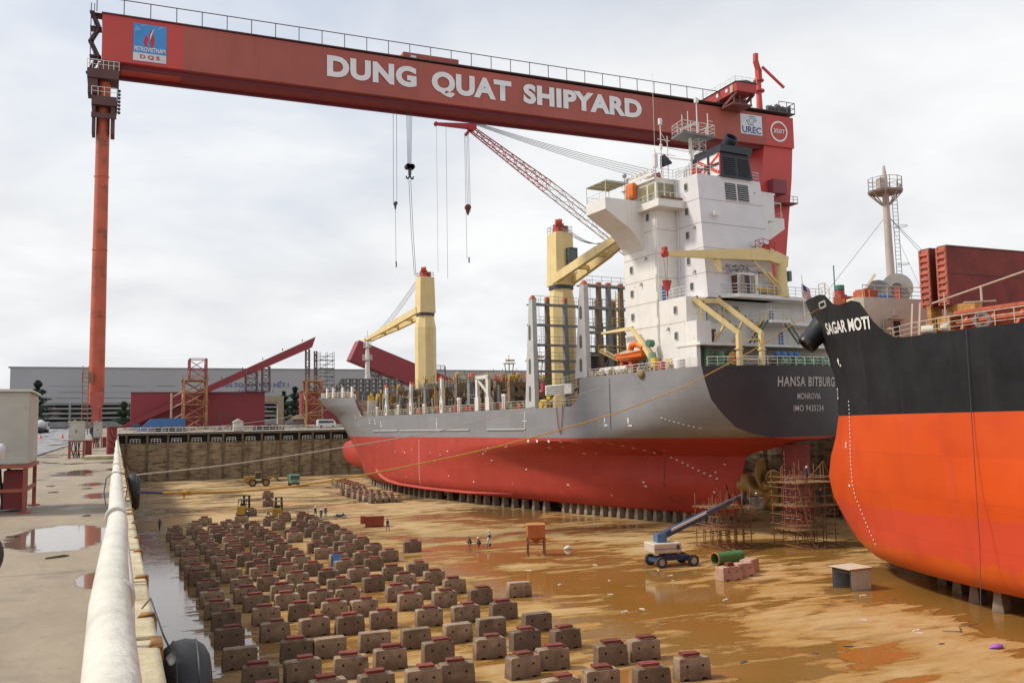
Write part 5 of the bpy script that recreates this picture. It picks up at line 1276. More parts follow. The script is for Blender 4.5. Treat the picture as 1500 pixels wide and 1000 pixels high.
def band_orange():
    """antifouling with older coats showing as bands, as on the ship"""
    m, nt, N, L, b = nodes_mat('antifouling_orange')
    tc = N('ShaderNodeTexCoord'); v = tc.outputs['Object']; sp = N('ShaderNodeSeparateXYZ'); L(v, sp.inputs[0])
    n1 = noise(N, L, v, 0.35, 4, 0.5); n2 = noise(N, L, v, 0.5, 5, 0.6, 0, (1, 1, .08)); n3 = noise(N, L, v, 2.5, 5, .6)
    z = math2(N, L, 'ADD', sp.outputs['Z'], math2(N, L, 'MULTIPLY', n2, 1.2))
    z = math2(N, L, 'ADD', z, math2(N, L, 'MULTIPLY', sp.outputs['Y'], .02))
    A, B_, C = (0.62, 0.076, 0.008), (0.59, 0.064, 0.026), (0.60, 0.100, 0.012)
    c = mixc(N, L, ramp(N, L, z, 6.7, 6.5), A, B_)
    c = mixc(N, L, ramp(N, L, z, 3.5, 3.1), c, C)
    c = mixc(N, L, ramp(N, L, n1, .45, .75, 0, .5), c, (0.50, 0.044, 0.010))
    c = mixc(N, L, ramp(N, L, n2, .56, .72, 0, .55), c, (0.50, 0.062, 0.030))
    c = mixc(N, L, ramp(N, L, n3, .62, .75, 0, .35), c, (0.56, 0.10, 0.03))
    L(c, b.inputs['Base Color']); b.inputs['Roughness'].default_value = .42; b.inputs['Specular IOR Level'].default_value = .4
    return m
bulk_black = M('topside_black', (0.013, 0.013, 0.015), 0.55, 0.5, 0.35, streak=0.5, dirt=(0.032, 0.029, 0.027), spec=.22)
bulk_orange = band_orange(); add_seams(bulk_orange, 7.5, 3.3, .04); add_seams(bulk_black, 7.5, 2.6, .04)
cream_house = M('house_cream', (0.68, 0.61, 0.48), 0.6, 0.08, 0.6, rust=0.1, rcol=(0.42, 0.28, 0.14), streak=.2, dirt=(.42, .33, .2))
rust_red = M('hatch_red', (0.16, 0.028, 0.02), 0.7, 0.35, 0.7, rust=0.3, rcol=(0.09, 0.035, 0.025), streak=.3, dirt=(.24, .06, .03))
rust_orange = M('coaming_orange', (0.42, 0.10, 0.045), 0.7, 0.3, 1.2, rust=0.3, rcol=(0.2, 0.06, 0.03))
def bpart(name, mb, m, parent=None, **k): return mb.build(name, m, parent or bulk, BO, **k)
def bulk_carrier():
    zl = [-11, -10.8, -10.3, -9.6, -8.8, -8, -7, -6, -5, -4, -3, -2, -1, 0, 1, 2.0, 3, 4, 5.5, 7, 7.75]
    S = [0, .1, .2, .3, .35]+[.35+.65*k/34 for k in range(1, 35)]
    mb = MB(); G = {1: [], -1: []}
    for s in (-1, 1):
        for z in zl:
            r = []
            for t in S: b, y = bulk_pt(z, t); mb.v.append((BX+s*b, y, z)); r.append(len(mb.v)-1)
            G[s].append(r)
        for q in (.2, .4, .6, .8, 1):
            r = []
            for t in S:
                z = 7.75+5*q
                for _ in range(4): b, y = bulk_pt(z, t); z = 7.75+(bulk_top(y)-7.75)*q
                mb.v.append((BX+s*b, y, z)); r.append(len(mb.v)-1)
            G[s].append(r)
    wi = zl.index(2.0)
    for s in (-1, 1):
        for i in range(len(G[s])-1):
            for j in range(len(S)-1):
                q = [G[s][i][j], G[s][i][j+1], G[s][i+1][j+1], G[s][i+1][j]]
                mb.f.append(q if s > 0 else q[::-1]); mb.mi.append(0 if i < wi else 1)
    for j in range(len(S)-1): mb.f.append([G[-1][0][j], G[-1][0][j+1], G[1][0][j+1], G[1][0][j]]); mb.mi.append(0)
    hull = bpart('hull', mb, [bulk_orange, bulk_black], smooth=True)
    hull['label'] = 'orange bottom and black topsides with weld seams'
    def side(y0, y1, z0, z1, slope=0.0, off=.07):
        def fn(a, b_):
            y = lerp(y0, y1, a); z = lerp(z0, z1, b_)+slope*a
            lo, hi = .35, 1.0
            for _ in range(30):
                m = (lo+hi)/2
                if bulk_pt(z, m)[1] < y: lo = m
                else: hi = m
            b2 = bulk_pt(z, lo)[0]; e = bulk_pt(z, max(.35, lo-.01)); f = bulk_pt(z, min(1, lo+.01))
            n = Vector((-(f[1]-e[1]), -(f[0]-e[0]))).normalized()
            if n.x > 0: n = -n
            return (BX-b2+n.x*off-BO[0], y+(-n.y if n.y < 0 else n.y)*off-BO[1], z-BO[2])
        return fn
    f = side(67.2, 65.6, 12.1, 12.6, 0, .04); c = [Vector(f(a, b))+Vector(BO) for a, b in ((0, 0), (1, 0), (1, 1), (0, 1), (.5, .5))]
    mb = MB(); mb.path([c[0], c[1], c[2], c[3], c[0]], .09, 8); fr = bpart('fairlead_ring', mb, M('fairlead_steel', (.5, .49, .47), .45), smooth=True)
    mb = MB(); mb.poly(c[:4]); bpart('fairlead_opening', mb, M('hole_black', (.004, .004, .004), .9), fr)
    # anchor bolster
    mb = MB(); c0 = Vector((64.2, 69.8, 11.4)); c1 = Vector((61.9, 70.8, 8.9)); d = (c1-c0); Ln = d.length
    mb.lathe(c0, d, [(-.8, 1.5), (Ln*.76, .98), (Ln*.80, 1.04), (Ln*.97, .98), (Ln, .84), (Ln*.99, .55), (Ln*.75, .48)], 26, cap=False); bol = bpart('anchor_bolster', mb, M('bolster_black', (.022, .022, .024), .3, .3, 1), smooth=True)
    mb = MB(); mb.lathe(c0+d*.74, d, [(0, .5), (.02, .5)], 20); bpart('hawse_opening', mb, M('hole_black', (.004, .004, .004), .9), bol)
    # writing on the bow, following the plating
    bw = M('bow_lettering', (.74, .73, .71), .55, .06, 3)
    text('ship_name', 'SAGAR MOTI', bw, bulk, side(67.0, 57.7, 9.6, 10.7, -.5), .03, .35, 1.02)
    text('draft_number', '2', bw, bulk, side(68.6, 67.9, 3.6, 4.7), .01, .3)
    mb = MB()
    def mk(y0, y1, z0, z1):
        f = side(y0, y1, z0, z1, 0, .05); mb.poly([tuple(Vector(f(a, b))+Vector(BO)) for a, b in ((0, 0), (1, 0), (1, 1), (0, 1))])
    for k in range(36):
        z = 3.2-k*.355
        y = 64.0-(0.0 if z > -5 else (-5-z)*.5); mk(y, y-.2, z, z+.13)
    for z in (-.6, -.9): mk(65.2, 64.9, z, z+.2)
    mk(64.9, 64.5, -4.4, -4.2); mk(66.0, 65.4, 7.0, 7.15); mk(65.8, 65.5, 6.7, 7.3); mk(65.4, 65.0, 6.5, 6.7)
    bpart('painted_marks', mb, bw)['kind'] = 'stuff'
    mb = MB(); p = [(BX-bulk_pt(z, .5)[0]-.1, bulk_pt(z, .36)[1]+.4, z) for z in (7.6, 5, 2, -1, -4, -6.5)]
    p = [(55.25, 46.6, z) for z in (7.9, 4, 0, -4, -7.5)]+[(55.1, 46.6, -9.5), (54.6, 46.3, -11.5), (53.9, 46, -12.3), (52.6, 46.4, -12.42), (51.5, 45.3, -12.42), (50.6, 46.0, -12.42)]
    mb.path(p, .026, 6); tag(mb.build('hanging_hose', dark_steel), 'dark hose hanging down the black and orange ship side onto the sand', 'hose')
    # decks
    mb = MB(); mb.box(BX-13.9, BX+13.9, -60, 49, 7.2, 7.5); mb.prism([(56.1, 49, 7.2), (83.9, 49, 7.2), (82.2, 55, 7.2), (79.2, 60.6, 7.2), (60.8, 60.6, 7.2), (57.8, 55, 7.2)], [(56.1, 49, 7.5), (83.9, 49, 7.5), (82.2, 55, 7.5), (79.2, 60.6, 7.5), (60.8, 60.6, 7.5), (57.8, 55, 7.5)]); bpart('main_deck', mb, rust_orange)
    mb = MB(); k0 = []
    for s in (-1, 1):
        for t in ([x/30 for x in range(16, 31)] if s < 0 else [x/30 for x in range(29, 15, -1)]):
            b, y = bulk_pt(11.5, t); k0.append((BX+s*max(0, b-.15), y-.15))
    ys_ = [p for p in k0 if p[1] > 61.4]
    mb.prism([(x, y, 11.2) for x, y in ys_], [(x, y, 11.5) for x, y in ys_]); bpart('forecastle_deck', mb, rust_orange)
    # forecastle bulkhead, slightly rounded at the port corner
    pts = [(59.3, 61.4), (59.9, 60.8), (60.8, 60.6), (62.5, 60.5), (79, 60.5), (80.6, 61.4)]
    mb = MB(); mb.prism([(x, y, 7.5) for x, y in pts]+[(80.4, 62.8, 7.5), (59.8, 62.8, 7.5)], [(x, y, 12.3) for x, y in pts]+[(80.4, 62.8, 12.3), (59.8, 62.8, 12.3)]); hb = bpart('forecastle_bulkhead', mb, cream_house)
    mb = MB(); mb.box(62.6, 63.6, 60.40, 60.49, 7.9, 10.2); dr = bpart('doorway', mb, black_paint, hb)
    mb = MB(); mb.box(61.4, 62.5, 60.15, 60.25, 7.85, 10.3); mb.box(61.4, 62.5, 60.25, 60.32, 8.6, 8.75); mb.box(61.4, 62.5, 60.25, 60.32, 9.5, 9.65); bpart('door', mb, M('door_cream', (.42, .36, .26), .6, .3, 2, rust=.25), dr)
    mb = MB(); mb.box(62.2, 64.0, 60.2, 60.49, 10.4, 10.5); mb.box(62.8, 63.2, 60.2, 60.49, 10.7, 11.2); bpart('door_hood', mb, cream_house, hb)
    # forecastle rails and gear
    mb = MB(); ep = []
    for t in range(19, 22): b, y = bulk_pt(12.6, t/30); ep.append((BX-b+.15, y, bulk_top(y)-.05))
    mb.rail(ep, 1.15, 1.6, .04, 3); mb.rail([(60.2, 61.2, 12.3), (70, 60.9, 12.3), (80, 61.2, 12.3)], 1.15, 1.5, .04, 3); bpart('forecastle_railing', mb, M('rail_tan', (.5, .42, .33), .6, .3, 2))
    mb = MB(); mb.lathe((65.4, 62.3, 13.5), (.72, .69, 0), [(0, 1.4), (.12, 1.4), (.12, .5), (1.3, .5), (1.3, 1.1), (1.45, 1.1)], 28); wn = bpart('mooring_winch', mb, M('winch_grey', (.34, .32, .29), .55, .15, 1.2, rust=.2), smooth=True)
    mb = MB(); mb.lathe((65.33, 62.23, 13.5), (.72, .69, 0), [(0, .75), (.1, .75)], 18); mb.lathe((65.2, 62.1, 13.5), (.72, .69, 0), [(0, .5), (.2, .5), (.2, .3), (.02, .28)], 18, cap=False); bpart('winch_hub', mb, M('hub_grey', (.34, .32, .3), .5), wn)
    mb = MB(); mb.lathe((64.1, 63.3, 13.2), (.72, .69, 0), [(0, 1.2), (.12, 1.2), (.12, .5), (1.2, .5), (1.2, 1.2), (1.3, 1.2)], 24); bpart('mooring_winch', mb, M('winch_dark', (.20, .19, .19), .5, .2), smooth=True)
    mb = MB(); mb.box(62.6, 63.8, 63.4, 64.6, 11.5, 13.3); mb.lathe((64.8, 61.6, 12.3), (0, 0, 1), [(0, .28), (1.2, .28)], 10); bpart('winch_motor', mb, M('motor_red', (.38, .05, .04), .55))
    mb = MB()
    for k in range(3): mb.ball((63.0+.55*k, 62.2, 12.6), .34, 10, 6)
    bpart('blue_drum', mb, blue_paint, smooth=True)
    mb = MB(); rng = random.Random(6)
    for k in range(18):
        t = rng.uniform(.60, .74); b, y = bulk_pt(12, t); x = BX-b+rng.uniform(1.2, 2.6); h = rng.uniform(.4, 1.2); mb.box(x, x+rng.uniform(.4, 1.1), y-.9, y-.3, 11.5, 12.2+h)
    bpart('windlass_gear', mb, rust_orange)['kind'] = 'stuff'
    mb = MB(); mb.lathe((64.9, 69.0, 12.0), (0, 0, 1), [(0, .28), (1.7, .28), (1.75, .5), (2.2, .5), (2.4, .25)], 12); bpart('mushroom_vent', mb, M('vent_red', (.4, .05, .05), .5), smooth=True)
    mb = MB(); mb.lathe((64.9, 69.0, 14.3), (0, 0, 1), [(0, .5), (.45, .5)], 12); mb.tube((64.7, 69.4, 12.1), (64.7, 69.4, 16.8), .06, 6); bpart('vent_cap', mb, M('vent_green', (.06, .18, .13), .5))
    mb = MB(); mb.bar((62.6, 64.6, 12.3), (63.8, 63.2, 14.9), .18, .22); bpart('derrick_arm', mb, cream_house)
    # foremast
    mb = MB(); mb.lathe((70, 67.3, 12.6), (-.012, 0, 1), [(0, .42), (6, .37), (11.4, .31), (13.0, .27), (14.2, .1)], 20); fm = bpart('foremast', mb, M('mast_buff', (.47, .40, .35), .55, .12, .8, rust=.12), smooth=True)
    mb = MB(); mb.lathe((69.86, 67.3, 24.0), (0, 0, 1), [(0, 1.6), (.18, 1.7)], 12); pf = bpart('mast_platform', mb, M('platform_buff', (.3, .26, .24), .6, .2), fm)
    mb = MB()
    for k in range(8): a = k*math.pi/4; mb.bar((69.86+1.55*math.cos(a), 67.3+1.55*math.sin(a), 24.0), (69.88+.4*math.cos(a), 67.3+.4*math.sin(a), 22.8), .08, .1)
    mb.rail([(69.86+1.6*math.cos(k*math.pi/6), 67.3+1.6*math.sin(k*math.pi/6), 24.18) for k in range(13)], 1.25, 2, .035, 3); mb.box(68.6, 69.2, 66.6, 67.2, 24.2, 25.3); mb.box(70.6, 71.0, 66.2, 66.6, 24.2, 24.7); bpart('railing', mb, M('rail_buff', (.42, .36, .33), .6), pf)
    mb = MB(); mb.ladder((70.72, 66.9, 13.0), (70.6, 66.9, 24.0), .5, (1, -.4, 0), .035, .38); 
    for z in (16.8, 20.6): mb.torus((71.0, 66.6, z), (0, 0, 1), .55, .03, 14, 5)
    bpart('ladder', mb, M('ladder_green', (.22, .27, .22), .6), fm)
    mb = MB()
    for q in ((66.5, 74.5, 13.2), (72.5, 61.6, 12.9), (68.4, 62.0, 12.9), (74, 61.8, 12.9)): mb.tube((69.9, 67.3, 21.8), q, .022, 4, cap=False)
    bpart('stay_wire', mb, cable_grey, fm)
    # hatch coaming, folded covers
    mb = MB(); mb.box(60.6, 79.4, -40, 51.4, 7.51, 9.7); mb.box(60.2, 79.8, -40, 51.8, 9.7, 9.95); cm = bpart('hatch_coaming', mb, rust_orange)
    mb = MB()
    for k in range(26):
        y = 51-k*2.4; mb.prism([(60.58, y, 7.52), (59.2, y, 7.52), (60.58, y, 9.6)], [(60.58, y-.25, 7.52), (59.2, y-.25, 7.52), (60.58, y-.25, 9.6)])
    mb.box(59.9, 60.58, -40, 51.4, 8.9, 9.05); bpart('coaming_stay', mb, rust_orange, cm)
    mb = MB(); mb.box(60.4, 61.2, 50.0, 52.6, 9.96, 10.5); mb.box(60.2, 62.6, 52.2, 53.4, 8.6, 9.7); mb.box(59.8, 61.0, 53.6, 54.0, 7.5, 10.8); bpart('hatch_hinge', mb, M('hinge_yellow', (.40, .20, .05), .7, .5, 2, rust=.5))
    for y0, y1, z1 in ((51.9, 52.75, 15.15), (53.55, 54.45, 15.2)):
        mb = MB(); mb.prism([(60.0, y0, 10.5), (80, y0, 10.5), (80, y1, 10.5), (60.0, y1, 10.5)], [(59.9, y0, z1), (80, y0, z1), (80, y1, z1), (59.9, y1, z1)]); hc = bpart('hatch_cover', mb, rust_red)
        mb = MB()
        for k in range(9): z = 10.7+k*.5; mb.box(59.72, 59.88, y0, y1, z, z+.2)
        mb.box(59.86, 59.98, y0, y1, 10.5, z1); mb.box(59.75, 59.9, y0-.05, y0+.1, 10.5, z1); mb.box(59.75, 59.9, y1-.1, y1+.05, 10.5, z1); bpart('cover_edge', mb, M('edge_orange', (.42, .11, .07), .7, .3, 2, rust=.3), hc)
        mb = MB(); mb.box(60, 80, y0-.05, y0-.003, 13.0, 13.07); mb.box(59.9, 80, y0-.06, y1, z1, z1+.1); bpart('cover_rib', mb, M('rib_dark', (.12, .06, .04), .7), hc)
    mb = MB(); mb.bar((59.6, 55.6, 7.8), (61.5, 57.0, 11.2), .14, .2); mb.bar((59.6, 54.8, 7.8), (61.5, 56.2, 11.2), .14, .2); mb.path([(59.0, 56.8, 7.6), (59.0, 56.8, 8.9), (59.4, 57.6, 9.2), (60.2, 58.0, 8.9), (60.2, 58.0, 7.6)], .09, 8); bpart('pipe_bend', mb, M('pipe_tan', (.46, .36, .26), .6))
    # side rail along the deck edge and fittings behind it
    mb = MB(); mb.rail([(55.55, -20, 7.85), (55.6, 46, 7.85), (56.2, 50, 7.9), (57.4, 53.6, 7.95), (58.9, 57.0, 7.95), (60.0, 59.4, 7.95)], 1.15, 1.5, .04, 3); bpart('deck_railing', mb, M('rail_tan', (.5, .42, .33)))
    mb = MB(); mb.lathe((57.6, 47.0, 8.6), (-1, -.5, 0), [(0, .55), (.5, .52), (.62, .6), (.63, .36), (.2, .33)], 20, cap=False); bpart('fairlead_roller', mb, M('roller_steel', (.20, .18, .17), .5, .3), smooth=True)
    mb = MB(); mb.lathe((56.6, 50.5, 8.3), (-.4, 1, 0), [(0, .35), (.9, .35)], 12); mb.lathe((56.6, 49.2, 8.3), (-.4, 1, 0), [(0, .35), (.5, .35)], 12); bpart('valve', mb, M('valve_tan', (.52, .46, .36), .6), smooth=True)
    mb = MB(); rng = random.Random(14)
    for k in range(30):
        y = rng.uniform(25, 50); x = rng.uniform(57.2, 58.8); mb.box(x, x+.3, y, y+.5, 7.5, 7.6+rng.uniform(.2, .9))
    bpart('deck_fitting', mb, M('hinge_yellow', (.48, .3, .05)))['kind'] = 'stuff'
    mb = MB(); mb.tube((57.4, 51.3, 10.4), (56.6, 38, 12.2), .07, 6); mb.tube((56.9, 46.5, 9.9), (57.0, 46.6, 11.0), .08, 6); mb.tube((56.7, 42, 9.8), (56.8, 42, 11.7), .08, 6); mb.tube((56.0, 47.3, 9.9), (57.6, 45.9, 9.9), .06, 6); mb.tube((57, 49.8, 8), (57, 49.8, 11), .06, 6); bpart('pipe_rail', mb, M('pipe_tan', (.46, .36, .26)))
bulk_carrier()

# ================================================================== gantry crane over the dock
GY = 131.0
gan = thing('gantry_crane', 'huge red goliath gantry crane spanning the dock with white shipyard lettering', 'crane', (-2.5, 134.5, 0))
GO = (-2.5, 134.5, 0)
girder_red = M('girder_red', (0.34, 0.080, 0.058), 0.6, 0.14, 0.10, streak=.35, dirt=(.19, .045, .035))
girder_bright = M('girder_bright', (0.50, 0.055, 0.045), 0.5, 0.08, 0.2, rust=0.05, rcol=(.30, .06, .04), streak=.12, dirt=(.4, .06, .05))
leg_red = M('leg_red', (0.50, 0.105, 0.05), 0.55, 0.18, 0.35, rust=0.65, rcol=(0.19, 0.055, 0.03), rscale=.45)
def gpart(name, mb, m, parent=None, **k): return mb.build(name, m, parent or gan, GO, **k)
def gantry():
    def zb(x): return 51.75+.0*x
    def zt(x): return 58.15-.0055*(x+2.9)
    def sect(x0, x1, m, name):
        mb = MB(); a = [(x0, GY, zb(x0)), (x0, GY+6.8, zb(x0)), (x0, GY+6.8, zt(x0)), (x0, GY, zt(x0))]; b = [(x1, y, zb(x1) if i < 2 else zt(x1)) for i, (_, y, z) in enumerate(a)]
        mb.prism(a, b); return gpart(name, mb, m)
    gd = sect(7.5, 108.0, girder_red, 'girder'); sect(-2.9, 7.497, girder_bright, 'girder_end'); sect(108.003, 114.2, girder_bright, 'girder_end')
    mb = MB(); mb.box(-2.9, 108, GY+.9, GY+1.5, 51.25, 51.745); mb.box(-2.9, 108, GY+5.4, GY+6.0, 51.25, 51.745); gpart('trolley_rail', mb, M('rail_maroon', (.16, .02, .035), .6), gd)
    mb = MB(); mb.box(7.5, 108, GY+1.5, GY+5.4, 51.60, 51.742); gpart('soffit_band', mb, M('soffit_maroon', (.24, .03, .04), .6), gd)
    mb = MB(); mb.box(-3.0, 114.6, GY-.25, GY+7.05, 58.153, 58.30); gpart('top_flange', mb, M('flange_dark', (.10, .06, .055), .7), gd)
    mb = MB(); mb.rail([(-3.6, GY-.1, 58.3), (101, GY-.1, 58.3)], 2.1, 3.4, .07, 1); mb.rail([(111, GY-.1, 58.3), (114.6, GY-.1, 58.3), (114.6, GY+6, 58.3)], 2.0, 1.6, .07, 2); gpart('top_railing', mb, M('railing_purple', (.13, .09, .11), .6), gd)
    # lettering: three words
    gl = M('girder_lettering', (.72, .71, .71), .55, .05)
    def wall(x0, x1, z0, z1): return lambda a, b: (lerp(x0, x1, a)-GO[0], GY-.12-GO[1], lerp(z0, z1, b)-GO[2])
    L3 = [('DUNG', 27.5, 41.3, 53.55, 56.85), ('QUAT', 43.75, 57.2, 52.75, 56.75), ('SHIPYARD', 59.3, 81.5, 53.45, 56.75)]
    for w, x0, x1, z0, z1 in L3: text('lettering', w, gl, gd, wall(x0, x1, z0, z1), .05, 0, 1.06)
    # blue sign with the red emblem, initials below
    mb = MB(); mb.box(1.0, 5.25, GY-.08, GY-.004, 53.35, 57.45); sg = gpart('sign_panel', mb, M('sign_blue', (.05, .26, .58), .5, .12, .6), gd)
    mb = MB(); mb.box(1.0, 5.25, GY-.08, GY-.004, 52.2, 53.345); sg2 = gpart('sign_panel', mb, M('sign_grey', (.62, .61, .62), .5), gd)
    def flame(cx, cz, sx, sz, pts, m, nm, y=.1):
        mb = MB(); mb.poly([(cx+sx*a, GY-y, cz+sz*b) for a, b in pts]); gpart(nm, mb, m, sg)
    er = M('sign_red', (.48, .03, .04), .5)
    body = [(0, -1), (.28, -.75), (.46, -.35), (.46, .1), (.3, .5), (.25, .85), (.45, 1.0), (.1, .95), (-.12, .75), (-.2, .4), (-.12, .0), (-.02, -.4)]
    flame(3.2, 55.35, 1.1, 1.5, body, er, 'sign_emblem'); flame(2.72, 55.0, -.9, .85, body, er, 'sign_emblem', .11)
    flame(3.35, 55.9, .30, .8, [(-.9, -.9), (-.2, -.2), (.5, .9), (1.2, 1.2), (.4, 1.1), (-.6, .2)], gl, 'emblem_highlight', .12)
    mb = MB(); mb.poly([(1.1, GY-.09, 56.2), (2.0, GY-.09, 56.6), (1.3, GY-.09, 57.2)]); mb.poly([(4.0, GY-.09, 56.9), (5.1, GY-.09, 57.3), (4.4, GY-.09, 57.4)]); mb.poly([(1.8, GY-.09, 57.0), (2.9, GY-.09, 57.4), (2.0, GY-.09, 57.4)]); gpart('sign_facet', mb, M('sign_pale', (.15, .35, .62), .5), sg)
    text('sign_lettering', 'PETROVIETNAM', gl, sg, wall(1.15, 5.1, 53.55, 54.2), .02); text('sign_lettering', 'D Q S', er, sg2, wall(1.9, 4.4, 52.45, 53.1), .03)
    mb = MB(); mb.box(102.2, 106.95, GY-.08, GY-.004, 53.3, 56.95); us = gpart('sign_panel', mb, M('sign_white', (.64, .64, .67), .5, .05), gd)
    nb = M('sign_navy', (.035, .06, .22), .5); gb = M('sign_steel', (.10, .17, .25), .5)
    text('sign_lettering', 'UREC', nb, us, wall(102.5, 106.7, 53.5, 54.75), .02)
    def cpt(c, r, a): return (c[0]+r*math.cos(a), GY-.1, c[1]+r*math.sin(a))
    c = (104.6, 55.85)
    mb = MB(); n = 20
    for k in range(n): mb.poly([cpt(c, .42, 2*math.pi*k/n), cpt(c, .42, 2*math.pi*(k+1)/n), cpt(c, .55, 2*math.pi*(k+1)/n), cpt(c, .55, 2*math.pi*k/n)])
    hx = [(1.15, 0), (.55, .8), (-.55, .8), (-1.15, 0), (-.55, -.8), (.55, -.8)]
    for i in range(6):
        if i in (2, 5): continue
        a = Vector(hx[i]); b = Vector(hx[(i+1) % 6]); d = (b-a).normalized(); nn = Vector((-d.y, d.x))*.08
        mb.poly([(c[0]+p.x, GY-.1, c[1]+p.y) for p in (a-nn, b-nn, b+nn, a+nn)])
    for s in (-1, 1): mb.poly([(c[0]+s*.6, GY-.1, c[1]-.07), (c[0]+s*1.0, GY-.1, c[1]-.07), (c[0]+s*1.0, GY-.1, c[1]+.07), (c[0]+s*.6, GY-.1, c[1]+.07)])
    gpart('sign_emblem', mb, gb, us)
    # capacity roundel
    mb = MB(); c = (110.75, 54.55); n = 40
    for k in range(n): mb.poly([cpt(c, 1.62, 2*math.pi*k/n), cpt(c, 1.62, 2*math.pi*(k+1)/n), cpt(c, 1.95, 2*math.pi*(k+1)/n), cpt(c, 1.95, 2*math.pi*k/n)])
    rd = gpart('capacity_ring', mb, gl, gd); text('capacity_lettering', '350T', gl, rd, wall(109.5, 112.1, 54.2, 55.0), .02)
    # rigid leg on the far quay
    mb = MB(); P = lambda z, a, b, d: [(a, GY+.4, z), (b, GY+.4, z), (b, GY+.4+d, z), (a, GY+.4+d, z)]
    mb.prism(P(32, 104.4, 111.6, 6), P(46, 106.8, 113.6, 6.2)); mb.prism(P(46.003, 106.8, 113.6, 6.2), P(51.745, 107.6, 114.1, 6.3)); mb.prism(P(2.5, 103.0, 108.2, 6), P(31.997, 104.4, 111.6, 6)); lg = gpart('rigid_leg', mb, girder_bright)
    mb = MB(); mb.box(100, 112, GY-4, GY+11, .6, 2.49); gpart('sill_beam', mb, girder_bright, lg)
    mb = MB()
    for x in (101.5, 104.5, 108, 110.5): mb.lathe((x, GY-3, .5), (0, 1, 0), [(0, .5), (13, .5)], 16)
    gpart('bogie_wheel', mb, dark_steel, lg)
    mb = MB(); mb.box(108, 111, GY-1.2, GY+.35, 42.6, 45.2); mb.rail([(107, GY-1.6, 41), (113, GY-1.6, 41)], 1.1, 1, .05, 2); mb.box(107, 113, GY-1.7, GY+.35, 40.8, 41); gpart('leg_platform', mb, M('platform_maroon', (.2, .04, .05), .6), lg)
    # slim leg on the near quay
    mb = MB(); mb.lathe((-2.62, GY+1.6, 5.5), (.0015, 0, 1), [(0, .98), (12, .95), (30, .86), (46.2, .82)], 28); sl = gpart('slim_leg', mb, leg_red, smooth=True)
    mb = MB()
    for z in (12.5, 17, 26, 36): mb.torus((-2.6, GY+1.6, z), (0, 0, 1), .96, .035, 28, 6)
    gpart('leg_ring', mb, leg_red, sl)
    mb = MB(); mb.box(-3.1, -1.9, GY-.5, GY+2.4, 2.6, 5.6); mb.box(-3.3, -1.8, GY-.3, GY+2.2, 5.2, 7.0); mb.box(-2.9, -2.2, GY-.75, GY-.5, 3.2, 4.9); bg = gpart('leg_foot', mb, M('foot_red', (.42, .10, .07), .6, .25, 1), sl)
    mb = MB(); mb.box(-3.0, -2.2, GY-1.0, GY+3.6, 1.1, 2.6); mb.box(-2.9, -2.3, GY-1.3, GY+3.9, .4, 1.1); gpart('bogie', mb, M('bogie_brown', (.16, .09, .06), .7, .3), sl)
    mb = MB(); mb.torus((-2.5, GY-1.35, 2.0), (0, 1, 0), .62, .16, 24, 8); gpart('cable_reel', mb, dark_steel, sl, smooth=True)
    mb = MB(); mb.ladder((-3.9, GY+.5, 1.5), (-3.9, GY+.5, 10.4), .7, (1, 0, 0), .06, .5); mb.rail([(-4.3, GY+.2, 8.4), (-3.4, GY+.2, 8.4), (-3.4, GY+2.4, 8.4)], 1.2, .8, .05, 2); mb.box(-3.5, -3.0, GY-.2, GY+.5, 8.2, 9.6); gpart('foot_ladder', mb, M('ladder_rust', (.3, .14, .08), .7), sl)
    dk = M('platform_dark', (.10, .045, .04), .65)
    for z0, z1, x0, x1 in ((43.6, 46.6, -4.0, -.9), (48.0, 50.3, -4.6, -.7)):
        mb = MB(); mb.box(x0, x1, GY-.3, GY-.1, z1-1.1, z1); mb.box(x0, x0+.25, GY-.1, GY+3.4, z1-1.1, z1); mb.box(x1-.25, x1, GY-.1, GY+3.4, z1-1.1, z1); mb.box(x0, x1, GY-.3, GY+3.5, z1-1.25, z1-1.1)
        if z0 < 45: mb.box(-3.9, -3.5, GY, GY+2.6, z0-2, z1-1.25); mb.box(-1.6, -1.1, GY, GY+2.6, z0-2, z1-1.25); mb.box(x0, x1, GY-.25, GY-.05, z0, z0+.7)
        else: mb.box(-4.5, -3.3, GY, GY+2.6, z0-1, z1-1.25)
        o = gpart('leg_platform', mb, dk, sl)
        mb = MB(); mb.rail([(x0, GY-.3, z1), (x1, GY-.3, z1)], 1.2, .7, .045, 2); gpart('railing', mb, rail_white, o)
    mb = MB(); mb.prism([(-3.6, GY+.2, 50.3), (-1.6, GY+.2, 50.3), (-1.6, GY+3, 50.3), (-3.6, GY+3, 50.3)], [(-2.85, GY+.2, 51.74), (-.4, GY+.2, 51.74), (-.4, GY+5, 51.74), (-2.85, GY+5, 51.74)]); gpart('leg_head', mb, M('head_brown', (.17, .06, .045), .6, .3), sl)
    # zigzag stairs at the girder end
    mb = MB(); zz = [(-4.5, 49.9), (-3.3, 52.2), (-4.3, 54.3), (-3.3, 56.3), (-4.2, 58.4)]
    for (xa, za), (xb, zb_) in zip(zz, zz[1:]):
        for k in range(9): t = k/8; mb.box(lerp(xa, xb, t)-.3, lerp(xa, xb, t)+.3, GY+.3, GY+1.3, lerp(za, zb_, t), lerp(za, zb_, t)+.09)
        mb.bar((xa, GY+.3, za), (xb, GY+.3, zb_), .08, .2)
    for z in (52.3, 56.3, 58.2): mb.box(-4.4, -2.95, GY+.1, GY+2, z-.1, z)
    mb.tube((-4.3, GY+.2, 49.9), (-4.3, GY+.2, 59.5), .06, 5); mb.tube((-3.9, GY+.2, 52), (-3.9, GY+.2, 59.5), .05, 5); gpart('stairs', mb, M('stairs_dark', (.08, .04, .05), .7), sl)
    mb = MB()
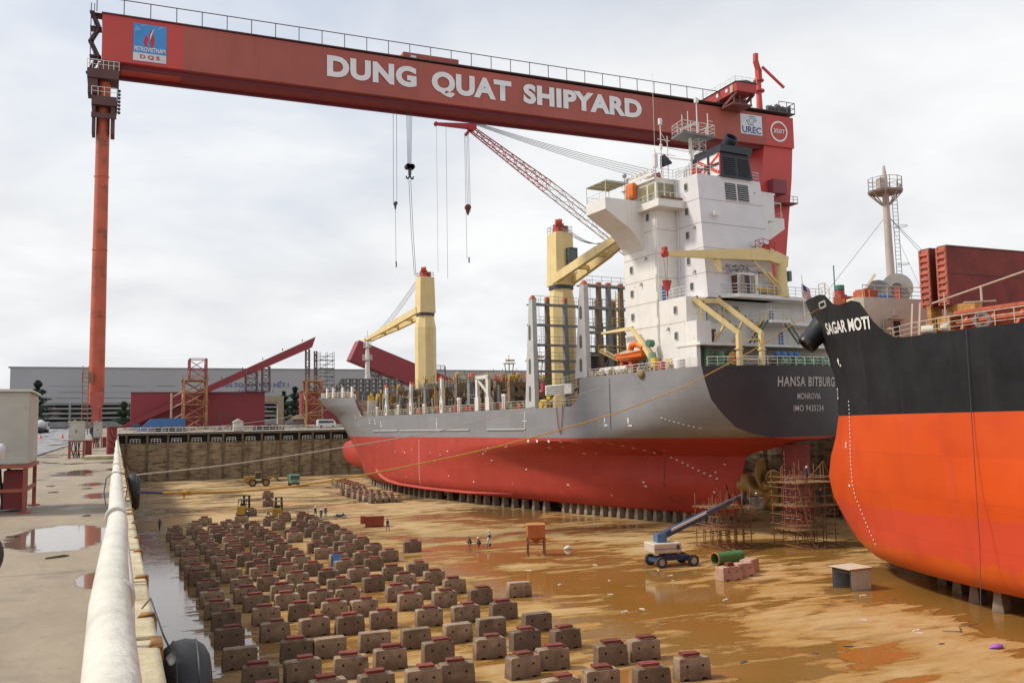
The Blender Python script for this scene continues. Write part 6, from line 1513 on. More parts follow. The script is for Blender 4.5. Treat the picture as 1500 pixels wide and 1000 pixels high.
    for k in range(7): mb.lathe((-.75, GY-.2, 44.6+k*.5), (.5, -.6, -.45), [(0, .12), (.3, .22)], 10)
    mb.bar((-.9, GY-.1, 44.3), (-.75, GY-.1, 48.2), .1, .1); gpart('floodlight', mb, dark_steel, sl)
    # machinery house, upper trolley, service crane
    mb = MB(); mb.box(40.0, 49.2, GY+2.5, GY+6.5, 58.3, 60.2); gpart('trolley_house', mb, M('house_red', (.34, .065, .045), .55, .1), gd)
    mb = MB(); mb.box(41.2, 42.1, GY+2.46, GY+2.497, 59.2, 59.8); gpart('house_window', mb, gl, gd)
    mb = MB(); mb.prism([(97.9, 126.0, 58.95), (102.0, 126.0, 58.95), (102.0, 136, 58.95), (97.9, 136, 58.95)], [(97.7, 126.0, 60.55), (102.1, 126.0, 60.55), (102.1, 136, 60.55), (97.7, 136, 60.55)]); mh = gpart('machinery_house', mb, M('house_scarlet', (.42, .05, .045), .5, .1, .4))
    mb = MB(); mb.prism([(97.5, 125.8, 60.56), (102.3, 125.8, 60.56), (99.9, 125.8, 60.95)], [(97.5, 136.2, 60.56), (102.3, 136.2, 60.56), (99.9, 136.2, 60.95)]); gpart('house_roof', mb, dark_steel, mh)
    mb = MB(); mb.rail([(97.6, 136, 60.6), (97.6, 126, 60.6), (102.2, 126, 60.6)], .9, 1.5, .035, 2); gpart('house_railing', mb, rail_white, mh)
    for y in (128.5, 131.2):
        mb = MB(); mb.box(97.74, 97.79, y, y+.6, 59.5, 60.1); gpart('house_window', mb, gl, mh)
    mb = MB(); mb.box(97.72, 97.80, 127.0, 127.8, 59.0, 60.45); gpart('house_door', mb, M('door_cream', (.6, .5, .3)), mh)
    mb = MB(); mb.bar((98.2, 126.4, 58.9), (98.2, 131, 57.2), .35, .5); mb.bar((101.8, 126.4, 58.9), (101.8, 131, 57.2), .35, .5); mb.box(97.8, 102, 127.2, 130.9, 57.0, 57.25)
    for x in (98.2, 99.4, 100.6, 101.8): mb.bar((x, 127.3, 57.2), (x, 127.3, 58.9), .2, .2)
    mb.box(98.5, 101.2, 128, 130.5, 57.25, 58.3); gpart('trolley_frame', mb, M('frame_maroon', (.17, .05, .045), .6, .3, .6), mh)
    mb = MB(); mb.lathe((109.1, GY+3, 58.3), (0, 0, 1), [(0, .62), (4.6, .5), (4.62, 1.05), (4.9, 1.05), (4.92, .5), (6.6, .5), (6.62, 1.0), (6.85, 1.0)], 18); sc = gpart('service_crane', mb, girder_bright, smooth=True)
    mb = MB(); mb.bar((109.2, GY+3, 65.1), (109.0, GY+2.8, 67.2), .8, 1.0, up=(0, 1, 0)); mb.bar((109.0, GY+2.8, 67.0), (108.3, GY+2.6, 68.6), .7, .8, up=(0, 1, 0)); mb.bar((108.3, GY+2.6, 68.4), (108.3, GY+2.5, 70.0), .7, .7, up=(0, 1, 0)); mb.bar((109.3, GY+2.0, 67.4), (112.3, GY-.2, 63.0), .35, .4, up=(0, 1, 0)); gpart('crane_jib', mb, girder_bright, sc)
    mb = MB(); rng = random.Random(4)
    for k in range(16): x = 109+k*.34; mb.box(x, x+.16, GY+.5, GY+1.2, 58.3, 59.4+rng.uniform(0, .7))
    gpart('cable_rack', mb, M('rack_grey', (.12, .12, .12), .7), gd)
    # hoist ropes and blocks
    mb = MB()
    for x in (38.45, 39.0): mb.tube((x, GY+3, 51.25), (x-.05, GY+3, 36.2), .035, 4)
    mb.tube((38.7, GY+3, 36), (38.75, GY+3, 26.8), .03, 4); hr = gpart('hoist_rope', mb, cable_grey)
    mb = MB(); mb.lathe((38.7, GY+2.7, 36.0), (0, 1, 0), [(0, .3), (.5, .3)], 12); mb.prism([(38.5, GY+2.8, 36), (38.9, GY+2.8, 36), (38.75, GY+2.8, 35.1), (38.65, GY+2.8, 35.1)], [(38.5, GY+3.2, 36), (38.9, GY+3.2, 36), (38.75, GY+3.2, 35.1), (38.65, GY+3.2, 35.1)]); gpart('hook_block', mb, dark_steel, hr)
    mb = MB(); mb.tube((38.75, GY+3, 27.0), (38.8, GY+3, 26.1), .1, 6); gpart('end_weight', mb, dark_steel, hr)
    mb = MB()
    for k in range(5): mb.tube((40.6+k*.22, GY+3, 51.25), (40.75+k*.13, GY+3, 42.4), .035, 4)
    mb.path([(40.9, GY+3, 39.9), (41.2, GY+3, 32), (41.65, GY+3, 25)], .04, 4); mb.path([(41.2, GY+3, 39.9), (41.5, GY+3, 32), (41.9, GY+3, 25)], .04, 4); h2 = gpart('hoist_rope', mb, cable_grey)
    mb = MB(); mb.box(40.5, 41.6, GY+2.6, GY+3.4, 41.6, 42.4); mb.lathe((40.7, GY+2.6, 42.0), (0, 1, 0), [(0, .42), (.8, .42)], 14); mb.lathe((41.4, GY+2.6, 42.0), (0, 1, 0), [(0, .42), (.8, .42)], 14); mb.box(40.85, 41.25, GY+2.8, GY+3.2, 40.7, 41.6)
    for s in (-1, 1): mb.path([(41.05, GY+3, 40.7), (41.05+s*.25, GY+3, 40.1), (41.05+s*.5, GY+3, 40.15), (41.05+s*.55, GY+3, 40.5)], .13, 8)
    gpart('hook_block', mb, dark_steel, h2)
gantry()

# ---------------------------------------------------------------- red lattice jib crane on the far quay
def jib_crane():
    Yj = 152.0
    t = thing('jib_crane', 'red lattice jib crane rising behind the white bridge wing, under the girder', 'crane', (104, Yj, 0.1)); og = (104, Yj, .1)
    K = (Yj)/131.0
    P = lambda x, z: Vector((x*K*1.0, Yj, 1.65+(z-1.65)*K))
    foot = P(84.5, 26.5); head = P(50.3, 48.4); tip = P(44.4, 48.3)
    jr = M('jib_red', (.42, .04, .05), .55, .15, .5); jw = M('jib_white', (.50, .42, .42), .55, .2, .5)
    mid = foot.lerp(head, .62)
    mb = MB(); mb.lattice(head+Vector((0, 0, -.3)), mid, .7, .9, 14, .10, .05, 1.7, 1.9); jb = mb.build('jib', jr, t, og)
    mb = MB(); mb.lattice(mid, foot, 1.7, 1.9, 10, .10, .045, 1.9, 2.1); mb.build('jib_root', jw, t, og)
    mb = MB(); mb.bar(head+Vector((.6, 0, .2)), tip, 1.0, 1.0, w2=.5, h2=.45); mb.lathe(head+Vector((0, -.6, .1)), (0, 1, 0), [(0, .8), (1.2, .8)], 16); mb.bar(head, head+Vector((-1.2, 0, -1.6)), .5, .5); mb.lathe(tip+Vector((0, -.2, 0)), (0, 1, 0), [(0, .4), (.4, .4)], 12); mb.build('jib_head', jr, t, og)
    mb = MB(); cab = P(84, 43.6)
    for k in range(5):
        a = head+Vector((.4, -.5+.25*k, .9)); b = cab+Vector((0, -.5+.25*k, -.9*k*.5+1)); prev = a
        for q in range(1, 9): c = a.lerp(b, q/8)-Vector((0, 0, .5*math.sin(math.pi*q/8))); mb.tube(prev, c, .05, 4, cap=False); prev = c
    mb.build('luffing_rope', cable_grey, t, og)
    mb = MB()
    for dx, zz in ((-.4, 27.5), (-.15, 34.8), (.15, 34.8), (.4, 34.8)):
        a = head+Vector((-1.0+dx, 0, -1)); mb.tube(a, Vector((a.x+.15, Yj, P(0, zz).z)), .035, 4)
    mb.tube(tip+Vector((.1, 0, -.3)), tip+Vector((.1, 0, -27)), .025, 4); mb.tube(tip+Vector((1.9, 0, 0)), tip+Vector((1.9, 0, -28)), .03, 4); hr = mb.build('hoist_rope', cable_grey, t, og)
    mb = MB(); c = head+Vector((-.95, 0, -14.9)); mb.lathe(c+Vector((0, -.3, 0)), (0, 1, 0), [(0, .55), (.6, .55)], 14); mb.lathe(c+Vector((0, 0, -1.4)), (0, 0, 1), [(0, .12), (.5, .3), (1.1, .45)], 10); mb.build('hook_block', M('hook_maroon', (.14, .03, .04), .5), hr, og)
    mb = MB(); c = head+Vector((-.85, 0, -24)); mb.tube(c, c+Vector((0, 0, -1.0)), .12, 6); mb.build('end_weight', dark_steel, hr, og)
    mb = MB(); mb.lattice(Vector((104, Yj, .3)), Vector((101, Yj, 28)), 5, 5, 8, .3, .18, 3.2, 3.2); mb.build('tower', jr, t, og)
    mb = MB(); mb.box(97, 108, Yj-2.5, Yj+2.5, 28, 33); mb.bar((101, Yj, 33), (97.5, Yj, 51), 1.2, 1.2); mb.bar((107, Yj, 33), (97.5, Yj, 51), .8, .8); mb.bar((99, Yj, 30), tuple(foot), 2, 2); mb.build('slewing_cab', jr, t, og)
jib_crane()

# ================================================================== beyond the dock end
def far_yard():
    z = ground_z
    wall = M('shed_cladding', (.36, .36, .37), .55, .05, .05, streak=.12, dirt=(.28, .28, .285))
    t = thing('shipyard_hall', 'long grey assembly hall behind the dock with blue safety slogan on its wall', 'building', (80, 420, 3.6)); og = (80, 420, 3.6)
    mb = MB(); mb.box(-40.2, 196, 420, 520, 14.2, 28.8); mb.box(-40.2, -29.5, 420, 520, 3.6, 14.2); mb.build('cladding', wall, t, og)
    mb = MB(); mb.box(-41, 197, 419.6, 521, 28.8, 29.15); mb.build('roof_edge', M('roof_edge', (.24, .24, .25), .6), t, og)
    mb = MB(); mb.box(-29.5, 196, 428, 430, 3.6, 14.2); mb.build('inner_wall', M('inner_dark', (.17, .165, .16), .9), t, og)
    for i, zz in enumerate((4.2, 7.6, 9.6, 11.6, 13.4)):
        mb = MB(); mb.box(-29.5, 196, 420.3, 423, zz, zz+(2.4 if i == 0 else .75)); mb.build('floor_beam', M('beam_pale', (.27, .265, .255), .7, .2, .2), t, og)
    rng = random.Random(5); mb = MB()
    for k in range(90):
        x = rng.uniform(-29, 190); zz = rng.choice((8.35, 10.35, 12.35)); mb.box(x, x+rng.uniform(1, 7), 421, 423, zz, zz+rng.uniform(.2, .7))
    mb.build('stored_plates', M('plates_brown', (.16, .12, .10), .8, .5, .3), t, og)
    for k in range(21): mb = MB(); mb.box(-29.5+k*11, -28.7+k*11, 420.1, 424, 3.6, 14.2); mb.build('column', M('beam_pale', (.27, .265, .255)), t, og)
    mb = MB()
    for zz in (21.2, 18.6, 16.2):
        for k in range(14): x = rng.uniform(-28, 60); mb.box(x, x+rng.uniform(3, 14), 419.93, 419.995, zz, zz+.12)
    mb.build('cladding_joint', M('joint_grey', (.23, .23, .235), .7), t, og)
    bl = M('slogan_blue', (.10, .14, .27), .6)
    w = lambda x0, x1, z0, z1: (lambda a, b: (lerp(x0, x1, a)-og[0], 419.9-og[1], lerp(z0, z1, b)-og[2]))
    text('slogan', 'AN TOÀN TRÊN HẾT !', bl, t, w(42, 71, 20.7, 23.8), .03); text('slogan', 'SAFETY FIRST !', bl, t, w(49, 64, 18.1, 19.7), .012)
    yard = M('yard_red', (.26, .036, .045), .6, .07, .12, streak=.12, dirt=(.2, .035, .04)); g = z(320)
    # steel box girders of another gantry laid on the ground
    def girder(x0, x1, y, z0, z1, d, label):
        t = thing('box_girder', label, 'girder', ((x0+x1)/2, y, g)); og = ((x0+x1)/2, y, g)
        mb = MB(); mb.box(x0, x1, y, y+d, z0, z1); mb.build('girder_box', yard, t, og)
        mb = MB(); mb.box(x0-.2, x1+.2, y-.2, y+d+.2, z1, z1+.25); mb.build('top_flange', M('flange_maroon', (.12, .025, .03), .6), t, og)
        mb = MB(); 
        for k in range(5): x = lerp(x0+2, x1-2, k/4); mb.box(x-.6, x+.6, y+.5, y+d-.5, g-.2, z0)
        mb.build('support_block', M('kerb_concrete', (.5, .43, .29)), t, og)
    girder(3.9, 46, 320, g+.5, 14.4, 5, 'red box girder on supports behind the dock end, left of the conifer gap')
    girder(58.5, 118, 320, g+.5, 14.7, 5, 'red box girder behind the grey ship bow, right of the conifer gap')
    def slope(a, b, h0, h1, y, d, label, legs):
        t = thing('sloping_girder', label, 'girder', (a[0], y, g)); og = (a[0], y, g)
        mb = MB(); mb.prism([(a[0], y, a[1]), (a[0], y, a[1]+h0), (a[0], y+d, a[1]+h0), (a[0], y+d, a[1])], [(b[0], y, b[1]), (b[0]+1.2, y, b[1]+h1), (b[0]+1.2, y+d, b[1]+h1), (b[0], y+d, b[1])]); mb.build('girder_box', yard, t, og)
        for x, zb, zt, wd in legs:
            mb = MB(); mb.lattice((x, y+d/2, zb), (x, y+d/2, zt), wd, wd, max(2, int((zt-zb)/2.2)), .22, .1); mb.build('trestle', M('trestle_grey', (.16, .10, .10), .6, .2), t, og)
        mb = MB()
        for k in range(9): c = Vector((a[0], y+.5, a[1]+h0)).lerp(Vector((b[0], y+.5, b[1]+h1)), (k+.5)/9); mb.box(c.x-.15, c.x+.15, c.y, c.y+.2, c.z, c.z+.6)
        mb.build('lifting_lug', M('flange_maroon', (.12, .025, .03)), t, og)
    slope((1.7, 2.6), (61.3, 29.8), 1.6, 3.7, 316, 3.2, 'long thin red steel box sloping upward to the right across the left red girder', ((41.2, 14.7, 21.3, 3.6), (46.0, 14.7, 23.0, 2.4), (60.0, 14.8, 29.2, 1.2), (62.8, 14.8, 28.5, .8)))
    t = thing('sloping_girder', 'thick red steel box sloping down to the right behind the cream crane tower', 'girder', (77, 323, g)); og = (77, 323, g)
    pts = [(76.3, 26.2), (79.6, 33.3), (119.5, 17.6), (119.5, 11.0), (100.6, 16.6)]
    mb = MB(); mb.prism([(x, 323, q) for x, q in pts], [(x, 330, q) for x, q in pts]); mb.build('girder_box', yard, t, og)
    mb = MB(); mb.lattice((86, 326, 14.8), (86, 326, 22.6), 4, 4, 4, .25, .12); mb.lattice((94, 326, 14.8), (94, 326, 19.6), 4, 4, 3, .25, .12); mb.build('trestle', M('trestle_grey', (.16, .1, .1)), t, og)
    mb = MB(); mb.rail([(105, 323, 22.2), (112, 323, 22.2)], 2.2, 2, .12, 3); mb.tube((112, 323, 17), (112, 323, 24), .3, 6); mb.build('railing', M('trestle_grey', (.16, .1, .1)), t, og)
    # orange lattice towers
    oc = M('lattice_orange', (.36, .17, .075), .65, .35, .5, rust=.5, rcol=(.20, .08, .04))
    def ltower(x0, x1, y, z0, z1, label, extra):
        t = thing('lattice_tower', label, 'tower', ((x0+x1)/2, y, g)); og = ((x0+x1)/2, y, g)
        mb = MB(); w = x1-x0; cx = (x0+x1)/2; mb.lattice((cx, y, z0), (cx, y, z1), w, w, 4, .38, .22); mb.build('tower_frame', oc, t, og)
        for zz in (z1, lerp(z0, z1, .5)):
            mb = MB(); mb.box(x0-.5, x1+.5, y-w/2, y+w/2, zz, zz+.25); o = mb.build('platform', M('platform_rust', (.14, .06, .05), .7), t, og)
            mb = MB(); mb.rail([(x0-.5, y-w/2, zz+.25), (x1+.5, y-w/2, zz+.25)], 1.2, 1.5, .07, 2); mb.build('railing', oc, o, og)
        if extra:
            mb = MB(); mb.lattice((cx+.8, y, z1+.25), (cx+.8, y, z1+6.8), 6.2, 5, 2, .28, .12); mb.build('top_frame', M('frame_red', (.28, .06, .06), .6), t, og)
            mb = MB(); mb.tube((x0-3.6, y-2, z0), (x0-3.6, y-2, z1-4), .35, 6)
            for k in range(3): mb.tube((x0-3.6, y-2, z0+3+k*3.5), (x0, y-2, z0+5+k*3.5), .2, 5)
            mb.build('side_post', M('post_pale', (.45, .35, .24), .7), t, og)
    ltower(18.9, 25.6, 305, z(305), 17.6, 'rusty orange lattice tower standing before the left red girder', True)
    ltower(57.6, 62.8, 309, z(309), 17.6, 'orange lattice tower at the tip of the grey ship bow', False)
    # scaffold tower
    t = thing('scaffold_tower', 'thin grey scaffold tower standing above the grey ship bow', 'scaffold', (68.4, 327, g)); og = (68.4, 327, g)
    mb = MB()
    for k in range(9):
        zz = g+k*2.9
        for x in (65.9, 68.4, 70.9):
            for y in (325, 327.4): mb.tube((x, y, zz), (x, y, zz+2.9), .10, 5)
        for y in (325, 327.4): mb.tube((65.9, y, zz), (70.9, y, zz), .09, 5); mb.tube((65.9, y, zz+1.4), (70.9, y, zz+1.4), .07, 5); mb.tube((65.9, y, zz), (70.9, y, zz+2.9), .06, 4)
    mb.build('tube_frame', M('tube_grey', (.20, .19, .20), .6), t, og)
    for k in range(1, 9): mb = MB(); mb.box(65.7, 71.1, 324.8, 327.6, g+k*2.9-.08, g+k*2.9+.1); mb.build('platform', M('platform_dk', (.10, .09, .09), .7), t, og)
    mb = MB(); mb.tube((65.8, 326, 20), (61.5, 326, 4), .08, 4); mb.tube((65.8, 326, 12), (62.5, 326, 4), .08, 4); mb.build('guy_wire', cable_grey, t, og)
    # blue shed, booth, hut, portal, van, tanks
    t = thing('blue_shed', 'low blue tarpaulin shed under the rising end of the long red steel box', 'shed', (11, 298, z(298))); og = (11, 298, z(298))
    b = z(298)
    mb = MB(); mb.prism([(5.4, 296, b), (19, 296, b), (19, 301, b), (5.4, 301, b)], [(9.4, 296.2, b+3.7), (19, 296.2, b+3.8), (19, 300.8, b+3.8), (9.4, 300.8, b+3.7)]); mb.build('tarpaulin', M('tarp_blue', (.06, .16, .38), .6, .15, .8, bump=.2, bscale=2), t, og)
    mb = MB(); mb.tube((4.6, 296, b), (4.6, 296, b+2.4), .1, 5); mb.box(4.2, 6.2, 295.6, 296.2, b+.6, b+2.2); mb.build('end_frame', M('frame_blue', (.05, .10, .2), .6), t, og)
    t = thing('guard_booth', 'small white booth with a pitched roof on the dock end wall', 'booth', (33.5, 287, 1.52)); og = (33.5, 287, 1.52)
    mb = MB(); mb.box(32.1, 34.9, 286.2, 288.8, 1.53, 4.2); mb.build('booth_wall', rail_white, t, og)
    mb = MB(); mb.prism([(31.8, 285.9, 4.2), (35.2, 285.9, 4.2), (33.5, 285.9, 5.2)], [(31.8, 289.1, 4.2), (35.2, 289.1, 4.2), (33.5, 289.1, 5.2)]); mb.build('booth_roof', M('roof_pale', (.58, .56, .52), .7), t, og)
    t = thing('yard_hut', 'small tan hut with a hipped roof beyond the dock end, left of the grey bow', 'hut', (56, 312, z(312))); og = (56, 312, z(312)); b = z(312)
    mb = MB(); mb.box(54.4, 57.8, 310.5, 313.5, b, b+2.6); mb.build('hut_wall', M('hut_dark', (.20, .17, .13), .8), t, og)
    mb = MB(); mb.prism([(53.3, 309.8, b+2.6), (58.9, 309.8, b+2.6), (58.9, 314.2, b+2.6), (53.3, 314.2, b+2.6)], [(55.4, 311.8, b+4.0), (56.8, 311.8, b+4.0), (56.8, 312.2, b+4.0), (55.4, 312.2, b+4.0)]); mb.build('hut_roof', M('hut_tan', (.36, .26, .15), .8), t, og)
    t = thing('concrete_portal', 'beige concrete portal frame between the two red girders', 'portal', (50, 345, z(345))); og = (50, 345, z(345))
    mb = MB(); mb.box(46.5, 56.5, 345, 347, 12.0, 14.2); mb.box(54.3, 56.5, 345, 347, 3.4, 12.0); mb.build('portal_frame', M('portal_beige', (.38, .34, .24), .8, .15, .5), t, og)
    t = thing('yard_van', 'white van parked behind the dock end rail under the grey bow', 'van', (62.4, 298, z(298))); b = z(298)
    mb = MB(); pr = [(-3.0, .45), (3.0, .45), (3.05, 1.2), (2.6, 2.3), (2.0, 2.75), (-2.8, 2.75), (-3.05, 2.4)]; mb.prism([(x, -1, q) for x, q in pr], [(x, 1, q) for x, q in pr]); mb.build('van_body', M('van_white', (.72, .72, .74), .35, .04), t, bevel=.08)
    mb = MB(); mb.box(-2.6, 2.2, -1.02, -1.003, 1.6, 2.35); mb.build('window', glass_dark, t)
    for x in (-1.9, 1.9):
        mb = MB(); mb.lathe((x, -1.05, .42), (0, 1, 0), [(0, .42), (.25, .42)], 14); mb.build('wheel', black_rubber, t)
    # people sized clutter on the dock end deck
    rng = random.Random(31)
    for nm, lab, xs, m_ in (('stacked_timber', 'low stack of brown timber behind the dock end rail, near the blue shed', (8, 18), M('timber_brown', (.18, .12, .08), .8, .4, 1)), ('stacked_plates', 'mixed stack of yard parts behind the dock end rail, near the white booth', (38, 47), M('parts_mix', (.26, .10, .09), .8, .6, .5))):
        mb = MB()
        for k in range(26): x = rng.uniform(*xs); mb.box(x, x+rng.uniform(.5, 1.8), 291, 292.5, z(291)-.05, z(291)+rng.uniform(.5, 1.7))
        tag(mb.build(nm, m_), lab, 'stack')
    mb = MB(); mb.tube((29.5, 300, 2), (29.5, 300, 8.2), .35, 6); mb.bar((29.5, 300, 7.6), (39, 301, 3.4), .3, .35); mb.box(33, 34.2, 300, 301, 2, 5.6); tag(mb.build('small_derrick', M('derrick_dark', (.13, .05, .05), .7)), 'small dark derrick against the left red girder', 'derrick')
    # white truck, cones on the far left
    t = thing('mixer_truck', 'pale concrete mixer truck parked by the dark conifers on the far left', 'truck', (-20.4, 300, z(300)), R(78))
    mb = MB(); mb.box(-3.6, 2.2, -1.1, 1.1, .8, 1.3); mb.build('chassis', dark_steel, t)
    mb = MB(); mb.lathe((-3.6, 0, 2.1), (1, 0, .12), [(0, .5), (1.2, 1.2), (3.6, 1.25), (5.2, .6)], 18); mb.build('drum', M('mixer_pale', (.55, .55, .55), .5, .15, 1), t, smooth=True)
    mb = MB(); mb.box(2.0, 4.2, -1.2, 1.2, .8, 3.2); cb = mb.build('cab', M('cab_pale', (.6, .6, .6), .4), t, bevel=.12)
    mb = MB(); mb.box(4.2, 4.23, -1.0, 1.0, 1.9, 2.9); mb.box(2.4, 3.8, -1.23, -1.2, 1.9, 2.9); mb.build('windscreen', glass_dark, cb)
    for x in (-2.8, -1.6, 3.0):
        mb = MB(); mb.lathe((x, -1.25, .5), (0, 1, 0), [(0, .5), (2.5, .5)], 14); mb.build('wheel', black_rubber, t)
    for i, (x, y) in enumerate(((-14.4, 212), (-10.5, 215), (-7.0, 221), (-4.6, 228))):
        mb = MB(); mb.lathe((0, 0, .05), (0, 0, 1), [(0, .28), (.85, .05)], 10); mb.box(-.35, .35, -.35, .35, 0, .05)
        o = mb.build('traffic_cone', M('cone_orange', (.75, .10, .04), .5), None); o.location = (x, y, z(y))
        tag(o, ('red traffic cone farthest from the slim red leg, leftmost of the four', 'second red traffic cone from the left on the quay', 'third red traffic cone from the left on the quay', 'red traffic cone nearest the slim red leg')[i], 'traffic cone', 'traffic cones across the quay')
far_yard()

# ---------------------------------------------------------------- trees
def leaf_mat(name, col):
    m, nt, N, L, b = nodes_mat(name)
    oi = N('ShaderNodeTexCoord'); n = noise(N, L, oi.outputs['Object'], .8, 4, .6)
    c = mixc(N, L, ramp(N, L, n, .35, .65), tuple(x*.65 for x in col), tuple(x*1.3 for x in col)); L(c, b.inputs['Base Color']); b.inputs['Roughness'].default_value = .7
    return m
bark = M('bark', (.09, .065, .045), .9, .3, 3)
def conifer(name, loc, h, w, seed, label, m, group):
    rng = random.Random(seed); t = thing(name, label, 'tree', loc, 0, group)
    mb = MB(); mb.lathe((0, 0, -.2), (0, 0, 1), [(0, .035*h*.6), (h*.5, .02*h*.6), (h*.97, .02)], 10)
    for k in range(26):
        z = h*(.12+.8*k/26); a = rng.uniform(0, 6.28); r = w*(1-(z/h))*.9+.2; mb.tube((0, 0, z), (r*math.cos(a), r*math.sin(a), z+r*.35), .05, 4, .015)
    mb.build('trunk', bark, t)
    mb = MB()
    for k in range(2600):
        f = rng.random()**.8; z = h*(.10+.9*f); rr = w*(1-f)**.75*(.55+.45*math.sin(z*2.1+seed))*rng.uniform(.25, 1.08)+.12; a = rng.uniform(0, 6.28)
        c = Vector((rr*math.cos(a), rr*math.sin(a), z+rr*.25)); s = rng.uniform(.2, .55)
        d = Vector((math.cos(a)+rng.uniform(-.6, .6), math.sin(a)+rng.uniform(-.6, .6), rng.uniform(-.3, 1.0))).normalized(); e = d.cross(Vector((rng.uniform(-1, 1), rng.uniform(-1, 1), rng.uniform(-1, 1)))).normalized()
        mb.poly([c-d*s*1.5, c+e*s*.5, c+d*s*1.5, c-e*s*.5])
    mb.build('crown', m, t)
lf = leaf_mat('foliage_dark', (.045, .075, .045)); lf2 = leaf_mat('foliage_grey', (.06, .095, .065))
conifer('conifer_tree', (-25.2, 352, 3.4), 16.5, 6.4, 1, 'tall dark conifer before the grey hall, beside the pale truck', lf, 'conifers before the hall')
conifer('conifer_tree', (-28.6, 356, 3.4), 13.5, 5.0, 2, 'shorter dark conifer behind the large grey cabinet, left of the tall one', lf, 'conifers before the hall')
conifer('conifer_tree', (-35, 330, 3.3), 12.5, 5, 6, 'conifer half hidden behind the large grey cabinet at the left border', lf, 'conifers before the hall')
conifer('conifer_tree', (2.2, 372, 3.5), 9.5, 4.2, 3, 'small pale conifer just right of the slim red crane leg', lf2, 'conifers before the hall')
conifer('conifer_tree', (62.5, 356, 3.4), 14.5, 5.6, 4, 'grey-green conifer between the red girders, right one of the pair', lf2, 'conifers before the hall')
conifer('conifer_tree', (58.6, 358, 3.4), 12.8, 4.6, 5, 'grey-green conifer between the red girders, left one of the pair', lf2, 'conifers before the hall')

# ================================================================== concrete dock blocks
ORD = 'first second third fourth fifth sixth seventh eighth ninth tenth eleventh twelfth thirteenth fourteenth fifteenth sixteenth seventeenth eighteenth nineteenth twentieth'.split()
TENS = {2: 'twenty', 3: 'thirty', 4: 'forty', 5: 'fifty'}
TENTH = {2: 'twentieth', 3: 'thirtieth', 4: 'fortieth', 5: 'fiftieth'}
def ordinal(n):
    if n <= 20: return ORD[n-1]
    return TENTH[n//10] if n % 10 == 0 else TENS[n//10]+'-'+ORD[n % 10-1]
conc = M('block_concrete', (.245, .175, .115), .85, .36, 1.3, rust=.46, rcol=(.14, .08, .045), rscale=.9, streak=.6, dirt=(.20, .085, .05), rnd=.4, bump=.5, bscale=7, dirtz=(0.05, .85, .9, (.14, .085, .05)))
hole = M('hole_dark', (.02, .015, .012), .9)
cap_red = M('cap_red', (.18, .034, .022), .75, .35, 2.5, rust=.5, rcol=(.13, .06, .04), rscale=3, rnd=.25)
cap_wood = M('cap_wood', (.34, .21, .14), .8, .3, 4, rnd=.2)
def block_mesh(seed, W=1.98, D=.84, H=1.2, top=.965):
    rng = random.Random(seed); j = lambda a: a+rng.uniform(-.06, .05)
    w = W/2; wt = w*top
    prof = [(-w, 0), (-w*.74, 0), (-w*.70, .11), (-w*.42, .11), (-w*.38, 0), (w*.38, 0), (w*.42, .11), (w*.70, .11), (w*.74, 0), (w, 0), (w*.985, H*.5), (j(wt), H-.10), (j(wt-.03), H-.03), (wt-.10, H-.005), (0, H), (-wt+.10, H-.005), (-wt+.03, H-.03), (j(-wt), H-.10), (-w*.985, H*.5)]
    mb = MB(); d = lambda z: D/2*(1-.10*z/H)
    mb.prism([(x, -d(z), z) for x, z in prof][::-1], [(x, d(z), z) for x, z in prof][::-1])
    mb.m = 1
    for x in (-.48, .48): mb.poly([(x+.075*math.cos(k*math.pi/5), -d(.66)-.006, .78+.075*math.sin(k*math.pi/5)) for k in range(10)])
    return mb
def block_proto(seed, cap):
    o = block_mesh(seed, 1.98+.05*(seed % 3-1), .84, 1.2).build('dock_block', [conc, hole], None, bevel=.03)
    o['category'] = 'dock block'
    rng = random.Random(seed+50)
    if cap:
        mb = MB(); cx = rng.uniform(-.15, .15); l = rng.uniform(.42, .56)
        mb.m = 1; mb.box(cx-l*.93, cx+l*.93, -.30, .27, 1.204, 1.31); mb.m = 0; mb.box(cx-l*1.04, cx+l*.98, -.31, .29, 1.312, 1.42+.04*(seed % 2))
        if seed % 3 == 0: mb.box(cx+l*1.0, cx+l*1.35, -.2, .25, 1.204, 1.31)
        c = mb.build('timber_cap', [cap_red, cap_wood], o, bevel=.012)
    return o
PROTO = [block_proto(k, True) for k in range(9)]
BARE = [block_proto(k+20, False) for k in range(4)]
USED = set()
def place_block(protos, rng, x, y, z, rz, label, group, sc=None):
    p = rng.choice(protos)
    if p.name not in USED and not sc: USED.add(p.name); o = p; o.location = (x, y, z); o.rotation_euler = (0, 0, rz); o['label'] = label; o['group'] = group
    else: o = dup(p, (x, y, z), rz, label, group)
    o['category'] = 'dock block'
    return o
def p_alive(p):
    try: return bool(p.name)
    except ReferenceError: return False
